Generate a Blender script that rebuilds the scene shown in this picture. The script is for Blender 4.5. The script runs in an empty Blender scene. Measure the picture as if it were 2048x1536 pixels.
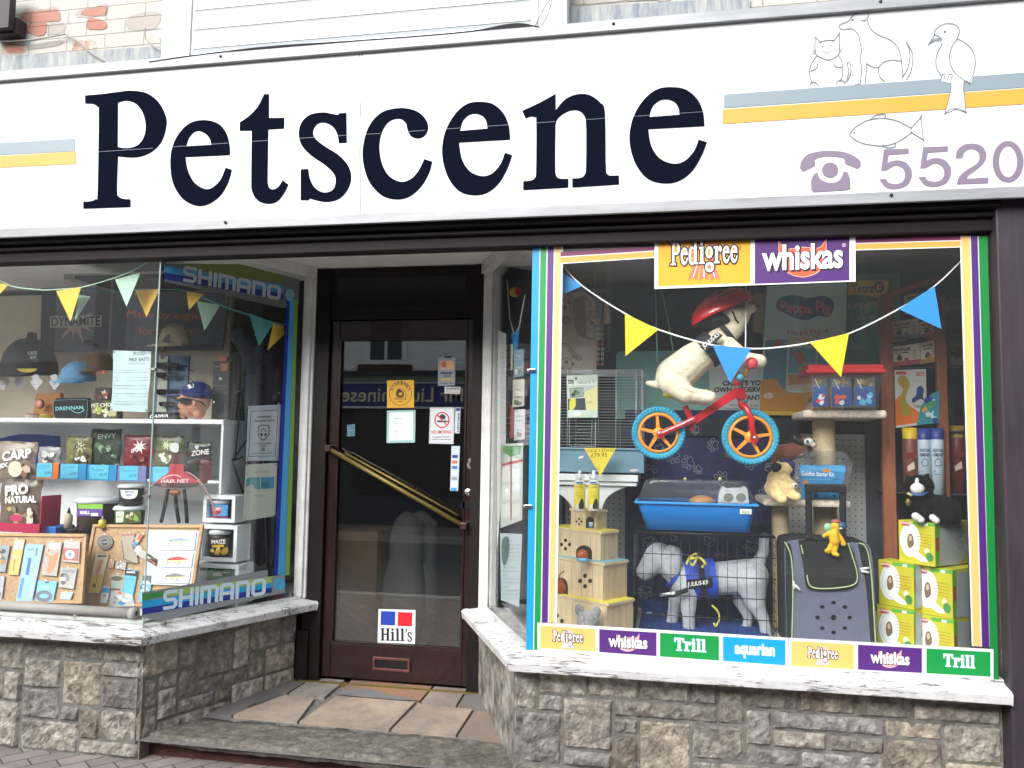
import bpy, bmesh, math, random
from mathutils import Vector, Matrix, noise
from mathutils.geometry import tessellate_polygon
R = math.radians
sc = bpy.context.scene
COL = sc.collection
# ---------------------------------------------------------------- camera
F = 1620.0                                # focal length in photo pixels (photo 2048 x 1536)
CAM = Vector((0.0, -3.55, 1.62))
YAW, PIT, ROL = R(10.8956), R(4.40375), R(0.8483)
fw = Vector((-math.sin(YAW)*math.cos(PIT), math.cos(YAW)*math.cos(PIT), math.sin(PIT)))
_r = Vector((math.cos(YAW), math.sin(YAW), 0)); _u = _r.cross(fw)
rt = _r*math.cos(ROL) + _u*math.sin(ROL); up = -_r*math.sin(ROL) + _u*math.cos(ROL)
cd = bpy.data.cameras.new("camera"); cam = bpy.data.objects.new("camera", cd); COL.objects.link(cam)
cd.sensor_width = 36.0; cd.lens = 36.0*F/2048.0; cd.clip_start = 0.05; cd.clip_end = 400
m = Matrix((rt, up, -fw)).transposed().to_4x4(); m.translation = CAM
cam.matrix_world = m; sc.camera = cam
sc.render.resolution_x, sc.render.resolution_y = 1024, 768
# ---------------------------------------------------------------- light
SUN_EL, SUN_AZ = R(35), R(205)            # high soft sun behind the photographer
w = bpy.data.worlds.new("World"); sc.world = w; w.use_nodes = True
nt = w.node_tree; bg = nt.nodes["Background"]
sky = nt.nodes.new("ShaderNodeTexSky"); sky.sky_type = 'NISHITA'; sky.sun_disc = False
sky.sun_elevation = SUN_EL; sky.sun_rotation = SUN_AZ; sky.air_density = 1.0; sky.dust_density = 3.0; sky.ozone_density = 1.0
hs = nt.nodes.new("ShaderNodeHueSaturation"); hs.inputs['Saturation'].default_value = 0.35   # overcast: grey cloud light
nt.links.new(sky.outputs[0], hs.inputs['Color']); nt.links.new(hs.outputs[0], bg.inputs[0]); bg.inputs[1].default_value = 0.15
sd = bpy.data.lights.new("sun", 'SUN'); sd.energy = 1.5; sd.angle = R(40); sd.color = (1, .97, .93)
so = bpy.data.objects.new("sun", sd); COL.objects.link(so)
sdir = Vector((math.sin(SUN_AZ)*math.cos(SUN_EL), math.cos(SUN_AZ)*math.cos(SUN_EL), math.sin(SUN_EL)))
so.rotation_euler = sdir.to_track_quat('Z', 'Y').to_euler(); so.location = (0, -6, 12)
sc.view_settings.view_transform = 'Standard'; sc.view_settings.look = 'None'
sc.view_settings.exposure = 1.16; sc.view_settings.gamma = 1.0
sc.cycles.max_bounces = 10; sc.cycles.transparent_max_bounces = 24
# ---------------------------------------------------------------- measuring
def hit(x, y, o, n):
    """the point of plane (o, n) seen at photo pixel (x, y)"""
    d = fw*F + rt*(x-1024) - up*(y-768)
    return CAM + d*((Vector(o)-CAM).dot(n)/d.dot(n))
def at(x, y, Y=0.0): return hit(x, y, (0, Y, 0), Vector((0, 1, 0)))
def pxm(Y): return (at(1025, 800, Y)-at(1024, 800, Y)).length      # metres per photo pixel at depth Y
FR = lambda Y: (Vector((0, Y, 0)), Vector((0, -1, 0)))              # plane facing the street
# ---------------------------------------------------------------- materials
MATS = {}
def s2l(c): return c/12.92 if c <= .04045 else ((c+.055)/1.055)**2.4
def hexc(h): return tuple(s2l(int(h[i:i+2], 16)/255) for i in (1, 3, 5))
def mk(name, col=(.5, .5, .5), rough=.6, metal=0, var=.0, vs=6.0, bump=0.0, bs=80.0, coat=0, spec=.5, stretch=(1, 1, 1), col2=None, thr=None, alpha=None, sheen=0):
    if isinstance(col, str): col = hexc(col)
    if isinstance(col2, str): col2 = hexc(col2)
    m = bpy.data.materials.new(name); m.use_nodes = True; N = m.node_tree.nodes; L = m.node_tree.links
    b = N["Principled BSDF"]; b.inputs['Base Color'].default_value = (*col, 1); b.inputs['Roughness'].default_value = rough
    b.inputs['Metallic'].default_value = metal; b.inputs['Coat Weight'].default_value = coat; b.inputs['Specular IOR Level'].default_value = spec
    b.inputs['Sheen Weight'].default_value = sheen
    if var or bump or col2:
        tc = N.new("ShaderNodeTexCoord"); mp = N.new("ShaderNodeMapping"); mp.inputs['Scale'].default_value = stretch
        L.new(tc.outputs['Object'], mp.inputs['Vector'])
    if var or col2:
        n = N.new("ShaderNodeTexNoise"); n.inputs['Scale'].default_value = vs; n.inputs['Detail'].default_value = 6
        n.inputs['Roughness'].default_value = .65
        L.new(mp.outputs[0], n.inputs['Vector']); r = N.new("ShaderNodeValToRGB"); L.new(n.outputs['Fac'], r.inputs[0])
        e = r.color_ramp.elements
        c2 = col2 or tuple(min(1, c*(1+var*1.5)) for c in col); c1 = col if col2 else tuple(c*(1-var*1.5) for c in col)
        lo, hi = thr or (.32, .68)
        e[0].position = lo; e[1].position = hi; e[0].color = (*c1, 1); e[1].color = (*c2, 1)
        L.new(r.outputs[0], b.inputs['Base Color'])
    if bump:
        n2 = N.new("ShaderNodeTexNoise"); n2.inputs['Scale'].default_value = bs; n2.inputs['Detail'].default_value = 5
        L.new(mp.outputs[0], n2.inputs['Vector']); bp = N.new("ShaderNodeBump"); bp.inputs['Strength'].default_value = min(1, bump)
        bp.inputs['Distance'].default_value = .004; L.new(n2.outputs['Fac'], bp.inputs['Height']); L.new(bp.outputs[0], b.inputs['Normal'])
    if alpha is not None: b.inputs['Alpha'].default_value = alpha
    MATS[name] = m; return m
def mthin(name, tint=(1, 1, 1), rough=0.0, ior=1.45, haze=0.0, hcol=(.8, .8, .8)):
    """a thin clear sheet: straight-through light plus Fresnel reflection (and a diffuse haze: dust plus a painted veil of reflected light)"""
    m = bpy.data.materials.new(name); m.use_nodes = True; N = m.node_tree.nodes; L = m.node_tree.links
    for n in list(N):
        if n.type != 'OUTPUT_MATERIAL': N.remove(n)
    o = [n for n in N if n.type == 'OUTPUT_MATERIAL'][0]
    t = N.new("ShaderNodeBsdfTransparent"); t.inputs[0].default_value = (*tint, 1)
    g = N.new("ShaderNodeBsdfGlossy"); g.inputs['Roughness'].default_value = rough; g.inputs[0].default_value = (1, 1, 1, 1)
    f = N.new("ShaderNodeFresnel"); gy = N.new("ShaderNodeNewGeometry"); mr = N.new("ShaderNodeMapRange")   # same reflectance on both faces of the sheet
    mr.inputs['To Min'].default_value = ior; mr.inputs['To Max'].default_value = 1/ior; L.new(gy.outputs['Backfacing'], mr.inputs['Value']); L.new(mr.outputs[0], f.inputs[0])
    mx = N.new("ShaderNodeMixShader"); L.new(f.outputs[0], mx.inputs[0]); L.new(t.outputs[0], mx.inputs[1]); L.new(g.outputs[0], mx.inputs[2])
    last = mx
    if haze:
        d = N.new("ShaderNodeBsdfDiffuse"); d.inputs[0].default_value = (*hcol, 1)
        m2 = N.new("ShaderNodeMixShader"); m2.inputs[0].default_value = haze
        L.new(mx.outputs[0], m2.inputs[1]); L.new(d.outputs[0], m2.inputs[2]); last = m2
    L.new(last.outputs[0], o.inputs[0]); MATS[name] = m; return m
def gm(k):
    if k in MATS: return MATS[k]
    return mk(k, k, rough=.45)               # '#rrggbb' ink
# ---------------------------------------------------------------- text outlines (built-in font)
TX = {}
def text2d(s, bold=0.0):
    k = (s, bold)
    if k not in TX:
        c = bpy.data.curves.new("lettering", 'FONT'); c.body = s; c.offset = bold; c.resolution_u = 3
        o = bpy.data.objects.new("lettering", c); COL.objects.link(o)
        bpy.context.view_layer.update()
        me = o.to_mesh(); V = [(v.co.x, v.co.y) for v in me.vertices]; Fc = [tuple(p.vertices) for p in me.polygons]
        o.to_mesh_clear(); bpy.data.objects.remove(o); bpy.data.curves.remove(c); TX[k] = (V, Fc)
    return TX[k]
CAPH = max(v[1] for v in text2d('H')[0])
# ---------------------------------------------------------------- mesh builder
def spl(pts, n=6):
    """closed outline: (x, y) smooth points, (x, y, 1) corners"""
    out = []; N = len(pts)
    for i in range(N):
        p0, p1, p2, p3 = pts[i-1], pts[i], pts[(i+1) % N], pts[(i+2) % N]
        out.append((p1[0], p1[1]))
        a = p1 if len(p1) > 2 else p0; d = p2 if len(p2) > 2 else p3
        if len(p1) > 2 and len(p2) > 2: continue
        for k in range(1, n):
            t = k/n; t2 = t*t; t3 = t2*t
            out.append(tuple(.5*((2*p1[j]) + (-a[j]+p2[j])*t + (2*a[j]-5*p1[j]+4*p2[j]-d[j])*t2 + (-a[j]+3*p1[j]-3*p2[j]+d[j])*t3) for j in (0, 1)))
    return out
def curve(pts, n=6):
    """open smooth line through the points"""
    q = [pts[0]] + list(pts) + [pts[-1]]; out = []
    for i in range(1, len(q)-2):
        a, b, c, d = q[i-1:i+3]
        for k in range(n):
            t = k/n; t2 = t*t; t3 = t2*t
            out.append(tuple(.5*((2*b[j]) + (-a[j]+c[j])*t + (2*a[j]-5*b[j]+4*c[j]-d[j])*t2 + (-a[j]+3*b[j]-3*c[j]+d[j])*t3) for j in range(len(b))))
    out.append(tuple(pts[-1])); return out
def ell(cx, cy, rx, ry, n=24, a0=0, a1=360):
    return [(cx+rx*math.cos(R(a0+(a1-a0)*i/n)), cy+ry*math.sin(R(a0+(a1-a0)*i/n))) for i in range(n if a1-a0 >= 360 else n+1)]
WLOC = {}
class G:
    def __init__(s, plane=None, z=1e-4):
        s.v = []; s.f = []; s.mi = []; s.sm = []; s.mats = []; s.plane = plane; s.l = z; s.dl = 1e-4; s.colr = None; s.cl = []
    def idx(s, m):
        if m not in s.mats: s.mats.append(m)
        return s.mats.index(m)
    def add(s, V, Fc, m, smooth=False):
        b = len(s.v); s.v += [Vector(p) for p in V]; i = s.idx(m)
        for f in Fc: s.f.append([b+k for k in f]); s.mi.append(i); s.sm.append(smooth); s.cl.append(s.colr)
        return s
    # ---- flat artwork drawn on self.plane with photo pixel coordinates
    def lay(s, V2, Fc, m):
        o, n = s.plane; o2 = o + n*s.l; s.l += s.dl
        V = [hit(x, y, o2, n) for x, y in V2]
        for f in Fc:
            a, b, c = V[f[0]], V[f[1]], V[f[2]]
            break
        out = []
        for f in Fc:
            nn = Vector((0, 0, 0))
            for k in range(len(f)): nn += V[f[k]].cross(V[f[(k+1) % len(f)]])
            out.append(list(f) if nn.dot(n) > 0 else list(reversed(f)))
        return s.add(V, out, m)
    def pp(s, loops, m):
        if not isinstance(loops[0][0], (tuple, list)): loops = [loops]
        flat = [p for l in loops for p in l]
        tri = tessellate_polygon([[Vector((p[0], p[1], 0)) for p in l] for l in loops])
        return s.lay([(p[0], p[1]) for p in flat], [t for t in tri if len(set(t)) == 3], m)
    def rect(s, x0, y0, x1, y1, m, sl=0): return s.pp([(x0, y0), (x1, y0+sl*(x1-x0)), (x1, y1+sl*(x1-x0)), (x0, y1)], m)
    def quad(s, a, b, c, d, m): return s.pp([a, b, c, d], m)
    def line(s, pts, wd, m, closed=False):
        pts = [Vector(p[:2]) for p in pts]; q = [pts[0]]
        for p in pts[1:]:
            if (p-q[-1]).length > 1e-4: q.append(p)
        if closed and (q[0]-q[-1]).length < 1e-4: q.pop()
        n = len(q); V = []
        for i in range(n):
            if closed: a, b = q[i-1], q[(i+1) % n]
            else: a, b = q[max(0, i-1)], q[min(n-1, i+1)]
            d0 = (q[i]-a).normalized() if (q[i]-a).length > 1e-6 else (b-q[i]).normalized()
            d1 = (b-q[i]).normalized() if (b-q[i]).length > 1e-6 else d0
            t = (d0+d1); t = t.normalized() if t.length > 1e-4 else d0
            nn = Vector((-t.y, t.x)); k = 1/max(.45, abs(nn.dot(Vector((-d0.y, d0.x)))))
            V += [q[i]+nn*wd/2*k, q[i]-nn*wd/2*k]
        Fc = [(2*i, 2*i+1, (2*i+3) % (2*n), (2*i+2) % (2*n)) for i in range(n if closed else n-1)]
        return s.lay([(v.x, v.y) for v in V], Fc, m)
    def txt(s, t, x0, y0, x1, y1, h, m, bold=0.0, slant=0.0, upv=(0, -1)):
        V, Fc = text2d(t, bold)
        if not V: return s
        mn = min(v[0] for v in V); W = max(v[0] for v in V)-mn
        dx, dy = (x1-x0)/W, (y1-y0)/W; k = h/CAPH
        return s.lay([(x0+(a-mn+b*slant)*dx+b*k*upv[0], y0+(a-mn+b*slant)*dy+b*k*upv[1]) for a, b in V], Fc, m)
    def scrib(s, x0, y0, x1, y1, m, rows, seed=0, wd=.8):
        """lines of small print"""
        rd = random.Random(seed); h = (y1-y0)/rows
        for r in range(rows):
            x = x0; y = y0+(r+.5)*h; V = []; Fc = []
            while x < x1:
                l = rd.uniform(.04, .16)*(x1-x0); e = min(x1, x+l)
                i = len(V); V += [(x, y-wd/2), (e, y-wd/2), (e, y+wd/2), (x, y+wd/2)]; Fc.append((i, i+1, i+2, i+3)); x += l+rd.uniform(.02, .05)*(x1-x0)
                if rd.random() < .08: break
            s.lay(V, Fc, m)
        return s
    def blotch(s, x0, y0, x1, y1, cols, n, size, seed=0):
        """a printed picture: overlapping irregular patches"""
        rd = random.Random(seed)
        for i in range(n):
            cx, cy = rd.uniform(x0+size*.5, x1-size*.5), rd.uniform(y0+size*.5, y1-size*.5); r = size*rd.uniform(.4, 1)
            s.pp([(min(x1, max(x0, cx+r*rd.uniform(.5, 1)*math.cos(a*.7))), min(y1, max(y0, cy+r*rd.uniform(.5, 1)*math.sin(a*.7)))) for a in range(9)], cols[i % len(cols)])
        return s
    # ---- solids in world space
    def box(s, a, b, m):
        x0, x1 = sorted((a[0], b[0])); y0, y1 = sorted((a[1], b[1])); z0, z1 = sorted((a[2], b[2]))
        V = [(x0, y0, z0), (x1, y0, z0), (x1, y1, z0), (x0, y1, z0), (x0, y0, z1), (x1, y0, z1), (x1, y1, z1), (x0, y1, z1)]
        return s.add(V, [(3, 2, 1, 0), (4, 5, 6, 7), (0, 1, 5, 4), (1, 2, 6, 5), (2, 3, 7, 6), (3, 0, 4, 7)], m)
    def pbox(s, x0, y0, x1, y1, Y, d, m):
        """box whose street face fills the pixel rectangle at depth Y"""
        a = at(x0, (y0+y1)/2, Y); b = at(x1, (y0+y1)/2, Y); xm = (x0+x1)/2
        return s.box((a.x, Y, at(xm, y0, Y).z), (b.x, Y+d, at(xm, y1, Y).z), m)
    def slab(s, loop, n, th, m, m2=None):
        """solid from a planar 3D loop, front face on the loop, extruded against n"""
        loop = [Vector(p) for p in loop]; n = Vector(n).normalized(); K = len(loop)
        nn = sum((loop[i].cross(loop[(i+1) % K]) for i in range(K)), Vector())
        if nn.dot(n) < 0: loop.reverse()
        tri = tessellate_polygon([loop]); V = loop+[p-n*th for p in loop]
        fr = []
        for t in tri:
            a, b, c = (loop[k] for k in t)
            fr.append(tuple(t) if (b-a).cross(c-a).dot(n) > 0 else tuple(reversed(t)))
        s.add(V, fr, m); b0 = len(s.v)-2*K; i = s.idx(m2 or m)
        for t in fr: s.f.append([b0+K+k for k in reversed(t)]); s.mi.append(i); s.sm.append(False); s.cl.append(s.colr)
        for k in range(K): s.f.append([b0+k, b0+K+k, b0+K+(k+1) % K, b0+(k+1) % K]); s.mi.append(i); s.sm.append(False); s.cl.append(s.colr)
        return s
    def pslab(s, pts, Y, th, m, m2=None): return s.slab([at(x, y, Y) for x, y in pts], (0, -1, 0), th, m, m2)
    def tube(s, pts, r, m, n=8, closed=False, cap=True):
        pts = [Vector(p) for p in pts]; K = len(pts); rr = r if isinstance(r, (list, tuple)) else [r]*K
        V = []; prev = None
        for i in range(K):
            a = pts[i-1] if (i or closed) else pts[0]; b = pts[(i+1) % K] if (i < K-1 or closed) else pts[-1]
            t = (b-a).normalized()
            if prev is None: prev = t.orthogonal().normalized()
            x = (prev-t*prev.dot(t)); x = x.normalized() if x.length > 1e-5 else t.orthogonal().normalized(); prev = x; y = t.cross(x)
            for k in range(n): an = 2*math.pi*k/n; V.append(pts[i]+(x*math.cos(an)+y*math.sin(an))*rr[i])
        Fc = []
        for i in range(K if closed else K-1):
            j = (i+1) % K
            for k in range(n): Fc.append((i*n+k, i*n+(k+1) % n, j*n+(k+1) % n, j*n+k))
        if cap and not closed: Fc.append(tuple(reversed(range(n)))); Fc.append(tuple((K-1)*n+k for k in range(n)))
        return s.add(V, Fc, m, True)
    def lathe(s, o, prof, m, n=24, ax=(0, 0, 1), sx=1, sy=1, mats=None):
        """prof = [(radius, height)] round axis ax at o"""
        z = Vector(ax).normalized(); x = Vector((1, 0, 0)) if abs(z.x) < .9 else Vector((0, 1, 0)); x = (x-z*x.dot(z)).normalized(); y = z.cross(x)
        V = [Vector(o)+z*h+(x*math.cos(2*math.pi*k/n)*sx+y*math.sin(2*math.pi*k/n)*sy)*max(r, 1e-5) for r, h in prof for k in range(n)]
        for i in range(len(prof)-1):
            mm = mats[i] if mats else m
            if i == 0: s.add(V, [], m); b0 = len(s.v)-len(V)
            ii = s.idx(mm)
            for k in range(n): s.f.append([b0+i*n+k, b0+i*n+(k+1) % n, b0+(i+1)*n+(k+1) % n, b0+(i+1)*n+k]); s.mi.append(ii); s.sm.append(True); s.cl.append(s.colr)
        return s
    def ball(s, c, r, m, n=14, rot=None):
        r = r if isinstance(r, (tuple, list)) else (r, r, r); V = []; Fc = []; h = n//2
        for i in range(h+1):
            for k in range(n):
                p = Vector((r[0]*math.sin(math.pi*i/h)*math.cos(2*math.pi*k/n), r[1]*math.sin(math.pi*i/h)*math.sin(2*math.pi*k/n), r[2]*math.cos(math.pi*i/h)))
                if rot is not None: p = rot @ p
                V.append(Vector(c)+p)
        for i in range(h):
            for k in range(n): Fc.append((i*n+k, (i+1)*n+k, (i+1)*n+(k+1) % n, i*n+(k+1) % n))
        return s.add(V, Fc, m, True)
    def sweep(s, path, prof, m, caps=True):
        """path = [(x, y)] ; prof = [(out, z)] ; 'out' is to the right of the walking direction"""
        n = len(path); P2 = [Vector(p) for p in path]; V = []
        for i in range(n):
            d0 = (P2[i]-P2[i-1]).normalized() if i else (P2[1]-P2[0]).normalized(); d1 = (P2[i+1]-P2[i]).normalized() if i < n-1 else d0
            n0 = Vector((d0.y, -d0.x)); n1 = Vector((d1.y, -d1.x)); b = (n0+n1).normalized(); k = 1/b.dot(n0)
            for o, z in prof: V.append((P2[i].x+b.x*o*k, P2[i].y+b.y*o*k, z))
        K = len(prof); Fc = []
        for i in range(n-1):
            for k in range(K): Fc.append((i*K+k, i*K+(k+1) % K, (i+1)*K+(k+1) % K, (i+1)*K+k))
        if caps: Fc.append(tuple(range(K))); Fc.append(tuple((n-1)*K+k for k in reversed(range(K))))
        return s.add(V, Fc, m)
    # ---- make the object
    def done(s, name, parent=None, label=None, cat=None, group=None, kind=None, bev=0.0, plabel=None, fix=True):
        me = bpy.data.meshes.new(name)
        if parent is not None: L = WLOC[parent.name]
        else:
            xs = [v.x for v in s.v]; ys = [v.y for v in s.v]; zs = [v.z for v in s.v]
            L = Vector(((min(xs)+max(xs))/2, (min(ys)+max(ys))/2, min(zs)))
            if kind == 'structure': L = Vector((0, 0, 0))
        me.from_pydata([tuple(v-L) for v in s.v], [], s.f); me.update()
        for k in s.mats: me.materials.append(gm(k))
        me.polygons.foreach_set('material_index', s.mi); me.polygons.foreach_set('use_smooth', s.sm)
        if any(c is not None for c in s.cl):
            ca = me.color_attributes.new('tone', 'FLOAT_COLOR', 'CORNER')
            for p in me.polygons:
                c = s.cl[p.index] or (1, 1, 1)
                for li in p.loop_indices: ca.data[li].color = (*c, 1)
        o = bpy.data.objects.new(name, me); COL.objects.link(o)
        if parent is not None: o.parent = parent
        else: o.location = L
        WLOC[o.name] = L
        if bev:
            b = o.modifiers.new('bevel', 'BEVEL'); b.width = bev; b.segments = 2; b.limit_method = 'ANGLE'; b.angle_limit = R(40)
        if label: o['label'] = label
        if plabel: o['label'] = plabel
        if cat: o['category'] = cat
        if group: o['group'] = group
        if kind: o['kind'] = kind
        return o
def thing(name, label, cat, loc, group=None):
    o = bpy.data.objects.new(name, None); COL.objects.link(o); o.location = loc; o.empty_display_size = .1
    WLOC[o.name] = Vector(loc); o['label'] = label; o['category'] = cat
    if group: o['group'] = group
    return o
def dup(root, shift, label=None, group=None, rz=0, scale=None):
    def cp(o, par):
        c = o.copy(); COL.objects.link(c)
        if par: c.parent = par
        for ch in [x for x in COL.objects if x.parent == o]: cp(ch, c)
        return c
    r = cp(root, None); r.location = root.location+Vector(shift); r.rotation_euler.z = root.rotation_euler.z+rz
    if scale: r.scale = scale
    WLOC[r.name] = Vector(r.location)
    if label: r['label'] = label
    if group: r['group'] = group
    return r
def skin(prims, m, voxel, smooth=3, name='body', parent=None, **kw):
    """one continuous surface grown over tapered capsules ('c', p0, p1, r0, r1) and ellipsoids ('e', centre, radii[, rot])"""
    g = G()
    for p in prims:
        if p[0] == 'c':
            a, b = Vector(p[1]), Vector(p[2]); r0, r1 = p[3], p[4]; d = b-a; L = max(d.length, 1e-4); K = []
            for i in range(5): K.append((a-d/L*r0*math.cos(i*math.pi/8), max(r0*math.sin(i*math.pi/8), 1e-4)))
            for i in range(5): K.append((b+d/L*r1*math.sin(i*math.pi/8), max(r1*math.cos(i*math.pi/8), 1e-4)))
            g.tube([k[0] for k in K], [k[1] for k in K], m, n=14)
        else: g.ball(p[1], p[2], m, n=18, rot=p[3] if len(p) > 3 else None)
    o = g.done(name, parent, **kw)
    md = o.modifiers.new('r', 'REMESH'); md.mode = 'VOXEL'; md.voxel_size = voxel; md.use_smooth_shade = True
    ms = o.modifiers.new('s', 'SMOOTH'); ms.iterations = smooth; ms.factor = .5
    dg = bpy.context.evaluated_depsgraph_get(); dg.update()
    me = bpy.data.meshes.new_from_object(o.evaluated_get(dg)); o.modifiers.clear(); old = o.data; o.data = me
    me.materials.clear(); me.materials.append(gm(m))
    for p in me.polygons: p.use_smooth = True; p.material_index = 0
    return o
# ================================================================ materials of the place
def nodes(name):
    m = bpy.data.materials.new(name); m.use_nodes = True; MATS[name] = m
    N, L = m.node_tree.nodes, m.node_tree.links; return m, N, L, N["Principled BSDF"]
def nz(N, L, vec, sc_, det=6, ro=.6):
    n = N.new("ShaderNodeTexNoise"); n.inputs['Scale'].default_value = sc_; n.inputs['Detail'].default_value = det; n.inputs['Roughness'].default_value = ro
    L.new(vec, n.inputs['Vector']); return n.outputs['Fac']
def ramp(N, L, fac, stops):
    r = N.new("ShaderNodeValToRGB"); e = r.color_ramp.elements
    while len(e) < len(stops): e.new(.5)
    for i, (p, c) in enumerate(stops): e[i].position = p; e[i].color = (*(c if isinstance(c, tuple) else (c, c, c)), 1)
    L.new(fac, r.inputs[0]); return r.outputs[0]
def mixc(N, L, f, a, b, bt='MIX'):
    x = N.new("ShaderNodeMix"); x.data_type = 'RGBA'; x.blend_type = bt
    for s_, v in ((0, f), (6, a), (7, b)):
        if isinstance(v, (int, float)): x.inputs[s_].default_value = v
        elif isinstance(v, tuple): x.inputs[s_].default_value = (*v, 1)
        else: L.new(v, x.inputs[s_])
    return x.outputs[2]
def coord(N, L, sc_=(1, 1, 1), rot=(0, 0, 0)):
    tc = N.new("ShaderNodeTexCoord"); mp = N.new("ShaderNodeMapping"); mp.inputs['Scale'].default_value = sc_; mp.inputs['Rotation'].default_value = rot
    L.new(tc.outputs['Object'], mp.inputs[0]); return mp.outputs[0]
def bumpn(N, L, b, h, st=.5, dist=.01):
    bp = N.new("ShaderNodeBump"); bp.inputs['Strength'].default_value = st; bp.inputs['Distance'].default_value = dist
    L.new(h, bp.inputs['Height']); L.new(bp.outputs[0], b.inputs['Normal'])
def brickmat(name, paint, bare, peel, blue=0):
    m, N, L, b = nodes(name); v = coord(N, L, (1, 1, 1), (R(-90), 0, 0)); vo = coord(N, L)
    br = N.new("ShaderNodeTexBrick"); L.new(v, br.inputs['Vector']); br.inputs['Scale'].default_value = 1
    br.inputs['Brick Width'].default_value = .225; br.inputs['Row Height'].default_value = .075; br.inputs['Mortar Size'].default_value = .004; br.inputs['Mortar Smooth'].default_value = .6
    br.inputs['Color1'].default_value = (*paint, 1); br.inputs['Color2'].default_value = (*[c*.93 for c in paint], 1); br.inputs['Mortar'].default_value = (*[c*.72 for c in paint], 1)
    n1 = nz(N, L, vo, 5, 8, .7); pm = ramp(N, L, n1, [(peel, 0.), (peel+.015, 1.)])
    n2 = nz(N, L, vo, 9, 6, .7); bc = ramp(N, L, n2, [(.4, bare), (.55, (.42, .38, .34))])
    c = mixc(N, L, pm, br.outputs['Color'], bc)
    n3 = nz(N, L, vo, 2.2, 5); c = mixc(N, L, ramp(N, L, n3, [(.35, 0.), (.75, .35)]), c, (.5, .47, .42)); L.new(c, b.inputs['Base Color']); b.inputs['Roughness'].default_value = .8
    x = N.new("ShaderNodeMath"); x.operation = 'MULTIPLY_ADD'; L.new(br.outputs['Fac'], x.inputs[0]); x.inputs[1].default_value = -1.0; L.new(n2, x.inputs[2])
    y = N.new("ShaderNodeMath"); y.operation = 'MULTIPLY_ADD'; L.new(pm, y.inputs[0]); y.inputs[1].default_value = -.4; L.new(x.outputs[0], y.inputs[2])
    bumpn(N, L, b, y.outputs[0], .7, .006)
brickmat('painted_brick', (.43, .42, .39), (.36, .12, .07), .60)
brickmat('far_brick', (.80, .80, .78), (.5, .4, .36), .8)
def peelpaint(name, k, thr):
    """white gloss paint cracking and flaking along the grain of the timber"""
    m, N, L, b = nodes(name); v = coord(N, L, (k, k*7, k*7)); v2 = coord(N, L, (k*3, k*34, k*34)); vo = coord(N, L)
    a = nz(N, L, v, 1.0, 10, .78); f = nz(N, L, v2, 1.0, 6, .7); q = nz(N, L, vo, 4.0, 4, .6)
    x = N.new("ShaderNodeMath"); x.operation = 'MULTIPLY_ADD'; L.new(q, x.inputs[0]); x.inputs[1].default_value = .6; L.new(a, x.inputs[2])
    y = N.new("ShaderNodeMath"); y.operation = 'MULTIPLY_ADD'; L.new(f, y.inputs[0]); y.inputs[1].default_value = 1.1; L.new(x.outputs[0], y.inputs[2])
    h_ = N.new("ShaderNodeMath"); h_.operation = 'MULTIPLY'; h_.inputs[1].default_value = .5; L.new(y.outputs[0], h_.inputs[0])
    msk = ramp(N, L, h_.outputs[0], [(thr*.5, 0.), (thr*.5+.008, 1.)])
    wood = ramp(N, L, f, [(.38, (.03, .028, .026)), (.62, (.2, .185, .165))])
    wh = ramp(N, L, nz(N, L, vo, 9, 8, .75), [(.3, (.50, .51, .52)), (.55, (.66, .67, .68))])
    L.new(mixc(N, L, msk, wh, wood), b.inputs['Base Color']); b.inputs['Roughness'].default_value = .5
    z = N.new("ShaderNodeMath"); z.operation = 'MULTIPLY_ADD'; L.new(msk, z.inputs[0]); z.inputs[1].default_value = -.8; L.new(a, z.inputs[2]); bumpn(N, L, b, z.outputs[0], .8, .004)
peelpaint('peeling_paint', 5.0, 1.455)
def stonemat(name, k=1.0):
    m, N, L, b = nodes(name); vo = coord(N, L)
    at_ = N.new("ShaderNodeAttribute"); at_.attribute_name = 'tone'
    c = ramp(N, L, nz(N, L, vo, 22, 8, .72), [(.30, (.09*k, .083*k, .075*k)), (.47, (.22*k, .205*k, .185*k)), (.62, (.40*k, .38*k, .34*k)), (.74, (.62*k, .60*k, .55*k))])
    c = mixc(N, L, 1.0, c, at_.outputs['Color'], 'MULTIPLY'); d = nz(N, L, vo, 2.4, 5, .65)
    c = mixc(N, L, ramp(N, L, d, [(.45, 0.), (.72, .5)]), c, (.06, .055, .05)); L.new(c, b.inputs['Base Color']); b.inputs['Roughness'].default_value = .88
    bumpn(N, L, b, nz(N, L, vo, 60, 8, .75), .9, .01)
stonemat('rock_stone', 1.2); stonemat('slab_stone', .72)
mk('mortar', (.15, .145, .135), .95, var=.25, vs=30, bump=.6, bs=120)
def flagmat():
    m, N, L, b = nodes('flagstone'); vo = coord(N, L); at_ = N.new("ShaderNodeAttribute"); at_.attribute_name = 'tone'
    c = ramp(N, L, nz(N, L, vo, 120, 4, .8), [(.3, .78), (.7, 1.12)]); c = mixc(N, L, 1.0, at_.outputs['Color'], c, 'MULTIPLY')
    c = mixc(N, L, ramp(N, L, nz(N, L, vo, 3.5, 6, .7), [(.38, 0.), (.66, .75)]), c, (.15, .14, .135)); L.new(c, b.inputs['Base Color']); b.inputs['Roughness'].default_value = .75
    bumpn(N, L, b, nz(N, L, vo, 40, 6), .4, .004)
flagmat()
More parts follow.
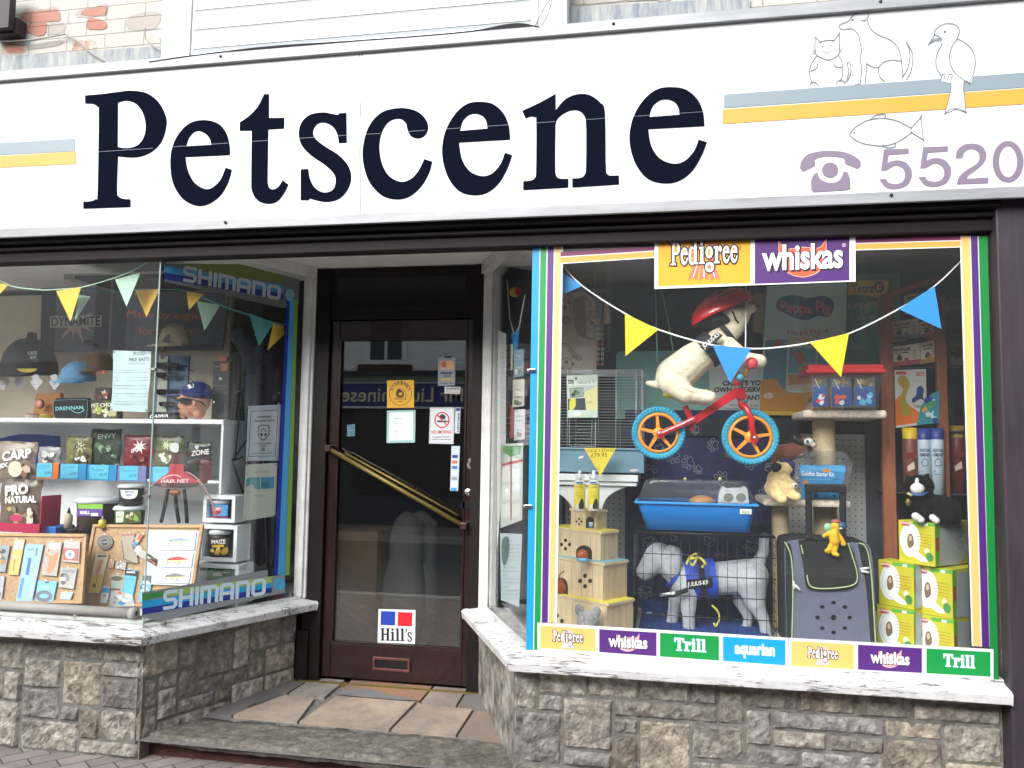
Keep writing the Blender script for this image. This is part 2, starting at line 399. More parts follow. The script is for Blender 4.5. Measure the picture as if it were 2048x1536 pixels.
def pavemat():
    m, N, L, b = nodes('block_paving'); v = coord(N, L, (1, 1, 1), (0, 0, R(-52))); vo = coord(N, L)
    br = N.new("ShaderNodeTexBrick"); L.new(v, br.inputs['Vector']); br.inputs['Scale'].default_value = 1; br.inputs['Brick Width'].default_value = .2; br.inputs['Row Height'].default_value = .1
    br.inputs['Mortar Size'].default_value = .004; br.inputs['Color1'].default_value = (.23, .20, .185, 1); br.inputs['Color2'].default_value = (.32, .28, .26, 1); br.inputs['Mortar'].default_value = (.05, .045, .04, 1)
    c = mixc(N, L, ramp(N, L, nz(N, L, vo, 14, 8, .7), [(.35, 0.), (.7, .5)]), br.outputs['Color'], (.13, .125, .125)); L.new(c, b.inputs['Base Color']); b.inputs['Roughness'].default_value = .85
    x = N.new("ShaderNodeMath"); x.operation = 'MULTIPLY_ADD'; L.new(br.outputs['Fac'], x.inputs[0]); x.inputs[1].default_value = -1.0; L.new(nz(N, L, vo, 80, 4), x.inputs[2]); bumpn(N, L, b, x.outputs[0], .6, .006)
pavemat()
mk('asphalt', (.09, .09, .092), .9, var=.25, vs=40, bump=.6, bs=150); mk('kerb', (.35, .34, .32), .85, var=.15, vs=20)
mk('sign_white', (.61, .625, .63), .32, var=.02, vs=2); mk('sign_ink', (.005, .0065, .014), .7, spec=0); mk('alu', (.27, .28, .295), .5, metal=.3, var=.10, vs=9, stretch=(.4, 3, 3), bump=.1)
mk('beam_dark', '#1a1519', .6, spec=.25, var=.2, vs=7, bump=.15, bs=30, stretch=(.3, 2, 2)); mk('pilaster', '#383037', .5, spec=.3, var=.14, vs=8, bump=.2, bs=20, stretch=(3, 3, .5)); mk('upvc', (.66, .67, .67), .3, var=.02, vs=3)
mk('white_gloss', (.66, .665, .66), .35, var=.10, vs=8, bump=.25, bs=40); mk('ceiling', (.82, .81, .78), .7, var=.06, vs=4)
mk('door_wood', '#251213', .3, var=.22, vs=9, bump=.35, bs=26, stretch=(4, 4, .7), coat=.25); mk('door_black', '#191415', .45, spec=.3, var=.2, vs=9, bump=.2)
mk('brass', '#7d6e3c', .5, metal=.6, var=.1, vs=30); mk('steel', (.55, .55, .53), .3, metal=.9); mk('chrome', (.75, .75, .75), .12, metal=1)
mk('lead', '#5d6b7a', .75, col2='#a5a6a2', vs=7, thr=(.3, .65), stretch=(4, 1, .6), bump=.4, bs=30); mk('felt', '#23242a', .85, var=.3, vs=20, bump=.5)
mk('red_brick', '#43241f', .8, var=.3, vs=14, bump=.6, bs=50); mk('cream_wall', '#b9aa95', .8, var=.05, vs=3); mk('grey_wall', '#8d8f93', .7, var=.06, vs=4); mk('dark_wall', '#33353b', .7, var=.15, vs=3)
mk('black', '#15151a', .5); mk('blackgloss', '#141418', .25); mk('rubber', '#1d1d20', .8)
mthin('pane', (.985, .995, .99), 0.0, 1.42, haze=.009); mthin('pane_thin', (.985, .995, .99), 0.0, 1.16, haze=.003); mthin('door_pane', (.74, .76, .76), 0.0, 2.2, haze=.003); mthin('clear', (.93, .95, .97), .05, 1.35, haze=.05, hcol=(.75, .78, .8)); mthin('cellophane', (.9, .92, .95), .08, 1.6, haze=.12)  # pane haze: dust plus hazy reflections painted in, lifting the blacks behind
# ================================================================ setting
GZ = .11
g = G(); g.box((-30, -2.4, GZ-.3), (30, 3, GZ), 'block_paving'); g.done('pavement', kind='structure')
g = G(); g.box((-30, -2.56, GZ-.3), (30, -2.4, GZ+.004), 'kerb'); g.box((-30, -7.7, GZ-.3), (30, -7.54, GZ+.004), 'kerb'); g.done('kerb', kind='structure')
g = G(); g.box((-30, -7.54, GZ-.4), (30, -2.56, GZ-.1), 'asphalt'); g.done('road', kind='structure')
g = G(); g.box((-30, -14, GZ-.3), (30, -7.7, GZ), 'block_paving'); g.done('far_pavement', kind='structure')
g = G(); g.box((-200, -200, GZ-.7), (200, 200, GZ-.5), 'asphalt'); g.done('ground', kind='structure')
# ================================================================ the shop building
BL, BR_ = Vector((-2.463, 0)), Vector((-.60, 0)); DRP = Vector((-.965, .87)); DL, DR = Vector((-2.06, .93)), Vector((-1.03, .93)); DY = .95   # lobby corners, door plane
X0, X1 = -6.0, 1.288; SZ = .77; CEIL = 2.66
shop = thing('shop_building', 'dark timber and rock-faced stone shopfront under a white painted brick wall', 'building', (-1.5, 0, GZ))
# upper wall with cladding
g = G(); g.box((-6, .01, 3.2), (4.5, .35, 6.5), 'painted_brick'); uw = g.done('upper_wall', shop)
PLW = FR(.01)
def patches(lst, m, Y=.01, lift=.0015, par=uw, nm='bare_patch'):
    for p in lst:
        g = G(FR(Y), lift); q = spl(p, 5); g.pp([(x+2.4*noise.noise(Vector((x*.35, y*.35, 1))), y+2.4*noise.noise(Vector((x*.35, y*.35, 7)))) for x, y in q], m); g.done(nm, par)
brickmat('bare_brick', (.34, .12, .08), (.30, .11, .07), .9); brickmat('plaster', (.33, .30, .28), (.3, .2, .16), .62)
z1 = lambda l: [tuple([a[0]/2.926, a[1]/2.926]+list(a[2:])) for a in l]
patches([z1([(110, 95), (150, 50), (215, 45), (260, 55), (310, 35), (345, 55), (352, 90), (350, 122), (270, 128), (165, 135), (112, 132)]), z1([(435, 85), (480, 50), (560, 40), (628, 18), (620, 85), (560, 98), (470, 102)]),
         z1([(270, 165), (290, 135), (360, 130), (384, 150), (372, 185), (320, 200), (275, 205)]), z1([(0, 260), (60, 240), (140, 262), (140, 310), (60, 330), (0, 320)]), z1([(740, 120), (800, 80), (930, 70), (925, 150), (850, 180), (750, 170)])], 'plaster', lift=.0015)
patches([z1([(120, 98), (160, 68), (250, 58), (330, 56), (348, 88), (345, 118), (250, 126), (165, 132)]), z1([(470, 82), (510, 52), (618, 35), (612, 85), (540, 92)]), z1([(512, 110), (560, 108), (620, 130), (618, 165), (560, 172), (510, 165)]),
         z1([(110, 140), (180, 140), (268, 132), (262, 198), (200, 205), (120, 160)]), z1([(40, 255), (110, 262), (136, 300), (40, 305)])], 'bare_brick', lift=.003)
patches([[(1143, 8), (1250, 2), (1340, 0), (1340, -20), (1143, -20)], [(90*.5, 100), (60, 92), (120, 80), (118, 90)]], 'plaster', lift=.0025)
g = G(); g.add([at(-60, 160, -.005), at(330, 120, -.005), at(322, 92, -.005), at(-60, 116, -.005)], [(0, 1, 2, 3)], 'lead'); g.done('stained_render_band', uw); g = G(); g.add([at(1133, 80, -.005), at(1500, 48, -.005), at(1500, -6, -.005), at(1133, 14, -.005)], [(0, 1, 2, 3)], 'lead')
g.done('stained_render_band', uw)
# cladding box
a = at(322, 100, -.10); b = at(1134, 20, -.10)
g = G(); g.box((a.x, -.10, 3.3), (b.x, .01, 6.2), 'upvc'); cl = g.done('white_cladding', shop, bev=.004)
g = G()
x0c, x1c = at(384, 60, -.115).x, at(1062, 10, -.115).x
for zz in (at(700, 36, -.1).z, at(700, -4, -.1).z, at(700, -44, -.1).z, at(700, -84, -.1).z, at(700, 78, -.1).z): g.box((x0c, -.104, zz-.088), (x1c, -.1005, zz-.004), 'upvc')
g.box((x0c-.035, -.112, 3.3), (x0c-.012, -.1005, 5.5), 'upvc'); g.box((x1c+.01, -.112, 3.3), (x1c+.03, -.1005, 5.5), 'upvc'); g.done('cladding_boards', cl, bev=.002)
mk('gap_grey', '#9aa0a4', .7)
g = G(); g.box((x0c, -.1006, 3.4), (x1c, -.1001, 5.2), 'gap_grey'); g.done('board_joint', cl)
# iron bracket at top left
g = G(); g.box(at(-20, 40, -.06)[:], (at(35, 30, -.06).x, .0, at(10, 68, -.06).z), 'pilaster'); g.box((at(-6, 40, -.03).x, -.10, at(5, 64, -.06).z), (at(30, 40, -.06).x, -.06, 3.95), 'pilaster'); g.done('iron_bracket', shop)
# dark timber beam below the sign, soffit, pilaster
zb = 2.515
g = G(); g.box((X0, -.035, zb), (1.30, .05, 2.78), 'beam_dark'); g.box((X0, -.10, 2.60), (1.30, -.035, 2.76), 'beam_dark'); g.box((X0, -.06, zb+.055), (1.30, -.035, zb+.075), 'beam_dark'); g.done('lintel_beam', shop, bev=.006)
g = G(); g.box((X0, .05, CEIL), (3.0, 1.0, CEIL+.04), 'ceiling'); g.done('soffit', shop)
g = G(); g.box((X1, -.07, GZ), (X1+.125, .25, 3.0), 'pilaster'); g.box((X1+.128, -.05, GZ), (X1+.30, .25, 3.0), 'pilaster'); g.box((X1+.303, -.07, GZ), (X1+.5, .25, 3.0), 'pilaster'); g.done('timber_pilaster', shop, bev=.008)
g = G(); g.box((X1+.5, .0, GZ), (6, .3, 3.2), 'painted_brick'); g.done('side_wall', shop)
# ---- stone plinth of separate rock-faced blocks
def stones(A, B, z0, z1, seed, out, name, top=None):
    A, B = Vector(A), Vector(B); L = (B-A).length; d = (B-A)/L; nrm = Vector((d.y, -d.x)); rd = random.Random(seed)
    g = G(); uw_, uh = .11, .072; nx, nz_ = max(1, round(L/uw_)), max(1, round((z1-z0)/uh)); uw_, uh = L/nx, (z1-z0)/nz_; used = set(); blocks = []
    for j in range(nz_):
        for i in range(nx):
            if (i, j) in used: continue
            w_, h_ = rd.choice([(2, 1), (3, 1), (2, 2), (1, 2), (3, 2), (4, 1), (2, 2), (2, 3), (3, 1)])
            while w_ > 1 and (i+w_ > nx or any((i+k, j) in used for k in range(w_))): w_ -= 1
            while h_ > 1 and (j+h_ > nz_ or any((i+k, j+q) in used for k in range(w_) for q in range(h_))): h_ -= 1
            for k in range(w_):
                for q in range(h_): used.add((i+k, j+q))
            blocks.append((i*uw_, j*uh, (i+w_)*uw_, (j+h_)*uh))
    T = lambda s_, z, o: (A.x+d.x*s_+nrm.x*(o+out), A.y+d.y*s_+nrm.y*(o+out), z0+z)
    g.add([T(0, 0, 0), T(L, 0, 0), T(L, z1-z0, 0), T(0, z1-z0, 0), T(0, 0, -.2), T(L, 0, -.2), T(L, z1-z0, -.2), T(0, z1-z0, -.2)], [(0, 1, 2, 3), (5, 4, 7, 6), (4, 0, 3, 7), (1, 5, 6, 2), (3, 2, 6, 7)], 'mortar')
    for (a0, b0, a1, b1) in blocks:
        j = .006; a0 += rd.uniform(.002, j); a1 -= rd.uniform(.002, j); b0 += rd.uniform(.002, j); b1 -= rd.uniform(.002, j)
        t = rd.uniform(.65, 1.25); tt = rd.random(); g.colr = (t, t*.985, t*.96) if tt < .7 else ((t*1.03, t*.96, t*.86) if tt < .80 else (t*.88, t*.90, t*.95))
        st = .011; na, nb = max(3, int((a1-a0)/st)), max(3, int((b1-b0)/st)); pr = rd.uniform(.008, .022); V = []; Fc = []; off = rd.uniform(0, 90); tl = rd.uniform(-.2, .2); tm = rd.uniform(-.25, .25)
        for q in range(nb+1):
            for p in range(na+1):
                u, v = p/na, q/nb; e = min(u*(a1-a0), (1-u)*(a1-a0), v*(b1-b0), (1-v)*(b1-b0)); s_, z = a0+u*(a1-a0), b0+v*(b1-b0)
                edge = min(1, (e/.014))**.6
                nn = noise.fractal(Vector((s_*18+off, z*18, off)), .8, 2.1, 4)
                rg = abs(noise.noise(Vector((s_*34+off, z*26, off*2))))
                wob = 0 if edge > .5 else .0025
                V.append(T(s_+wob*noise.noise(Vector((z*60, off, s_*30))), z+wob*noise.noise(Vector((s_*60, z*30, off))), -.002+edge*(pr*(1+tl*(u-.5)*2+tm*(v-.5)*2)+nn*.009-rg*.010)))
        for q in range(nb):
            for p in range(na): k = q*(na+1)+p; Fc.append((k, k+1, k+na+2, k+na+1))
        g.add(V, Fc, 'rock_stone', False)
    return g.done(name, shop)
stones((-5.2, 0), BL, GZ, .70, 3, -.02, 'stone_plinth'); stones(BL, (-2.09, .90), GZ+.08, .70, 8, -.02, 'stone_plinth')
stones((-.66, 0), (X1, 0), GZ, .70, 23, -.02, 'stone_plinth')
mk('render_grey', '#4a4642', .9, col2='#a8a49c', vs=11, thr=(.38, .68), bump=1.0, bs=30)
g = G(); A_, B_ = Vector((-1.055, .93)), Vector((-.66, .0)); g.sweep([A_, B_], [(-.02, GZ), (-.015, .70), (-.2, .70), (-.2, GZ)], 'render_grey'); g.done('rendered_return', shop)
# ---- sills: nose, slope and fillet under the glass
SP = [(.092, .668), (.098, .706), (.086, .714), (.034, .722), (.012, .727), (.010, .738), (-.03, .741), (-.06, .66)]
g = G(); g.sweep([(-5.2, 0), BL, DL], SP, 'peeling_paint'); g.done('window_sill', shop, bev=.003)
g = G(); g.sweep([DR, BR_, (X1-.002, 0)], SP, 'peeling_paint'); g.done('window_sill', shop, bev=.003)
# ---- window glass
ZG = .739
def pane(A, B, z0, z1, name='window_glass', th=.006, mat='pane', par=None, plabel=None):
    g = G(); g.sweep([A, B], [(0, z0), (0, z1), (-th, z1), (-th, z0)], mat); return g.done(name, par or shop, plabel=plabel)
pane((-5.2, 0), BL+Vector((-.004, 0)), ZG, CEIL-.02); pane(BL+Vector((.002, .006)), DL, ZG, CEIL-.02)
pane(DRP, BR_+Vector((-.002, .006)), ZG, CEIL-.02, mat='pane_thin'); pane(BR_+Vector((.004, 0)), (X1-.002, 0), ZG, CEIL-.02)
g = G(); g.box((BL.x-.0045, .0005, ZG), (BL.x+.0015, .0065, CEIL-.02), '#8fa39c'); g.done('glass_edge', shop)
# head rails over the splayed panes + white posts beside the door
g = G(); g.sweep([BL, DL], [(.025, CEIL-.06), (.025, CEIL-.001), (-.03, CEIL-.001), (-.03, CEIL-.06)], 'white_gloss'); g.done('window_head', shop, bev=.004)
g = G(); g.sweep([DR, BR_], [(.025, CEIL-.06), (.025, CEIL-.001), (-.03, CEIL-.001), (-.03, CEIL-.06)], 'white_gloss'); g.done('window_head', shop, bev=.004)
for c, sg in ((DL, 1), (DR, -1)):
    g = G(); xa, xb = (c.x-.062, c.x+.014) if sg > 0 else (c.x+.004, c.x+.078); g.box((xa, c.y-.045, .73), (xb, c.y+.06, CEIL), 'white_gloss'); g.box((xa+.016, c.y-.062, .74), (xb-.016, c.y-.0455, CEIL), 'white_gloss')
    g.done('white_post', shop, bev=.006)
# ---- door frame, door
fx0, fx1 = at(618, 900, DY-.03).x, at(974, 900, DY-.03).x; lx0, lx1 = at(655, 1000, DY).x, at(944, 1000, DY).x
zf = .27; ztop = 2.655; zleaf = at(800, 640, DY).z
g = G(); g.box((fx0, DY-.05, zf-.1), (lx0, DY+.06, ztop), 'door_black'); g.box((lx1, DY-.05, zf-.1), (fx1, DY+.06, ztop), 'door_black'); g.box((lx0, DY-.04, zleaf), (lx1, DY+.04, ztop), 'door_black')
g.box((lx0+.05, DY-.043, zleaf+.05), (lx1-.05, DY-.0405, ztop-.06), 'blackgloss'); g.box((fx0-.02, DY-.07, zf-.1), (fx0+.05, DY-.051, zf+.28), 'door_black'); g.box((fx1-.05, DY-.07, zf-.1), (fx1+.02, DY-.051, zf+.28), 'door_black')
g.done('door_frame', shop, bev=.004)
gx0, gx1 = at(664, 1280, DY).x, at(926, 1290, DY).x; gz0, gz1 = at(790, 1291, DY).z, at(800, 677, DY).z; zd0 = at(790, 1361, DY).z
g = G(); g.box((lx0+.003, DY-.02, zd0), (gx0, DY+.025, zleaf-.003), 'door_wood'); g.box((gx1, DY-.02, zd0), (lx1-.003, DY+.025, zleaf-.003), 'door_wood')
g.box((gx0, DY-.018, zd0), (gx1, DY+.023, gz0), 'door_wood'); g.box((gx0, DY-.018, gz1), (gx1, DY+.023, zleaf-.003), 'door_wood')
door = g.done('door', shop, bev=.004)
g = G()
for q in ((gx0, gz0, gx0+.012, gz1), (gx1-.012, gz0, gx1, gz1), (gx0+.012, gz0, gx1-.012, gz0+.012), (gx0+.012, gz1-.012, gx1-.012, gz1)): g.box((q[0], DY-.024, q[1]), (q[2], DY-.0105, q[3]), 'door_wood')
g.done('glazing_bead', door)
g = G(); g.box((gx0+.001, DY-.003, gz0+.001), (gx1-.001, DY+.003, gz1-.001), 'door_pane'); g.done('door_glass', door)
# letterbox
g = G(); a = at(745, 1316, DY-.03); b = at(819, 1343, DY-.03); lz0, lz1 = at(782, 1343, DY-.03).z, at(782, 1316, DY-.03).z
mk('letter_brown', '#5e3a33', .4, metal=.3, var=.15, vs=30)
g.box((a.x, DY-.03, lz1-.014), (b.x, DY-.0185, lz1), 'letter_brown'); g.box((a.x, DY-.03, lz0), (b.x, DY-.0185, lz0+.014), 'letter_brown'); g.box((a.x, DY-.03, lz0+.014), (a.x+.014, DY-.0185, lz1-.014), 'letter_brown'); g.box((b.x-.014, DY-.03, lz0+.014), (b.x, DY-.0185, lz1-.014), 'letter_brown')
g.box((a.x+.014, DY-.0225, lz0+.014), (b.x-.014, DY-.019, lz1-.014), 'blackgloss'); g.done('letterbox', door, bev=.002)
# diagonal brass pull bar
g = G(); yb = DY-.075; p0, p1 = at(657, 897, yb), at(928, 1052, yb); g.tube([p0, p1], .014, 'brass', n=4); q0, q1 = at(690, 906, yb+.03), at(915, 1030, yb+.03); g.tube([q0, q1], .007, 'brass', n=6)
g.done('pull_bar', door)
g = G(); mk('bracket_brown', '#3e2c2a', .4, metal=.4)
for p in (p0, p1): g = G(); g.box((p.x-.018, yb-.02, p.z-.018), (p.x+.018, DY-.019, p.z+.018), 'bracket_brown'); g.done('bar_bracket', door, bev=.004)
g = G(); p = at(936, 984, DY-.021); g.lathe(p, [(.0, .004), (.020, .003), (.022, .0)], 'chrome', ax=(0, -1, 0)); g.lathe(p+Vector((0, -.004, 0)), [(.0, .004), (.009, .004), (.009, 0)], 'steel', ax=(0, -1, 0)); g.done('cylinder_lock', door)
g = G(FR(DY-.021), .002); g.pp([ell(940, 930, 6, 8, 16), ell(940, 926, 1.7, 1.7, 8)], 'steel'); g.pp(ell(940, 920, 3.6, 4, 12), 'steel'); g.pp(ell(940, 929, 2, 2, 8), 'black'); g.rect(939.2, 929, 941, 935, 'black'); g.done('keyhole_cover', door)
g = G(); a = at(922, 1003, DY-.022); b = at(950, 1018, DY-.022); g.box((a.x, DY-.024, b.z), (b.x, DY-.0195, a.z), 'chrome'); g.done('lock_plate', door)
g = G(); g.sweep([(fx0, DY-.075), (fx1, DY-.075)], [(0, zf-.02), (.0, zf+.004), (-.012, zf+.005), (-.012, zf-.02)], 'brass'); g.done('threshold_strip', shop)
# ---- interior shell
g = G(); g.box((-5.2, .05, .60), (BL.x-.03, 1.9, SZ-.02), 'white_gloss'); g.add([(BL.x-.03, .04, SZ-.02), (DL.x-.12, .95, SZ-.02), (BL.x-.03, .95, SZ-.02)], [(0, 1, 2)], 'grey_wall'); g.box((BL.x-.03, .95, .6), (DL.x-.1, 1.9, SZ-.02), 'grey_wall'); g.done('display_platform', shop)
g = G(); g.box((BR_.x+.03, .06, .60), (X1, 1.6, SZ-.02), 'white_gloss'); g.add([(BR_.x+.03, .06, SZ-.02), (BR_.x+.03, .95, SZ-.02), (DR.x+.12, .95, SZ-.02)], [(0, 1, 2)], 'grey_wall'); g.done('display_platform', shop)
g = G(); g.box((-5.3, .05, .1), (-5.2, 6, 2.8), 'cream_wall'); g.box((2.2, .3, .1), (2.3, 6, 2.8), 'cream_wall'); g.box((-5.3, 6, .1), (2.3, 6.1, 2.8), 'cream_wall'); g.box((X1+.002, .251, .1), (2.2, .35, 2.8), 'dark_wall'); g.done('inner_wall', shop)
g = G(); g.box((-5.2, 1.001, CEIL), (2.2, 6, CEIL+.1), 'ceiling'); g.done('inner_ceiling', shop)
mk('shop_floor', '#5d5a58', .4, var=.1); g = G(); g.box((-5.2, DY+.06, .1), (2.2, 6, .262), 'shop_floor'); g.done('inner_floor', shop)
g = G(); g.box((-5.2, .0, 2.9), (3, 6.1, 3.0), 'felt'); g.done('upper_floor', shop)
# ---- doorstep
fo = Vector((0, 0, .222)); fn = Vector((0, -.055, 1)).normalized()
g = G(); rd = random.Random(4); n = 60; V = []; Fc = []
def slab_pt(u, v):      # u along the step, v across
    f = hit(273+u*(1040-273), 1463+u*(1534-1463)+6*math.sin(u*3.1), (0, -.035, .225), Vector((0, 0, 1))); b = hit(300+u*(1035-300), 1426+u*57, (0, 0, .225), Vector((0, 0, 1)))
    return f.lerp(b, v)
for i in range(n+1):
    u = i/n; wob = noise.fractal(Vector((u*14, 0, 0)), .8, 2, 3)*.012; wb2 = noise.fractal(Vector((u*9, 3, 0)), .8, 2, 3)*.018
    p = [slab_pt(u, v) for v in (0, .02, .12, .35, .6, .8, 1)]
    col = [Vector((p[0].x, p[0].y+.03+wb2*.3, .222-.052+wb2*.5)), Vector((p[0].x, p[0].y+wob*.8, .222-.045+wb2*.7)), Vector((p[0].x, p[0].y-.004+wob, .222-.022+wob*.5)), Vector((p[0].x, p[0].y+wob, .222-.004)), p[1], p[2], p[3], p[4], p[5], p[6], p[6]-Vector((0, 0, .1))]
    for k in range(4, 10): col[k] = col[k]+Vector((0, 0, -.003+noise.noise(Vector((u*20, k, 1)))*.003))
    V += col
K = 11
for i in range(n):
    for k in range(K-1): Fc.append((i*K+k, (i+1)*K+k, (i+1)*K+k+1, i*K+k+1))
g.colr = (.85, .83, .78); g.add(V, Fc, 'slab_stone', True); g.colr = None; step = g.done('stone_doorstep', shop)
g = G(); a, b = slab_pt(0, 0), slab_pt(1, 0); g.box((a.x+.01, a.y+.035, GZ-.02), (b.x+.3, .3, .172), 'red_brick'); g.done('step_riser', shop)
g = G(); g.add([(-2.47, 0, .205), (-.6, 0, .205), (-1.0, DY, .256), (-2.1, DY, .256)], [(0, 1, 2, 3)], 'mortar'); g.done('lobby_bed', shop)
TILES = [([(465, 1431), (540, 1385), (630, 1396), (595, 1443)], (.42, .34, .27)), ([(597, 1443), (672, 1391), (832, 1403), (778, 1459)], (.47, .37, .28)), ([(782, 1459), (836, 1406), (946, 1418), (912, 1470)], (.42, .33, .26)),
  ([(577, 1387), (628, 1354), (690, 1360), (648, 1395)], (.38, .34, .30)), ([(674, 1389), (704, 1358), (866, 1372), (840, 1402)], (.38, .20, .11)), ([(843, 1403), (869, 1372), (934, 1377), (912, 1411)], (.36, .29, .25)),
  ([(915, 1412), (937, 1378), (985, 1381), (1000, 1424)], (.20, .18, .17)), ([(916, 1470), (950, 1420), (1003, 1427), (1018, 1483)], (.30, .22, .18)), ([(415, 1427), (530, 1378), (572, 1388), (462, 1431)], (.16, .16, .17)), ([(530, 1376), (560, 1356), (624, 1355), (574, 1386)], (.22, .2, .19))]
g = G()
for q, c in TILES:
    V = [hit(x, y, (0, 0, .219), fn) for x, y in q]; cc = sum(V, Vector())/4; g.colr = tuple(k_*.92 for k_ in c); V = [cc+(v-cc)*.985 for v in V]
    g.slab(V, fn, .03, 'flagstone')
g.colr = None; g.done('lobby_flagstones', shop)
g = G((fo+Vector((0, 0, .0)), fn), .001); mk('worn_grey', '#6f7074', .8, var=.1); g.pp(spl([(676, 1388), (700, 1380), (740, 1379), (790, 1392), (838, 1401), (760, 1397)]), 'worn_grey'); g.done('worn_patch', shop)
# ================================================================ street side: building opposite (seen only in reflections)
FY = -9.0
def mir(x, y, Y=FY):
    p = at(x, y, 2*DY-Y); return Vector((p.x, Y, p.z))
opp = thing('shop_building', 'white painted brick building across the street, seen mirrored in the door glass', 'building', (-2, FY, GZ))
g = G(); g.box((-16, FY-.3, 3.0), (-2.9, FY, 5.3), 'far_brick'); g.done('wall', opp)
g = G(); g.box((-16, FY-.3, GZ), (-2.9, FY-.1, 3.0), 'dark_wall'); g.done('shopfront', opp)
sa, sb = mir(700, 768), mir(700, 813)
mk('navy_sign', '#1f2c78', .4); mk('gold_ink', '#e8d9b0', .4); mk('sage', '#6f7a6c', .6)
g = G(); g.box((-6.5, FY, sb.z), (-2.95, FY+.12, sa.z), 'navy_sign'); g.box((-6.5, FY+.1, sa.z), (-2.95, FY+.14, sa.z+.04), 'upvc'); g.box((-6.5, FY+.1, sb.z-.04), (-2.95, FY+.14, sb.z), 'upvc'); osn = g.done('sign_panel', opp)
g = G(); g.box((-6.5, FY, sa.z+.04), (-2.95, FY+.2, mir(700, 754).z), 'sage'); g.box((-6.5, FY, mir(700, 754).z+.002), (-2.95, FY+.24, mir(700, 744).z), 'dark_wall'); g.done('cornice', opp)
V, Fc = text2d('Mr Liu Chinese', .012); W_ = max(v[0] for v in V); xa, xb = mir(932, 790).x, mir(688, 790).x; h_ = mir(800, 777).z-mir(800, 808).z
g = G(); g.add([(xa+(xb-xa)*v[0]/W_, FY+.125, sb.z+.09+v[1]*h_/CAPH*.88) for v in V], Fc, 'gold_ink'); g.done('sign_lettering', osn)
def owin(cx, z0, z1, wd, opp=opp):
    g = G(); g.box((cx-wd/2-.09, FY, z0-.09), (cx+wd/2+.09, FY+.05, z1+.09), 'upvc'); w_ = g.done('window', opp)
    g = G(); g.box((cx-wd/2, FY+.0505, z0), (cx-.03, FY+.056, z1), 'blackgloss'); g.box((cx+.03, FY+.0505, z0), (cx+wd/2, FY+.056, z1), 'blackgloss'); g.done('glass', w_)
    g = G(); g.box((cx-wd/2-.2, FY, z0-.24), (cx+wd/2+.2, FY+.16, z0-.1), 'red_brick'); g.done('sill', w_)
wa, wb = mir(742, 720), mir(805, 720)
for cx in (-9.6, (wa.x+wb.x)/2): owin(cx, wa.z, wa.z+1.25, abs(wa.x-wb.x))
for cx in (-11, -7.5, -4.6): g = G(); g.box((cx-1.2, FY-.1, .7), (cx+1.2, FY-.06, 2.5), 'blackgloss'); w_ = g.done('shop_window', opp)
mk('slate_paint', '#5c6a74', .7, var=.1, vs=2); mk('frame_bluegrey', '#8fa3ad', .5)
op2 = thing('slate_building', 'dark slate painted building across the street mirrored in the right window', 'building', (3, FY, GZ))
g = G(); g.box((-2.9, FY-.3, GZ), (12, FY, 5.2), 'slate_paint'); g.done('wall', op2)
for cx in (-1.35, 2.35, 6): 
    z0 = 3.1; g = G(); g.box((cx-.5, FY, z0), (cx+.5, FY+.05, z0+1.5), 'frame_bluegrey'); w_ = g.done('window', op2)
    g = G(); g.box((cx-.42, FY+.0505, z0+.08), (cx+.42, FY+.056, z0+.92), 'blackgloss'); g.box((cx-.42, FY+.0505, z0+1.0), (cx+.42, FY+.056, z0+1.42), 'blackgloss'); g.done('glass', w_)
for cx in (-1.2, 2.4): g = G(); g.box((cx-1.3, FY, .6), (cx+1.3, FY+.04, 2.4), 'blackgloss'); g.done('shop_window', op2)
# ================================================================ fascia sign
SY = -.12; SF = FR(SY-.001)
sgn = thing('fascia_sign', 'long white shop sign with big navy serif name and pet outline drawings', 'sign', (-1, SY, 2.65))
zt = lambda x: .0
zlo, zhi = 2.66, 3.44
g = G(); g.box((-5.5, SY, zlo), (at(719, 300, SY).x-.001, 0, zhi), 'sign_white'); g.box((at(719, 300, SY).x+.001, SY, zlo), (1.95, 0, zhi), 'sign_white'); g.done('sign_panel', sgn)
g = G()
for z0, z1_, yo in ((zhi-.012, zhi+.038, .022), (zlo-.042, zlo+.004, .018)): g.box((-5.5, SY-yo, z0), (1.96, SY-.0005, z1_), 'alu')
g.box((-5.5, SY-.0005, zhi), (1.96, .0, zhi+.047), 'alu'); fr = g.done('metal_trim', sgn, bev=.003)
for px, py in ((441, 119), (1761, 2), (450, 456), (1783, 397), (1227, 48)):
    g = G(); p = at(px, py, SY-.022); zz = zhi+.018 if py < 200 else zlo-.012; g.lathe((p.x, SY-.0225, zz), [(0, .004), (.006, .003), (.007, 0)], 'black', n=10, ax=(0, -1, 0)); g.done('screw', fr)
z2 = lambda l: [tuple([700+a[0]/2.926, a[1]/2.926]+list(a[2:])) for a in l]
z3 = lambda l: [tuple([1400+a[0]/3.0725, a[1]/3.0725]+list(a[2:])) for a in l]
GP = [z1([(497,558,1),(600,549),(700,536),(770,530),(860,545),(930,600),(970,680),(973,740),(950,820),(900,880),(830,915),(760,922),(690,915,1),(684,1110),(692,1148),(722,1163),(763,1165,1),(764,1212,1),(487,1222,1),(487,1180,1),(530,1177),(560,1163),(571,1120),(578,660),(572,628),(545,609),(498,606,1)]),
      z1([(690,600,1),(740,590),(790,605),(830,650),(851,720),(845,790),(810,845),(750,866),(688,860,1)])]
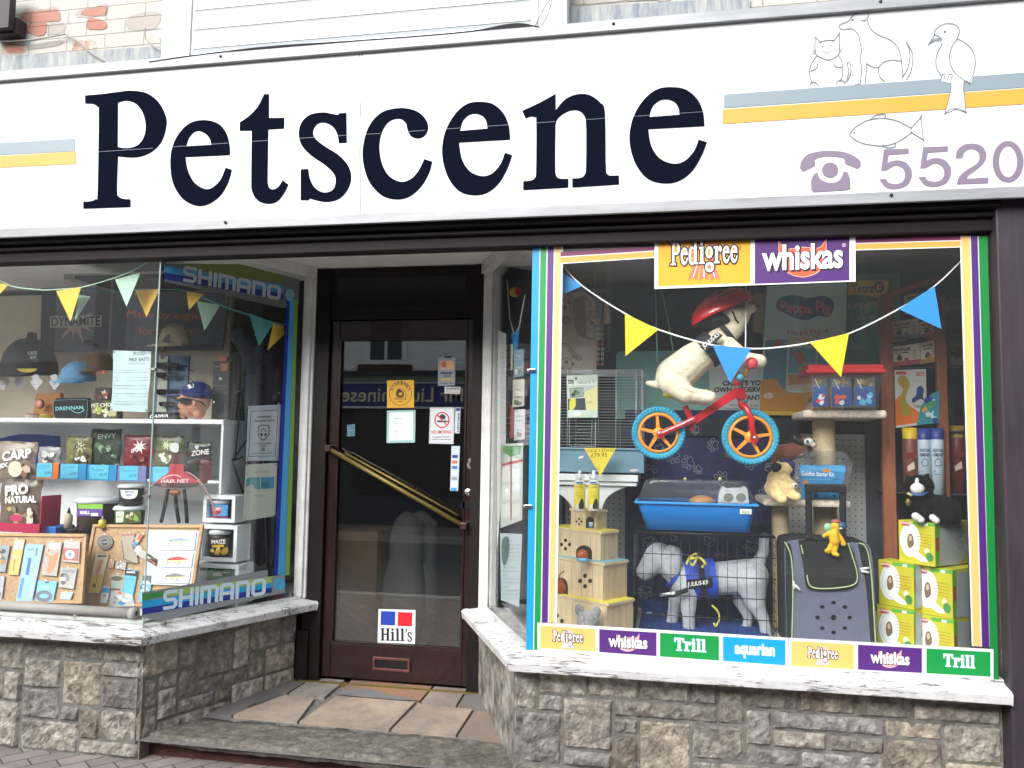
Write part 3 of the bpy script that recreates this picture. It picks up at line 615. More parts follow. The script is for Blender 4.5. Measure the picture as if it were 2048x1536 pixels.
GE1 = [z1([(1346,908,1),(1343,850),(1325,780),(1280,725),(1200,702),(1110,720),(1040,790),(1003,880),(997,980),(1015,1080),(1070,1165),(1150,1205),(1220,1195),(1290,1145),(1335,1070),(1357,993,1),(1320,980,1),(1290,1050),(1245,1095),(1200,1105),(1140,1070),(1100,1000),(1085,920,1)]),
       z1([(1090,856,1),(1105,810),(1135,775),(1170,768),(1210,790),(1230,820),(1237,848,1)])]
GT = [z1([(1545,550,1),(1574,550,1),(1574,690,1),(1664,688,1),(1662,753,1),(1570,758,1),(1566,1020),(1568,1080),(1585,1105),(1610,1105),(1635,1085),(1653,1053,1),(1688,1080,1),(1660,1135),(1620,1180),(1570,1193),(1510,1175),(1475,1120),(1470,1050),(1473,765,1),(1402,766,1),(1403,715,1),(1460,675),(1510,620)])]
GS = [z1([(2027,660,1),(2029,836,1),(1982,838,1),(1975,790),(1950,745),(1900,718),(1855,728),(1832,770),(1845,810),(1900,855),(1980,905),(2035,965),(2055,1030),(2040,1100),(1990,1160),(1920,1182),(1860,1175),(1812,1162,1),(1808,1172,1),(1759,1172,1),(1759,990,1),(1804,988,1),(1812,1040),(1840,1095),(1890,1125),(1940,1115),(1963,1075),(1955,1020),(1900,965),(1820,910),(1765,850),(1748,780),(1765,715),(1815,670),(1890,657),(1940,665),(1978,672,1),(1985,662,1)])]
GC = [z2([(482,945,1),(460,1020),(410,1100),(340,1155),(260,1167),(180,1140),(110,1060),(77,950),(77,850),(110,740),(180,660),(280,632),(370,642),(430,680),(457,735),(445,785),(405,810),(360,800),(338,765),(325,720),(285,695),(225,715),(185,780),(172,860),(185,950),(225,1025),(290,1062),(350,1050),(400,1000),(434,930,1)])]
GE2 = [z2([(937,818,1),(930,740),(900,665),(840,610),(770,595),(690,605),(620,660),(565,750),(540,850),(545,950),(580,1050),(640,1120),(720,1143),(800,1130),(870,1075),(920,990),(950,908,1),(906,893,1),(880,960),(830,1015),(770,1030),(700,1000),(655,930),(638,835,1)]),
       z2([(644,765,1),(660,710),(695,675),(735,666),(775,680),(797,710),(804,752,1)])]
GN = [z2([(1203,548,1),(1204,643,1),(1260,580),(1330,551),(1400,555),(1465,600),(1492,660),(1497,970),(1508,1020),(1535,1027),(1574,1026,1),(1574,1080,1),(1301,1098,1),(1301,1044,1),(1350,1040),(1374,1020),(1381,970),(1381,730),(1365,670),(1325,645),(1270,655),(1220,690),(1203,725,1),(1201,985),(1212,1035),(1240,1046),(1278,1045,1),(1277,1098,1),(1014,1113,1),(1013,1060,1),(1055,1056),(1082,1040),(1089,990),(1090,710),(1082,688),(1060,682),(1027,694,1),(1007,648,1),(1110,600)])]
def remap(gl, f): return [[tuple(list(f(p[0], p[1]))+list(p[2:])) for p in l] for l in gl]
GE3 = remap(GE2, lambda x, y: (1259.5+(x-884.6)*1.103, 174+(y-203.3)*1.03-(x-884.6)*.0))
LN = []
for nm, gl in (('P', GP), ('e', GE1), ('t', GT), ('s', GS), ('c', GC), ('e', GE2), ('n', GN), ('e', GE3)):
    g = G(SF, .001); g.pp([spl(l, 6) for l in gl], 'sign_ink'); LN.append(g.done('letter', sgn, plabel='navy letter '+nm+' of the shop name'))
mk('seam', '#3a425c', .5)
for x0, x1 in ((198, 306), (346, 456), (504, 535), (600, 692), (731, 761), (818, 850), (891, 1018), (1072, 1110), (1172, 1210), (1268, 1408)): g = G(SF, .0022); g.line([(x0, 303.5-.0672*(x0-198)-(0 if x0 < 700 else -1)), (x1, 303.5-.0672*(x1-198)-(0 if x0 < 700 else -1))], .8, '#5a6076'); g.done('vinyl_seam', sgn)
mk('stripe_blue', '#77868f', .4); mk('stripe_gold', '#c29232', .4); mk('line_grey', '#59626a', .45); mk('mauve', '#75697c', .4)
g = G(SF, .001); g.quad((-300, 304), (150, 277), (150, 302), (-300, 325), 'stripe_blue'); g.quad((-300, 330), (151, 303), (151, 328), (-300, 350), 'stripe_gold'); g.done('stripe', sgn)
g = G(SF, .001); g.quad((1448, 189), (2500, 112), (2500, 143), (1448, 216), 'stripe_blue'); g.quad((1445, 219), (2500, 145), (2500, 178), (1445, 248), 'stripe_gold'); g.done('stripe', sgn)
LW = 1.7
def ln(g, pts, closed=False): g.line(z3(curve(pts, 5)), LW, 'line_grey', closed)
g = G(SF, .002)   # cat
ln(g, [(708, 225), (738, 258), (738, 258), (780, 246), (820, 248), (820, 248), (855, 208), (856, 208), (857, 310), (845, 340), (800, 366), (760, 360), (715, 335), (706, 300), (708, 226)])
ln(g, [(718, 342), (690, 380), (675, 420), (675, 470), (690, 510)]); ln(g, [(850, 340), (870, 370), (876, 430), (870, 480), (858, 500)]); ln(g, [(722, 390), (715, 420), (680, 436)]); ln(g, [(822, 384), (832, 408), (872, 414)])
ln(g, [(675, 534), (680, 512), (700, 503), (722, 515), (724, 530)]); ln(g, [(840, 522), (842, 500), (862, 492), (884, 500), (886, 515)]); ln(g, [(888, 508), (915, 480), (928, 430), (920, 385), (908, 383), (906, 400), (914, 440), (900, 490)])
for a in ([(706, 312), (668, 305)], [(706, 320), (668, 322)], [(708, 326), (680, 338)], [(856, 296), (884, 292)], [(856, 305), (882, 308)], [(854, 312), (880, 325)], [(775, 318), (706, 306)], [(790, 316), (856, 296)], [(770, 318), (783, 328), (795, 315)]): g.line(z3(a), 1, 'line_grey')
g.pp(z3(ell(753, 287, 5, 5, 8)), 'line_grey'); g.pp(z3(ell(802, 281, 5, 5, 8)), 'line_grey'); g.done('cat_drawing', sgn)
g = G(SF, .002)   # dog
ln(g, [(985, 122), (1010, 126), (1030, 110), (1036, 85), (1015, 68), (980, 72), (940, 95), (910, 130), (860, 150), (857, 170), (880, 180), (920, 175), (950, 185), (975, 220), (985, 270), (992, 310), (984, 360), (992, 420), (985, 500), (975, 515), (950, 520)])
ln(g, [(1028, 122), (1045, 170), (1090, 210), (1170, 245), (1215, 290), (1235, 350), (1242, 420), (1246, 470), (1246, 470), (1275, 420), (1290, 350), (1285, 300), (1268, 262), (1268, 262), (1300, 310), (1308, 370), (1295, 440), (1268, 490)])
ln(g, [(1014, 508), (1022, 430), (1023, 390), (1023, 390), (1060, 410), (1095, 412), (1130, 380), (1180, 368), (1236, 374)]); ln(g, [(1098, 415), (1098, 450), (1110, 480), (1136, 500)]); g.pp(z3(ell(937, 121, 9, 5, 8)), 'line_grey'); g.done('dog_drawing', sgn)
g = G(SF, .0028)   # bird: white body over the stripes, then its outline
mk('sign_patch', (.61, .625, .63), .32)
g.pp(z3([(1480, 500), (1490, 455), (1560, 450), (1600, 480), (1690, 440), (1665, 508), (1622, 498), (1622, 560), (1634, 686), (1570, 670), (1506, 697), (1540, 560), (1540, 510)]), 'sign_patch')
ln(g, [(1580, 236), (1594, 190), (1575, 155), (1525, 142), (1470, 160), (1442, 190), (1440, 212), (1440, 212), (1408, 268), (1408, 268), (1440, 250), (1482, 246), (1478, 232), (1450, 213), (1442, 212)])
ln(g, [(1482, 262), (1485, 275), (1465, 310), (1450, 360), (1455, 420), (1485, 465)]); ln(g, [(1582, 237), (1550, 280), (1534, 340), (1545, 410), (1590, 470), (1655, 508), (1655, 508), (1680, 450), (1692, 380), (1680, 320), (1640, 270), (1582, 236)]); ln(g, [(1408, 268), (1440, 240), (1478, 236)])
ln(g, [(1542, 508), (1540, 560), (1520, 640), (1506, 697), (1506, 697), (1540, 672), (1590, 668), (1634, 688), (1634, 688), (1625, 600), (1620, 540), (1622, 495)]); ln(g, [(1480, 494), (1490, 458), (1490, 458), (1505, 458), (1498, 490)]); ln(g, [(1520, 494), (1532, 458), (1532, 458), (1550, 460), (1540, 498)])
g.pp(z3(ell(1505, 192, 9, 6, 8)), 'line_grey'); g.done('bird_drawing', sgn)
g = G(SF, .002)   # fish
ln(g, [(918, 825), (950, 785), (1020, 742), (1110, 725), (1200, 738), (1260, 765), (1298, 786), (1298, 786), (1358, 718), (1358, 718), (1365, 790), (1372, 858), (1372, 858), (1300, 814), (1300, 814), (1250, 850), (1180, 885), (1100, 895), (1000, 880), (940, 850), (918, 824)])
ln(g, [(1045, 737), (1075, 710), (1135, 702), (1137, 724)]); ln(g, [(1115, 895), (1155, 908), (1200, 900), (1200, 878)]); g.pp(z3(ell(948, 815, 6, 6, 8)), 'line_grey'); g.done('fish_drawing', sgn)
g = G(SF, .001)   # telephone
g.pp(z3(spl([(615, 1035, 1), (622, 990), (660, 950), (730, 930), (810, 926), (890, 935), (950, 960), (985, 990), (988, 1022, 1), (970, 1038, 1), (890, 1005, 1), (885, 975), (850, 965), (790, 960), (740, 967), (708, 980), (708, 1018, 1), (632, 1056, 1)], 3)), 'mauve')
g.pp(z3(spl([(722, 1062, 1), (740, 1100), (800, 1125), (860, 1105), (882, 1053, 1), (905, 1056, 1), (922, 1100), (924, 1158, 1), (908, 1168, 1), (700, 1181, 1), (684, 1168, 1), (683, 1110), (702, 1068)], 3)), 'mauve'); g.pp(z3(ell(800, 1045, 50, 47, 24)), 'mauve'); g.done('telephone_symbol', sgn)
D5 = [(1130,918,1),(1282,912,1),(1282,944,1),(1160,952,1),(1151,1000,1),(1200,985),(1260,995),(1298,1040),(1300,1090),(1270,1140),(1200,1162),(1140,1150),(1102,1102,1),(1142,1098,1),(1160,1122),(1205,1130),(1245,1115),(1260,1075),(1245,1035),(1200,1018),(1150,1045,1),(1112,1050,1)]
D2 = [(1572,972,1),(1580,925),(1620,890),(1680,882),(1735,900),(1760,945),(1750,990),(1715,1030),(1650,1078),(1642,1098,1),(1772,1090,1),(1772,1125,1),(1578,1133,1),(1590,1090),(1630,1050),(1700,1005),(1718,965),(1705,930),(1665,915),(1625,935),(1614,970,1)]
for t, L_ in (('5', [D5]), ('5', [[(p[0]+241, p[1]-14)+tuple(p[2:]) for p in D5]]), ('2', [D2]), ('0', [ell(1893, 993, 95, 128, 36), ell(1893, 993, 55, 95, 30)])):
    g = G(SF, .001); g.pp([z3(spl(l, 4)) for l in L_], 'mauve'); g.done('digit', sgn, plabel='mauve digit '+t)
g = G(SF, .0006); g.line([(719, 108), (721, 438)], 1.3, '#6f777b'); g.done('panel_joint', sgn)
# black felt flap, cables
g = G(); V = []
top = curve([(297, 123), (400, 108), (540, 92), (700, 81), (860, 69), (950, 60), (1030, 46), (1078, 53)], 6)
for x, y in top: V += [at(x, y, -.146)]
n = len(V); B_ = [Vector((v.x, -.1435, min(v.z-.004, zhi+.036))) for v in V]; Fc = [(i, i+1, n+i+1, n+i) for i in range(n-1)]; g.add(V+B_+[v+Vector((0, .01, 0)) for v in V], Fc+[(i, 2*n+i, 2*n+i+1, i+1) for i in range(n-1)], 'felt'); g.done('roofing_felt', label='torn black felt strip lying along the top of the white sign', cat='felt strip')
mk('cable', '#8f8d86', .6)
def cable(pts, r, lab, m='cable', Y=-.02): g = G(); g.tube([at(x, y, Y) for x, y in curve(pts, 6)], r, m, n=6); g.done('cable', label=lab, cat='cable', group='cables on the upper wall')
cable([(125, 60), (135, 72), (160, 85), (180, 105), (225, 131)], .004, 'thin grey cable trailing from the peeling bricks down to the sign, leftmost'); cable([(290, 55), (292, 78), (310, 95), (345, 112)], .003, 'thin pale cable hanging beside the left edge of the cladding')
cable([(1110, -10), (1092, 10), (1070, 52)], .003, 'curved thin wire on the right end of the white cladding', Y=-.12); cable([(1105, -6), (1095, 30), (1080, 56)], .003, 'straight thin wire beside the curved one at the right end of the cladding', Y=-.125)
cable([(-10, 83), (60, 80), (130, 68)], .004, 'grey cable clipped along the bricks from the iron bracket')
# ================================================================ printed marks
SER = {}
def norm_gl(gl):
    x0 = min(p[0] for p in gl[0]); return [[((p[0]-x0)/228, (418-.0457*(p[0]-165)-p[1])/228)+tuple(p[2:]) for p in l] for l in gl]
SER['P'], SER['e'], SER['t'], SER['s'] = norm_gl(GP), norm_gl(GE1), norm_gl(GT), norm_gl(GS)
SER['l'] = [[(0,0,1),(.44,0,1),(.44,.07,1),(.33,.09,1),(.33,1.02,1),(0,1.0,1),(0,.94,1),(.11,.9,1),(.11,.09,1),(0,.07,1)]]
SER['i'] = [[(0,0,1),(.44,0,1),(.44,.07,1),(.33,.09,1),(.33,.74,1),(0,.72,1),(0,.66,1),(.11,.63,1),(.11,.09,1),(0,.07,1)], ]
SER['r'] = [[(0,0,1),(.46,0,1),(.46,.07,1),(.33,.09,1),(.34,.5),(.42,.6,1),(.46,.5),(.56,.48),(.63,.6),(.56,.73),(.44,.74),(.33,.62,1),(.33,.74,1),(0,.72,1),(0,.66,1),(.11,.63,1),(.11,.09,1),(0,.07,1)]]
SER['T'] = [[(0,1,1),(.88,1,1),(.88,.68,1),(.80,.68,1),(.70,.91,1),(.56,.92,1),(.56,.09,1),(.68,.07,1),(.68,0,1),(.2,0,1),(.2,.07,1),(.32,.09,1),(.32,.92,1),(.18,.91,1),(.08,.68,1),(0,.68,1)]]
SER['H'] = [[(0,0,1),(.42,0,1),(.42,.07,1),(.33,.09,1),(.33,.46,1),(.62,.46,1),(.62,.09,1),(.53,.07,1),(.53,0,1),(.95,0,1),(.95,.07,1),(.85,.09,1),(.85,.91,1),(.95,.93,1),(.95,1,1),(.53,1,1),(.53,.93,1),(.62,.91,1),(.62,.56,1),(.33,.56,1),(.33,.91,1),(.42,.93,1),(.42,1,1),(0,1,1),(0,.93,1),(.1,.91,1),(.1,.09,1),(0,.07,1)]]
SER["'"] = [[(.02,1,1),(.16,1,1),(.18,.85),(.06,.66,1),(.0,.7,1),(.06,.84)]]
SER['d'] = [[(.62,1.02,1),(.62,.09,1),(.74,.06,1),(.74,0,1),(.47,0,1),(.46,.07,1),(.36,-.02),(.2,-.02),(.05,.1),(0,.36),(.05,.62),(.2,.75),(.34,.75),(.43,.68,1),(.43,.93,1),(.34,.96,1),(.34,1.02,1)], [(.43,.56),(.36,.66),(.26,.66),(.2,.55),(.18,.36),(.22,.14),(.32,.07),(.40,.12),(.43,.2)]]
SER['g'] = [ell(.28,.48,.28,.26,20)]+[ell(.28,.48,.11,.15,16)]
def serif(g, s, x0, y0, x1, h, m, sl=0.0, out=None, ow=3, gap=.07):
    x = 0; L = []
    for ch in s:
        gl = SER[ch]; w_ = max(p[0] for p in gl[0]); L.append((x, gl, ch)); x += w_+gap
    W = x-gap; k = (x1-x0)/W
    P_ = lambda p, ox: (x0+(ox+p[0])*k, y0+sl*(ox+p[0])*k-p[1]*h)
    ex = []
    for ox, gl, ch in L:
        ls = [[P_(p, ox) for p in spl(l, 3)] for l in gl]; more = []
        if ch == 'i': more = [[P_(p, ox) for p in ell(.2, .9, .12, .11, 12)]]
        if ch == 'g': more = [[P_(p, ox) for p in ell(.31, -.15, .35, .22, 18)], [P_(p, ox) for p in ell(.31, -.15, .20, .10, 14)]]
        ex.append((ls, more, ch))
    if out:
        for ls, more, ch in ex:
            g.line(ls[0], ow, out, True)
            if more: g.line(more[0], ow, out, True)
    for ls, more, ch in ex:
        g.pp(ls, m)
        if more: g.pp(more, m)
def pedigree(g, cx, cy, w_, sl, dark='#2b1a1a', ros='#e9b9bd'):
    k = w_/86; y = lambda dx: sl*dx
    for a in range(14): an = a*math.pi/7; g.pp([(cx+12*k*math.cos(an), cy-4*k+12*k*math.sin(an)), (cx+21*k*math.cos(an+.17), cy-4*k+21*k*math.sin(an+.17)), (cx+22*k*math.cos(an+.38), cy-4*k+22*k*math.sin(an+.38)), (cx+12*k*math.cos(an+.42), cy-4*k+12*k*math.sin(an+.42))], ros)
    for a in (-1, 0, 1): g.pp([(cx+a*9*k-4*k, cy+10*k), (cx+a*9*k+4*k, cy+10*k), (cx+a*15*k+6*k, cy+31*k), (cx+a*15*k, cy+27*k), (cx+a*15*k-6*k, cy+32*k)], ros); 
    for a in (-1, 0, 1): g.line([(cx+a*9*k, cy+12*k), (cx+a*14*k, cy+27*k)], .9*k, '#ffffff')
    serif(g, 'Pedigree', cx-w_/2, cy+10*k-sl*w_/2, cx+w_/2, 30*k, '#f4efe6', sl, dark, 3.6*k)
def whiskas(g, cx, cy, w_, sl, head='#f0a9a9', edge=None):
    k = w_/100
    hd = spl([(cx-42*k*.7, cy-22*k, 1), (cx-20*k, cy-12*k), (cx, cy-14*k), (cx+20*k, cy-13*k), (cx+42*k*.7, cy-24*k, 1), (cx+28*k, cy), (cx+20*k, cy+16*k), (cx, cy+23*k), (cx-20*k, cy+16*k), (cx-28*k, cy)], 4)
    g.pp(hd, head)
    if edge: g.line(hd, 1, edge, True)
    a = (cx-w_/2, cy+12*k-sl*w_/2, cx+w_/2, cy+12*k+sl*w_/2); g.txt('whiskas', a[0]+1.6*k, a[1]+1.8*k, a[2]+1.6*k, a[3]+1.8*k, 31*k, '#241132', bold=.05); g.txt('whiskas', *a, 29*k, '#fbfafa', bold=.03)
# ================================================================ vinyl on the right window
VP = FR(-.0012)
brd = thing('window_border', 'blue, green, purple and yellow vinyl stripes framing the big right window', 'sticker border', (.3, -.002, .7))
BCOL = [('#0f93cc', 1052, 1066, 1300), ('#0a8a46', 1068, 1080, 1300), ('#552878', 1082.5, 1094.5, 1245), ('#e2b978', 1097, 1108, 1245)]
def lx(xb, y): return xb+(1300-y)*.0162        # the stripes lean with the window edge
for c, xa, xb, yb in BCOL:
    g = G(VP); yt = 488; g.quad((lx(xa, yt), yt), (lx(xb, yt), yt), (lx(xb, yb), yb), (lx(xa, yb), yb), c); g.done('stripe', brd)
g = G((Vector((0, -.0004, 0)), Vector((0, -1, 0)))); yt = 488
g.quad((lx(1052, yt), yt), (lx(1113, yt), yt), (lx(1113, 1245), 1245), (lx(1052, 1245), 1245), '#d4d6d5'); g.quad((lx(1052, 1245), 1245), (lx(1081, 1245), 1245), (lx(1081, 1301), 1301), (lx(1052, 1301), 1301), '#d4d6d5'); g.done('white_backing', brd)
RS = [('#e2b46e', 1922.5, 1939.5, 1946.7, 1961.6, 1292), ('#4a2070', 1941.5, 1955, 1964, 1979, 1294), ('#0a7a38', 1957, 1975, 1981.5, 1997, 1364)]
for c, a0, a1, b0, b1, yb in RS: g = G(VP); g.quad((a0, 472), (a1, 472), (b1, yb), (b0, yb), c); g.done('stripe', brd)
g = G((Vector((0, -.0004, 0)), Vector((0, -1, 0)))); g.quad((1919.5, 472), (1958, 472), (1981.5, 1294), (1943.5, 1292), '#d4d6d5'); g.done('white_backing', brd)
for xs, ys in (((1121, 1309), (504, 492)), ((1711, 1921), (477, 471))):
    g = G(VP); g.quad((xs[0], ys[0]), (xs[1], ys[1]), (xs[1], ys[1]+9), (xs[0], ys[0]+9), '#6b2050'); g.quad((xs[0], ys[0]+9), (xs[1], ys[1]+9), (xs[1], ys[1]+11), (xs[0], ys[0]+11), '#d4d6d5')
    g.quad((xs[0], ys[0]+11), (xs[1], ys[1]+11), (xs[1], ys[1]+22), (xs[0], ys[0]+22), '#f0a04a'); g.quad((xs[0], ys[0]+22), (xs[1], ys[1]+22), (xs[1], ys[1]+24), (xs[0], ys[0]+24), '#d4d6d5'); g.done('top_stripe', brd)
def sticker(name, lab, cat, plane, draw, group=None, z=.0002):
    g = G(plane, z); draw(g); return g.done(name, None, lab, cat, group)
TV = FR(-.004)
def f(g): g.quad((1309, 487), (1504.5, 479), (1504.5, 570.5), (1309, 578), '#f3f4f4'); g.quad((1316, 487), (1501, 480), (1501, 566), (1316, 573), '#e2a01e'); pedigree(g, 1408, 512, 134, -.045, ros='#e8705a'); g.txt('®', 1475, 500, 1482, 499.5, 7, '#5a3a10')
sticker('sticker', 'large amber pet food sticker with red rosette at top of right window', 'window sticker', TV, f)
def f(g): g.quad((1505, 479), (1711, 471), (1711, 563), (1505, 570.5), '#f3f4f4'); g.quad((1509.5, 479), (1699, 472), (1699, 561), (1509.5, 568), '#4a206c'); whiskas(g, 1605, 517, 162, -.04, '#d85a38', '#f6c9b0'); g.txt('®', 1684, 494, 1692, 493.5, 7, '#e8e0f0')
sticker('sticker', 'large purple pet food sticker with orange cat head at top of right window', 'window sticker', TV, f)
# the row of seven along the sill
def wt(x): return 1245+(x-1075)*.0596 if x < 1576 else 1275.5+(x-1576)*.0557
def wb_(x): return 1302+(x-1075)*.0712 if x < 1576 else 1338+(x-1576)*.0545
PN = [(1075, 1195, 1080, 1191, 'pedigree', '#e0b768', 'first from left'), (1195, 1316, 1198.5, 1313, 'whiskas', '#502675', 'second from left'), (1316, 1442, 1320, 1438, 'trill', '#0b8a40', 'third from left'), (1442, 1576, 1446, 1571, 'aqua', '#0f95cc', 'the blue one'),
      (1577, 1711, 1583, 1708, 'pedigree', '#e0b768', 'right of the blue one'), (1711, 1848, 1716, 1844, 'whiskas', '#502675', 'last but one'), (1848, 1987, 1853, 1981, 'trill', '#0b8a40', 'last on right')]
KN = {'pedigree': 'yellow rosette sticker', 'whiskas': 'purple cat head sticker', 'trill': 'green sticker with serif lettering', 'aqua': 'sticker with white narrow lettering'}
for x0, x1, a, b, k, c, wh in PN:
    def f(g):
        g.quad((x0, wt(x0)), (x1, wt(x1)), (x1, wb_(x1)), (x0, wb_(x0)), '#dadddd'); g.quad((a, wt(a)+6), (b, wt(b)+6), (b, wb_(b)-6.5), (a, wb_(a)-6.5), c)
        cx = (a+b)/2; cy = (wt(cx)+wb_(cx))/2; sl = .064
        if k == 'pedigree': pedigree(g, cx, cy-1, 60, sl, ros='#e6c6cf')
        elif k == 'whiskas': whiskas(g, cx, cy, 78, sl)
        elif k == 'trill': serif(g, 'Trill', cx-30, cy+9-30*sl, cx+33, 25, '#f6fbff', sl, '#8fd8e8', 1.6, gap=.03)
        else: g.txt('aquarian', cx-39, cy+7-39*sl, cx+41, cy+7+41*sl, 23, '#fafcff', bold=.035)
    sticker('sticker', KN[k]+' in the sill row, '+wh, 'window sticker', TV, f, 'stickers in a row along the right window sill')
# ================================================================ bunting in the right window
mk('bunt_yellow', '#e2cc14', .55); mk('bunt_blue', '#1e8ad2', .5); mk('tape', '#e8e8ea', .5)
BY = .06
bun = thing('bunting', 'string of yellow and blue pennants across the right window', 'bunting', at(1500, 700, BY))
bp_ = [(1095, 500), (1120, 525), (1165, 572), (1250, 627), (1317, 659), (1425, 690), (1503, 697), (1560, 694), (1620, 685), (1700, 666), (1797, 618), (1868, 573), (1922, 522)]
g = G(); pts = curve(bp_, 4); wd = 2.2; V = [at(x, y-wd*.7, BY+.002) for x, y in pts]+[at(x, y+wd*.7, BY+.002) for x, y in pts]; n = len(pts); g.add(V, [(i, n+i, n+i+1, i+1) for i in range(n-1)], 'tape'); g.done('string', bun)
for c, p in (('blue', [(1082, 515), (1165, 572), (1082, 606)]), ('yellow', [(1250, 627), (1317, 659), (1251, 712)]), ('blue', [(1425, 690), (1503, 697), (1460, 766)]), ('yellow', [(1620, 685), (1698, 666), (1682, 754)]), ('blue', [(1797, 618), (1869, 572), (1883, 658)])):
    g = G(); g.pslab(p, BY, .0012, 'bunt_'+c); g.done('flag', bun, plabel=c+' pennant')
# ================================================================ backdrop of the right display
mk('peg', '#cfd1d2', .65); mk('navy_cloth', '#2b2f5c', .85, var=.35, vs=5, bump=.4, bs=12); mk('back_black', '#4a4d56', .8, var=.2, vs=3)
g = G(); g.box((-1.0, 1.42, SZ), (2.2, 1.46, 2.6), 'back_black'); g.done('partition', label='dark painted partition at the back of the right window display', cat='partition')
def pegboard(lab, x0, y0, x1, y1, Y, sp):
    g = G(FR(Y), .0004); g.pbox(x0, y0, x1, y1, Y, .012, 'peg'); V = []; Fc = []; r = 1.5
    y = y0+sp*.6
    while y < y1-3:
        x = x0+sp*.6
        while x < x1-3: i = len(V); V += [(x+r*math.cos(k*math.pi/3), y+r*math.sin(k*math.pi/3)+.03*(x-x0)) for k in range(6)]; Fc.append(tuple(range(i, i+6))); x += sp
        y += sp
    g.lay(V, Fc, 'black'); return g.done('pegboard', None, lab, 'pegboard')
pegboard('grey pegboard panel behind the cat tree and pet carrier', 1540, 868, 1757, 1300, 1.2, 12.6)
pegboard('grey pegboard panel below the bird cage shelf', 1130, 952, 1290, 1300, 1.1, 11.4)
def paw(g, cx, cy, r, an, m, w_=1.0, fill=None):
    ca, sa_ = math.cos(an), math.sin(an); T = lambda l: [(cx+(x*ca-y*sa_)*r, cy+(x*sa_+y*ca)*r) for x, y in l]
    pad = T(spl([(-.5, .5), (-.35, .15), (0, -.05), (.35, .15), (.5, .5), (.3, .68), (0, .55), (-.3, .68)], 3))
    for l in [pad]+[T(ell(x, y, .17, .23, 10)) for x, y in ((-.62, 0), (-.25, -.35), (.25, -.35), (.62, 0))]:
        if fill: g.pp(l, fill)
        g.line(l, w_, m, True)
g = G(FR(1.0), .0006); V = []; nx = 30
for i in range(nx+1):
    for z in (0, 1):
        a = at(1250+i*(1560-1250)/nx, 820, 1.0); b = at(1250+i*(1560-1250)/nx, 1300, 1.0); p = a if z else b; V.append((p.x, 1.012+.008*math.sin(i*.9), p.z))
g.add(V, [(2*i, 2*i+2, 2*i+3, 2*i+1) for i in range(nx)], 'navy_cloth', True)
rd = random.Random(5)
for cx, cy, r in ((1345, 915, 20), (1375, 925, 19), (1425, 890, 17), (1440, 955, 20), (1500, 925, 19), (1530, 985, 20), (1300, 940, 18), (1320, 900, 16), (1460, 905, 14), (1395, 940, 13), (1480, 1000, 16), (1540, 935, 14), (1300, 1085, 17), (1420, 1080, 17), (1500, 1095, 17), (1290, 1185, 19), (1440, 1110, 12), (1350, 1075, 12), (1535, 1075, 14), (1540, 1160, 16), (1390, 860, 12)): paw(g, cx, cy, r, rd.uniform(0, 6), '#9b9ea8', 1.0)
g.done('pet_blanket', label='navy hanging pet blanket printed with outlined paw prints', cat='blanket')
g = G(FR(.99), .0004); a, b = at(1430, 712, .99), at(1600, 868, .99); g.pbox(1300, 836, 1600, 872, .99, .02, '#1c2230'); g.done('header_board', label='dark strip board under the teal display boards', cat='board')
# teal boards and posters
def poster(lab, cat, Y, loop, m, draw=None, th=.006, nm='display_board'):
    g = G(FR(Y), .0003); g.pslab(loop, Y, th, m)
    if draw: draw(g)
    return g.done(nm, None, lab, cat)
def f(g): g.txt('Shop', 1318, 712, 1330, 712, 5, '#c9d6d2'); g.txt('BIRDS', 1318, 724, 1350, 724, 7, '#9fb5ad', bold=.02); g.txt('Only', 1360, 755, 1378, 755, 7, '#d4dedb'); g.txt('7.29', 1368, 757, 1392, 757, 11, '#dfe6e4'); g.scrib(1330, 765, 1400, 800, '#a8bdb8', 4, 3)
poster('teal board with rounded corner behind the dog on the bike', 'display board', 1.08, spl([(1232, 712, 1), (1236, 703, 1), (1425, 700, 1), (1425, 838, 1), (1232, 838, 1)], 2), '#93cdc6', f)
def f(g):
    g.txt('CREATE YOUR', 1445, 771, 1542, 770, 9, '#25282c', bold=.04); g.txt('OWN UNDERWATER', 1428, 784, 1560, 783, 9, '#25282c', bold=.04); g.txt('FANTASY', 1488, 800, 1546, 799, 9, '#25282c', bold=.04)
    g.txt('Choose a gravel', 1460, 812, 1536, 812, 4, '#3c4044'); g.txt('Choosing from your', 1443, 819, 1540, 819, 4, '#3c4044'); g.txt('selection', 1450, 826, 1486, 826, 4, '#3c4044')
poster('pale grey card with black capitals about an underwater scene', 'display card', 1.03, [(1418, 722), (1548, 718), (1552, 834), (1420, 834)], '#e4e9e8', f)
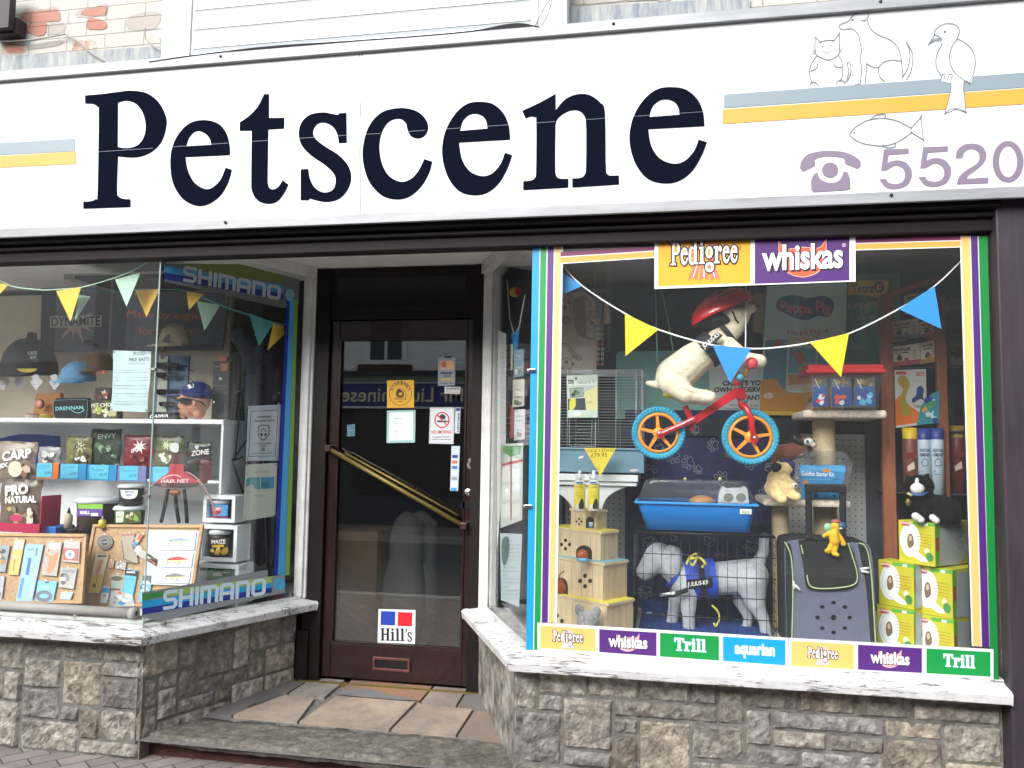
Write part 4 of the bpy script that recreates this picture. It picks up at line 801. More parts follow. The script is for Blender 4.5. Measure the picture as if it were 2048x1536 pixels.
def f(g):
    g.quad((1531, 680), (1690, 676), (1684, 780), (1524, 782), '#5b9db3'); g.pp(spl([(1522, 760, 1), (1540, 757), (1556, 762), (1566, 778), (1600, 786), (1680, 770, 1), (1684, 826, 1), (1519, 824, 1)], 4), '#e09a3c'); g.quad((1519, 822), (1684, 824), (1684, 832), (1519, 830), '#f0cd4a')
    g.pp(spl([(1555, 600), (1570, 592), (1592, 590), (1612, 596), (1630, 594), (1650, 592), (1668, 604), (1664, 625), (1655, 634), (1635, 632), (1615, 640), (1590, 636), (1570, 626), (1554, 618)], 4), '#3f6f92')
    g.txt('Peppa', 1560, 622, 1624, 628, 20, '#e58ea0', bold=.03); g.txt('Pig', 1632, 622, 1661, 627, 20, '#e58ea0', bold=.03)
    g.txt('Peppa Pig', 1575, 668, 1640, 668, 9, '#f4f0ee', bold=.05); g.txt('Peppa Pig', 1575, 668, 1640, 668, 9, '#b8455a', bold=.0); g.txt('A', 1650, 664, 1657, 664, 6, '#b8455a', bold=.02)
    g.quad((1575, 674), (1636, 672), (1636, 780), (1571, 782), '#d8cfbb'); g.quad((1579, 696), (1632, 694), (1630, 745), (1576, 747), '#6fb1c4'); g.blotch(1578, 700, 1630, 742, ['#e08a5a', '#d9b06a', '#c9604a'], 6, 8, 4); g.quad((1577, 750), (1630, 748), (1630, 768), (1576, 770), '#d39a55')
    g.pp(spl([(1550, 683), (1556, 676), (1560, 684), (1566, 686), (1560, 692), (1553, 694), (1546, 690)], 3), '#d9705e'); g.pp(spl([(1590, 712), (1600, 702), (1608, 714), (1600, 728), (1592, 722)], 3), '#d9705e')
    g.pp(spl([(1526, 791), (1535, 785), (1546, 787), (1545, 795), (1532, 797)], 3), '#efe0bd'); g.line([(1529, 790), (1531, 796)], .8, '#b08040'); g.line([(1535, 787), (1536, 797)], .8, '#b08040'); g.line([(1544, 730), (1544, 756)], 2, '#c97862'); g.line([(1538, 736), (1544, 744)], 2, '#c97862')
poster('teal and orange sea scene toy poster with wavy blue title', 'poster', .98, [(1534, 572), (1694, 564), (1686, 832), (1517, 830)], '#cdeee9', f)
def f(g):
    g.pp([(1686, 560), (1694, 560), (1694, 720), (1686, 720)], '#7fb5bb'); g.txt('Keeping', 1680, 620, 1760, 612, 15, '#ddd8cb', bold=.0); g.txt('fun with', 1701, 642, 1775, 636, 14, '#ddd8cb')
poster('dark green board with handwritten cream lettering', 'display board', 1.06, [(1672, 552), (1800, 545), (1800, 736), (1672, 736)], '#6bb09f', f)
def f(g): g.txt('Tetra', 1703, 586, 1748, 584, 17, '#2c2a22', bold=.02); g.line(ell(1758, 574, 8, 9, 18), 4, '#2c2a22', True); g.pp(ell(1760, 574, 3, 3, 8), '#c5483a')
poster('small yellow wavy fish food sign on the green board', 'sign', 1.02, spl([(1698, 560, 1), (1777, 561, 1), (1775, 593, 1), (1750, 594), (1722, 588), (1696, 591, 1)], 4), '#f6cf4a', f, nm='shop_sign')
mk('foil', '#a8977a', .25, metal=.5)
g = G(); g.pslab([(1510, 586), (1530, 586), (1526, 668), (1506, 664)], .9, .004, 'foil'); g.done('foil_packet', label='gold foil packet hanging beside the red helmet', cat='packet')
# hanging straps
mk('strap_green', '#5f8a80', .7)
for pts, lab in (([(1311, 575), (1313, 660), (1316, 745)], 'green strap hanging straight down from the window top'), ([(1322, 575), (1336, 640), (1347, 705)], 'green strap slanting down to the dog on the bike')):
    g = G(); g.tube([at(x, y, .5) for x, y in pts], .0045, 'strap_green', n=4); g.done('hanging_strap', label=lab, cat='strap')
# ---- grey play mat, treats and bead strings at the left
mk('mat_grey', '#b0a59b', .85, var=.12, vs=10, bump=.3); 
def f(g):
    g.pp(spl([(1148, 600), (1170, 592), (1184, 606), (1190, 640), (1192, 676), (1160, 672), (1146, 640)], 4), '#8b7f74'); g.pp(ell(1133, 640, 9, 7, 16), '#8a847e'); g.line(ell(1133, 640, 9, 7, 16), 1, '#3a3532', True)
    for cx, cy in ((1142, 700), (1148, 710), (1158, 716)): g.pp(ell(cx, cy, 6, 5, 10), '#8f8b7c'); g.line(ell(cx, cy, 6, 5, 10), .8, '#3a3532', True)
    g.line(curve([(1118, 692), (1128, 686), (1140, 694), (1146, 712), (1158, 722)], 4), .9, '#3a3532'); g.line(ell(1133, 728, 12, 12, 18), 1, '#3a3532', True); g.pp(ell(1133, 724, 3, 4, 8), '#4a4440'); g.pp(ell(1146, 728, 3, 3, 8), '#4a4440')
poster('grey printed cushion mat hanging behind the bird cage', 'play mat', .85, spl([(1095, 590, 1), (1150, 585, 1), (1190, 600), (1192, 740, 1), (1095, 740, 1)], 2), 'mat_grey', f, .02, 'play_mat')
def f(g): g.blotch(1120, 600, 1142, 618, ['#b07a6a', '#d8c8b8', '#7c4a40'], 6, 8, 2); g.rect(1121, 590, 1130, 594, '#c8b8a8')
poster('small bag with printed card top hanging in front of the grey mat', 'packet', .8, [(1118, 588), (1147, 583), (1144, 606), (1133, 620), (1118, 622)], '#8f7c70', f, .01, 'hanging_packet')
tb = thing('treat_bag', 'clear hanging bag of golden knotted chews', 'treat bag', at(1185, 670, .7))
mk('chew', '#c9a878', .6, var=.2, vs=40); rd = random.Random(8); g = G()
for i in range(26):
    x = rd.uniform(1176, 1196); y = rd.uniform(608, 672); p = at(x, y, .7+rd.uniform(-.01, .01)); a = rd.uniform(0, 3); g.tube([p-Vector((.012*math.cos(a), 0, .012*math.sin(a))), p+Vector((.012*math.cos(a), .004, .012*math.sin(a)))], .0045, 'chew', n=6)
g.done('chews', tb, kind=None); g = G(); g.pslab([(1170, 598), (1204, 588), (1202, 678), (1172, 672)], .68, .03, 'cellophane'); g.done('wrapper', tb)
g = G(); g.tube([at(1190, 545, .7), at(1188, 592, .7)], .0015, 'steel', n=4); g.done('hook', tb)
tg = G(FR(.7)); tg.pslab([(1208, 605), (1216, 604), (1221, 646), (1207, 648)], .7, .003, '#b79a74'); tg.done('cardboard_tag', label='narrow brown cardboard tag beside the bag of chews', cat='tag')
for sx, n_, lab in ((1196, 9, 'string of pale rings hanging nearer the grey mat'), (1205, 9, 'string of pale rings hanging right of the other string')):
    g = G(); g.tube([at(sx, 640, .72), at(sx, 735, .72)], .002, 'black', n=4)
    for k in range(n_): p = at(sx, 648+k*10, .71); g.tube([p+Vector((.006*math.cos(a*math.pi/5), 0, .0075*math.sin(a*math.pi/5))) for a in range(10)], .0018, '#cfc4b4' if k % 4 else '#c98a80', n=5, closed=True)
    g.done('bead_string', label=lab, cat='bead string', group='ring strings beside the grey mat')
# ---- bird cage on its stand
mk('wire', '#c9cccf', .35, metal=.3); mk('cage_blue', '#6f93a8', .45); mk('table_grey', '#e2e6e9', .5)
CY = .55
cg = thing('bird_cage', 'white wire bird cage on a slate blue tray', 'bird cage', at(1200, 945, CY))
a, b = at(1085, 820, CY), at(1284, 820, CY); zt_, zb_ = at(1200, 739, CY).z, at(1200, 896, CY).z; cy0, cy1 = CY+.02, CY+.42
g = G(); g.box((a.x-.01, CY, at(1200, 945, CY).z), (b.x+.012, cy1+.02, zb_-.004), 'cage_blue'); g.box((a.x-.02, CY-.01, zb_-.01), (b.x+.02, cy1+.03, zb_), 'cage_blue'); ct = g.done('tray', cg, bev=.006)
g = G(FR(CY-.001), .002); g.pp(ell(1268, 941, 9, 2.6, 16), '#d8dde0'); g.txt('savic', 1262, 942.5, 1274, 942.5, 2.6, '#54707f'); g.quad((1157, 914), (1166, 911), (1167, 915), (1158, 918), '#dfe3e5'); g.done('maker_plate', ct)
g = G()
nw = 26; rnd = .03
for k in range(nw+1):
    z = zb_+(zt_-zb_)*k/nw; pts = [(a.x, cy0, z), (b.x, cy0, z), (b.x, cy1, z), (a.x, cy1, z)]; g.tube(pts, .0012, 'wire', n=4, closed=True)
for x in [a.x+(b.x-a.x)*q for q in (0, .25, .5, .74, .94, 1)]: g.tube([(x, cy0-.002, zb_), (x, cy0-.002, zt_), (x, cy1, zt_), (x, cy1, zb_)], .002, 'wire', n=4)
for y in [cy0+(cy1-cy0)*q for q in (.33, .66)]: g.tube([(b.x+.002, y, zb_), (b.x+.002, y, zt_), (a.x, y, zt_)], .0018, 'wire', n=4)
for k in range(1, 16): y = cy0+(cy1-cy0)*k/16; g.tube([(a.x, y, zt_), (b.x, y, zt_)], .001, 'wire', n=4)
g.done('wires', cg)
g = G(); d0 = [(1139, 836), (1139, 893), (1191, 893), (1191, 836)]; g.tube([at(x, y, CY+.012) for x, y in d0], .0022, 'wire', n=5, closed=True); g.done('cage_door', cg)
def f(g):
    g.rect(1134, 762, 1195, 771, '#dfe6dc'); g.txt('50p', 1136, 768, 1148, 767, 8, '#1c2220', bold=.03); g.rect(1135, 760, 1147, 761.5, '#1c2220'); g.txt('rekord 4', 1154, 768, 1189, 766, 7, '#6a8a80'); g.quad((1138, 776), (1166, 774), (1168, 792), (1140, 796), '#9db0a6'); g.line([(1140, 778), (1166, 776), (1168, 792), (1142, 796)], .8, '#555555', True); g.blotch(1142, 780, 1166, 794, ['#4a3028', '#2e4a30', '#6f8a6a'], 6, 7, 3)
    g.pp(spl([(1164, 834, 1), (1168, 790), (1182, 778), (1195, 772, 1), (1195, 834, 1)], 4), '#e9e5a8'); g.quad((1136, 798), (1170, 796), (1172, 820), (1136, 822), '#3c4a50'); g.pp(spl([(1140, 800), (1150, 796), (1151, 812), (1140, 822)], 3), '#e0da50'); g.rect(1136, 820, 1195, 835, '#cfe2d4'); g.pp(ell(1155, 827, 8, 5, 12), '#eef6ee'); g.txt('Canary', 1172, 806, 1184, 806, 4, '#c0503a')
    g.pp(ell(1152, 757, 2.5, 2.5, 8), 'black')
poster('product card with green bird picture clipped to the bird cage', 'product card', CY-.012, [(1133, 751), (1195, 749), (1196, 833), (1135, 836)], '#c8d2c8', f, .002, 'product_card')
def tbl():
    t = thing('cage_stand', 'pale grey arched stand carrying the bird cage', 'stand', at(1190, 1060, CY-.02)); y0 = CY-.04
    g = G(); p, q = at(1080, 950, y0), at(1276, 950, y0); g.box((p.x, y0, at(1180, 962, y0).z), (q.x, CY+.46, at(1180, 948, y0).z-.002), 'table_grey'); g.box((p.x+.01, y0+.012, at(1180, 971, y0).z), (q.x-.006, CY+.44, at(1180, 963, y0).z), 'table_grey'); g.done('top', t, bev=.003)
    g = G(); g.pslab([(1100, 972), (1258, 972)]+curve([(1256, 973), (1232, 982), (1212, 998), (1200, 1030)], 5)+[(1199, 1110), (1150, 1110)]+curve([(1148, 1030), (1140, 1008), (1122, 990), (1100, 980)], 5), y0+.03, .02, 'table_grey'); g.done('leg', t)
tbl()
# price pennant
g = G(FR(.44), .0003); g.pslab([(1168, 896), (1232, 896), (1201, 952)], .44, .001, '#f1d94e'); g.txt('CAGE + STAND', 1174, 905, 1228, 903, 6, '#5c5410'); g.txt('£79.95', 1182, 915, 1214, 914, 8, '#5c5410'); g.done('price_pennant', label='yellow paper pennant with handwritten cage price', cat='price tag')
# ================================================================ boxes seen by their corner
def vbox(g, xl, xe, xr, yt, yb, Y, th, m, top=None, ml=None):
    """box turned to show a left and a right face; the near upright edge at pixel x=xe and depth Y"""
    E_ = at(xe, (yt+yb)/2, Y); n1 = Vector((-math.sin(th), -math.cos(th), 0)); n2 = Vector((math.cos(th), -math.sin(th), 0))
    A = hit(xl, yt, E_, n1); B = hit(xr, yt, E_, n2); w1 = (A-E_); w1.z = 0; w2 = B-E_; w2.z = 0; z1, z0 = at(xe, yt, Y).z, at(xe, yb, Y).z
    e = Vector((E_.x, E_.y, 0)); c = [e, e+w2, e+w1+w2, e+w1]
    V = [(p.x, p.y, z0) for p in c]+[(p.x, p.y, z1) for p in c]
    g.add(V, [(3, 2, 1, 0), (4, 5, 6, 7), (0, 1, 5, 4), (1, 2, 6, 5), (2, 3, 7, 6), (3, 0, 4, 7)], m)
    return (E_, n1), (E_, n2), z0, z1
mk('pale_wood', '#cdb896', .6, var=.10, vs=5, stretch=(6, 6, 1), bump=.15)
HY = .20
HUT = [('smallest wooden toy house on top of the stack, blue toy inside', 1142, 1192, 1213, 1026, 1060, .34, 1138, 1194.5, 1216, 'small'), ('second wooden toy house from the top with orange ball inside', 1100, 1201, 1235, 1069, 1127, .28, 1095, 1204, 1238, 'mid'),
       ('third wooden toy house from the top, small orange bag in its door', 1100, 1206, 1254, 1132, 1206, .22, 1095, 1210, 1258, 'big'), ('largest wooden toy house at the bottom with grey plush head in its door', 1100, 1213, 1266, 1213, 1300, .17, 1095, 1217, 1270, 'base')]
for lab, xl, xe, xr, yt, yb, Y, rl, re_, rr, k in HUT:
    t = thing('toy_house', lab, 'toy house', at(xe-20, yb, Y), 'wooden toy houses stacked like steps'); g = G(); pl, pr_, z0, z1 = vbox(g, xl, xe, xr, yt, yb, Y, .6, 'pale_wood'); 
    g.plane = (pl[0], pl[1]); g.l = .0006; sl = .07
    for q in range(1, 5): x = xl+(xe-xl)*q/5; g.line([(x, yt+2-(xe-x)*sl), (x, yb-2-(xe-x)*sl)], .6, '#8a7558')
    g.plane = (pr_[0], pr_[1])
    for q in range(1, 4): x = xe+(xr-xe)*q/4; g.line([(x, yt+2-(x-xe)*.15), (x, yb-2-(x-xe)*.15)], .5, '#8a7558')
    g.txt('pet', xe+(xr-xe)*.6, yb-10, xe+(xr-xe)*.85, yb-12, 5, '#a08a66'); g.done('box', t, bev=.002)
    g = G(); vbox(g, rl, re_, rr, yt-5, yt, Y-.008, .6, 'pale_wood'); rf = g.done('roof', t, bev=.001)
    if k != 'small':
        g = G(); vbox(g, rl, re_-1, rr-1, yt-6.2, yt-5.2, Y-.006, .6, {'mid': '#e6d552', 'big': '#7fb7c4', 'base': '#e6d552'}[k]); g.done('paper_liner', rf)
    dc = {'small': (1180, 13, 17), 'mid': (1168, 16, 31), 'big': (1122, 14, 42), 'base': (1175, 24, 40)}[k]; hx = {'small': (1158, 1043), 'mid': (1131, 1089), 'big': (1170, 1162), 'base': (1114, 1242)}[k]
    g = G((pl[0], pl[1]), .0012); x, w_, h_ = dc[0], dc[1], dc[2]; s0 = yb-3-(xe-x)*sl
    if k == 'base': s0 += 5
    arch = [(x-w_, s0), (x-w_, s0-h_*.55)]+ell(x, s0-h_*.55, w_, h_*.45, 10, 180, 360)+[(x+w_, s0)]
    if k == 'small': arch = [(x-8, s0), (x-8, s0-14)]+ell(x, s0-14, 8, 9, 10, 180, 360)+[(x+8, s0)]
    g.pp(arch, '#2a1f18'); g.done('door_opening', t)
    g = G((pl[0], pl[1]), .0012); r = {'small': 2, 'mid': 3.2, 'big': 4, 'base': 4}[k]
    for dx, dy in ((0, -2.6), (0, 2.6), (-2.5, 0), (2.5, 0)): g.pp(ell(hx[0]+dx*r, hx[1]+dy*r, r, r*1.15, 10), '#2a1f18')
    g.done('vent_holes', t)
mk('ball_orange', '#b5562c', .25); mk('bag_orange', '#d9702c', .6); mk('toy_blue', '#7fb4d6', .5); mk('plush_grey', '#8b8a8c', .95, var=.25, vs=60, bump=.8, bs=150, sheen=.3)
g = G(); p = at(1165, 1110, .22); g.ball(p, .026, 'ball_orange'); g.ball(p+Vector((0, -.004, -.02)), (.028, .026, .014), 'toy_blue'); g.done('ball_toy', label='orange ball on a pale blue base in the second toy house', cat='toy')
g = G(); p = at(1182, 1050, .30); g.ball(p, (.011, .01, .012), 'toy_blue'); g.ball(p+Vector((-.006, -.006, .01)), .004, 'upvc'); g.ball(p+Vector((.006, -.006, .010)), .004, 'upvc'); g.done('small_toy', label='tiny blue and white toy in the doorway of the topmost toy house', cat='toy')
g = G(); a = at(1120, 1175, .15); g.ball(a, (.027, .018, .03), 'bag_orange'); g.ball(a+Vector((0, 0, .028)), (.018, .012, .012), 'bag_orange'); g.tube([a+Vector((-.01, -.01, .03)), a+Vector((.0, -.012, .06)), a+Vector((.02, -.01, .075))], .003, 'bag_orange', n=5); g.done('orange_pouch', label='small orange drawstring pouch in the third toy house', cat='pouch')
pk = at(1176, 1242, .13); s_ = pxm(.13)
skin([('e', pk, (22*s_, 16*s_, 20*s_)), ('e', pk+Vector((-17*s_, 0, 20*s_)), (9*s_, 4*s_, 11*s_)), ('e', pk+Vector((16*s_, 0, 18*s_)), (9*s_, 4*s_, 11*s_)), ('e', pk+Vector((0, -12*s_, -6*s_)), (10*s_, 10*s_, 8*s_))], 'plush_grey', .0035, 2, 'plush_toy', label='grey plush toy head with round ears peeking from the bottom house', cat='plush toy')
# spray bottles
def spray(x, lab, cc):
    t = thing('spray_bottle', lab, 'spray bottle', at(x, 1021, .30), 'spray bottles on the small toy house'); o = at(x, 1021, .30); s_ = pxm(.30); r = 11*s_
    g = G(); g.lathe(o, [(0, 0), (r, 0), (r, 3*s_), (r, 50*s_), (r*.85, 55*s_), (r*.35, 59*s_), (.001, 59*s_)], '#eee9c2', mats=['#f2f2ee', '#f2f2ee', '#e8d84a', '#f2f2ee', '#f2f2ee', '#f2f2ee'], n=20); bd = g.done('bottle', t)
    g = G(FR(.30-r-.001), .0003); g.pp(ell(x, 966, 8, 3, 12), '#1f4a8a'); g.txt('Johnson', x-7, 968, x+7, 968, 3, '#ffffff'); g.txt('Fly Strike', x-7, 976, x+7, 976, 4, cc); g.scrib(x-7, 980, x+6, 996, '#6a6a30', 5, 2, .7); g.pp(spl([(x-2, 1016), (x+2, 1000), (x+7, 998), (x+9, 1010), (x+7, 1017)], 3), '#2c2a2a'); g.pp(spl([(x-9, 1017), (x-6, 1008), (x-2, 1010), (x-2, 1017)], 3), '#e6e0d6'); g.done('label', bd)
    g = G(); g.lathe(o+Vector((0, 0, 59*s_)), [(0, 0), (5.5*s_, 0), (5.5*s_, 6*s_), (3*s_, 8*s_), (3*s_, 17*s_), (0, 17.5*s_)], '#f1f2f2', n=14); g.done('pump', t)
    g = G(); g.lathe(o+Vector((0, 0, 58*s_)), [(9*s_, 0), (9*s_, 23*s_), (0, 24*s_)], 'clear', n=14); g.done('clear_cap', t)
spray(1159, 'yellow labelled pump bottle, left of the two on the toy house', '#c9402c'); spray(1187, 'yellow labelled pump bottle, right of the two on the toy house', '#2c6a3a')
# clips of the glass corner, hooks
for x, y, lab in ((1063, 741, 'upper chrome clip joining the glass at the right window corner'), (1056, 1013, 'lower chrome clip joining the glass at the right window corner')):
    g = G(); p = at(x, y, -.004); g.box((p.x-.012, -.012, p.z-.007), (p.x+.02, .008, p.z+.007), 'chrome'); g.box((p.x-.02, -.01, p.z-.006), (p.x-.008, .03, p.z+.006), 'steel'); g.done('glass_clip', label=lab, cat='glass clip', bev=.002)
for x, y, lab in ((1003, 512, 'black screw hook in the soffit right of the door, nearer the street'), (1047, 509, 'small screw hook in the soffit above the right corner glass'), (486, 518, 'screw hook under the beam at the left splayed window')):
    g = G(); p = hit(x, y, (0, 0, CEIL-.03), Vector((0, 0, 1))); g.tube([p+Vector((0, 0, .03)), p+Vector((0, 0, .008))]+[p+Vector((.012*math.sin(a*.6), 0, -.004+.012*math.cos(a*.6))) for a in range(9)], .0028, 'steel', n=6); g.done('screw_hook', label=lab, cat='hook', group='hooks above the windows')
# ================================================================ balance bike with the dog rider
mk('tyre_blue', '#2a93b5', .6, bump=.0); mk('rim_orange', '#e88f2e', .4); mk('frame_red', '#c51f2a', .22, coat=.6); mk('seat_yellow', '#ecd21e', .4); mk('bolt', (.8, .8, .8), .15, metal=1); mk('collar_grey', '#5f7f90', .45)
KY = .24; ks = pxm(KY)
bike = thing('balance_bike', 'small red balance bike with blue tyres and yellow saddle hung on cords', 'balance bike', at(1410, 915, KY))
def mkwheel(cx, cy, r, a0):
    c = at(cx, cy, KY); ty = r*ks; t_ = 11.5*ks; Rm = ty-t_
    g = G(); g.lathe(c+Vector((0, .012, 0)), [(Rm-.012, .002), (Rm, 0), (Rm+.001, .02), (Rm-.008, .032), (Rm-.014, .032), (Rm-.016, .002)], 'rim_orange', n=48, ax=(0, -1, 0))
    for k in range(5):
        a = a0+2*math.pi*k/5; d = Vector((math.cos(a), 0, math.sin(a))); q = Vector((-math.sin(a), 0, math.cos(a)))
        A, B = c+d*.012, c+d*(Rm-.012)
        for wd, y0, y1 in ((.0055, -.018, -.004),):
            V = [A-q*.009, B-q*wd, B+q*wd, A+q*.009]; g.slab([p+Vector((0, y0, 0)) for p in V], (0, -1, 0), .016, 'rim_orange')
    g.lathe(c+Vector((0, .01, 0)), [(0, .036), (.020, .036), (.026, .028), (.026, 0), (0, 0)], 'rim_orange', n=20, ax=(0, -1, 0)); w_ = g.done('wheel', bike, bev=.0)
    g = G(); prof = [(Rm-.002, 0), (Rm+.002, -.006), (ty-.010, -.010), (ty-.002, -.003), (ty, .01), (ty-.002, .023), (ty-.010, .030), (Rm+.002, .026), (Rm-.002, .02)]; g.lathe(c+Vector((0, .01, 0)), prof, 'tyre_blue', n=60, ax=(0, -1, 0))
    for i in range(44):
        a = 2*math.pi*i/44; g.ball(c+Vector((math.cos(a)*(ty-.009), -.019, math.sin(a)*(ty-.009))), (.006, .004, .006), 'tyre_blue', n=6)
        g.ball(c+Vector((math.cos(a+.07)*(ty-.019), -.017, math.sin(a+.07)*(ty-.019))), (.004, .003, .004), 'tyre_blue', n=6)
    g.done('tyre', w_); return c
wb0 = mkwheel(1317, 866, 50.5, .4); wf0 = mkwheel(1500.5, 874, 52, .15)
def kp(x, y, dy=0): return at(x, y, KY)+Vector((0, dy, 0))
g = G()
for dy in (-.034, .034): g.tube([kp(x, y, dy) for x, y in curve([(1322, 868), (1345, 858), (1368, 848), (1388, 838)], 4)], [.012, .012, .0125, .013, .013, .013, .013, .0135, .014, .014, .014, .014, .015], 'frame_red', n=8); g.ball(kp(1322, 868, dy), (.022, .008, .020), 'frame_red', n=12)
def flat(p0, p1, h0, h1, th, y0=0): a, b = kp(*p0), kp(*p1); d = (b-a).normalized(); q = Vector((-d.z, 0, d.x)); g.slab([a+q*h0, b+q*h1, b-q*h1, a-q*h0], (0, -1, 0), th, 'frame_red')
g.box(kp(1380, 848, -.03)[:], kp(1392, 834, .03)[:], 'frame_red')
l0 = len(g.v); flat((1382, 846), (1478, 781), .016, .020, .034); 
for v in g.v[l0:]: v.y -= .017
g.tube([kp(1386, 848), (kp(1370, 812))], .014, 'frame_red', n=10); g.tube([kp(1381, 840), kp(1385, 861)], .011, 'frame_red', n=10)
l0 = len(g.v); g.slab([kp(1471, 779), kp(1488, 776), kp(1492, 794), kp(1489, 799), kp(1476, 800), kp(1470, 790)], (0, -1, 0), .05, 'frame_red')
for v in g.v[l0:]: v.y -= .025
g.done('frame', bike, bev=.003)
g = G(); g.tube([kp(1483, 798), kp(1484, 812)], .017, 'frame_red', n=12)
for dy in (-.036, .036): g.tube([kp(x, y, dy*q) for x, y, q in ((1484, 810, .4), (1492, 818, .9), (1500, 834, 1), (1502, 850, 1), (1506, 876, 1))], [.016, .0145, .013, .0125, .0135], 'frame_red', n=10); g.ball(kp(1507, 878, dy), (.020, .008, .022), 'frame_red', n=12)
g.done('fork', bike)
g = G()
for c in (wb0, kp(1506, 875)):
    for dy in (-.046, .046): g.lathe(c+Vector((.003, dy, 0)), [(0, .006), (.007, .005), (.009, 0)], 'bolt', n=6, ax=(0, -1 if dy < 0 else 1, 0))
g.done('axle_nut', bike)
g = G(); g.tube([kp(1477, 774), kp(1474, 757)], .017, 'frame_red', n=12); g.tube([kp(1478, 777), kp(1477, 772)], .020, 'collar_grey', n=14); g.tube([kp(1487, 800), kp(1487, 805)], .019, 'collar_grey', n=14); g.tube([kp(1473, 762, -.12), kp(1472, 757, -.06), kp(1472, 757, .06), kp(1473, 760, .13)], .010, 'frame_red', n=10)
g.done('handlebar', bike)
g = G(); g.tube([kp(1473, 762, -.12), kp(1474, 762, -.19)], .014, '#3d8ba8', n=10); g.done('grip', bike)
sk = lambda p, m, v, s=3, **k: skin(p, m, v, s, **k)
sk([('c', kp(1338, 786), kp(1400, 797), .022, .017), ('e', kp(1345, 789), (.045, .055, .018)), ('c', kp(1340, 783, -.02), kp(1330, 779), .016, .012), ('c', kp(1398, 797), kp(1412, 783), .014, .012)], 'seat_yellow', .005, 4, name='saddle', parent=bike)
g = G(); g.tube([at(1492, 560, KY), at(1491, 698, KY-.12), at(1478, 762, KY-.06)], .003, 'tape', n=4); g.done('hanging_cord', bike)
# the plush dog
mk('plush_cream', '#e0d6bc', .95, var=.10, vs=45, bump=.8, bs=70, sheen=.3); mk('helmet_red', '#d01c28', .22, coat=.5); mk('webbing', '#1f1f26', .75, bump=.3, bs=200)
s_ = ks; rid = thing('plush_dog', 'cream stuffed dog riding the balance bike in a red helmet and black harness', 'plush dog', kp(1390, 800))
C_ = lambda a, b, r0, r1, da=0, db=0: ('c', kp(*a, da), kp(*b, db), r0*s_, r1*s_)
sk([C_((1350, 752), (1385, 722), 37, 33), C_((1385, 722), (1432, 690), 33, 27), C_((1432, 690), (1465, 655), 27, 22), C_((1465, 655), (1480, 632), 21, 19), ('e', kp(1462, 632), (30*s_, 27*s_, 20*s_)), C_((1480, 624), (1503, 616), 14, 10),
    C_((1345, 765), (1372, 790), 26, 17, -.05, -.08), C_((1372, 790), (1418, 797), 14, 12, -.08, -.085), C_((1345, 765), (1372, 790), 26, 17, .05, .08), C_((1372, 790), (1410, 797), 14, 12, .08, .085),
    C_((1455, 690), (1490, 722), 14, 11, -.05, -.09), C_((1490, 722), (1515, 726), 12, 13, -.09, -.08), C_((1315, 770), (1296, 766), 8, 5)], 'plush_cream', .006, 4, name='body', parent=rid)
g = G(); g.ball(kp(1497, 733, -.14), (11*s_, .02, 11*s_), '#c8424e'); g.tube([kp(1490, 742, -.12), kp(1484, 757, -.1)], .010, '#c98a4a', n=8); g.done('grip_ball', rid)
# harness: bands wrapped round the chest + lettered strip
def band(c, ax, rx, ry, wd, th, m, par, nm, n=36, tex=None):
    ax = Vector(ax).normalized(); side = Vector((0, 1, 0)); o = ax.cross(side).normalized(); g = G(); V = []
    for k in range(n):
        a = 2*math.pi*k/n; d = o*math.cos(a)*rx+side*math.sin(a)*ry; dn = d.normalized()
        for q, r in ((-wd, 0), (-wd, th), (wd, th), (wd, 0)): V.append(Vector(c)+ax*q+d+dn*r)
    Fc = []
    for k in range(n):
        j = (k+1) % n
        for q in range(4): Fc.append((k*4+q, k*4+(q+1) % 4, j*4+(q+1) % 4, j*4+q))
    g.add(V, Fc, m, False); return g.done(nm, par)
ax = kp(1470, 655)-kp(1385, 722)
band(kp(1420, 698), ax, 31*s_, 31*s_, 13*s_, .006, 'webbing', rid, 'harness'); band(kp(1452, 668), ax, 26*s_, 26*s_, 5*s_, .006, 'webbing', rid, 'chest_strap')
g = G(FR(KY-.105), .0008); c0 = kp(0, 0)
loop = [(1400, 694), (1434, 663), (1446, 671), (1412, 704)]; g.pslab(loop, KY-.105, .006, 'black'); g.txt('JULIUS-K9', 1408, 697, 1440, 670, 8, '#e8e8ea', bold=.02, upv=(-.65, -.76)); g.done('lettered_strip', rid)
hc = kp(1446, 624, 0)
def helm():
    g = G(); ang = R(24); n, h = 28, 12; V = []; rx, rz, ry = 63*s_, 42*s_, 44*s_
    for i in range(h+1):
        for k in range(n):
            ph = math.pi*.5*i/h; a = 2*math.pi*k/n; rr = math.sin(ph+.0001); x = rx*rr*math.cos(a)*(1+.0*math.cos(a)); y = ry*rr*math.sin(a)*(1-.12*math.cos(a)); z = rz*math.cos(ph)+.006*abs(math.sin(a*2.5))*rr*(1 if ph < 1.3 else 0)
            ridge = .006*max(0, math.cos(3*y/ry*math.pi*1.5))*math.cos(ph)
            z += ridge; V.append(hc+Vector((x*math.cos(ang)-z*math.sin(ang)*.6, y, x*math.sin(ang)+z*math.cos(ang)-.005)))
    Fc = [(i*n+k, (i+1)*n+k, (i+1)*n+(k+1) % n, i*n+(k+1) % n) for i in range(h) for k in range(n)]; Fc.append(tuple((h*n+k) for k in range(n)))
    g.add(V, Fc, 'helmet_red', True); return g
g = helm(); g.done('helmet', rid)
skin([('e', kp(1432, 642), (34*s_, 34*s_, 16*s_)), ('c', kp(1430, 650), kp(1455, 662), 15*s_, 17*s_)], 'webbing', .005, 3, 'helmet_underside', rid)  # dark blob added to stand for the black underside of the helmet
g = G()
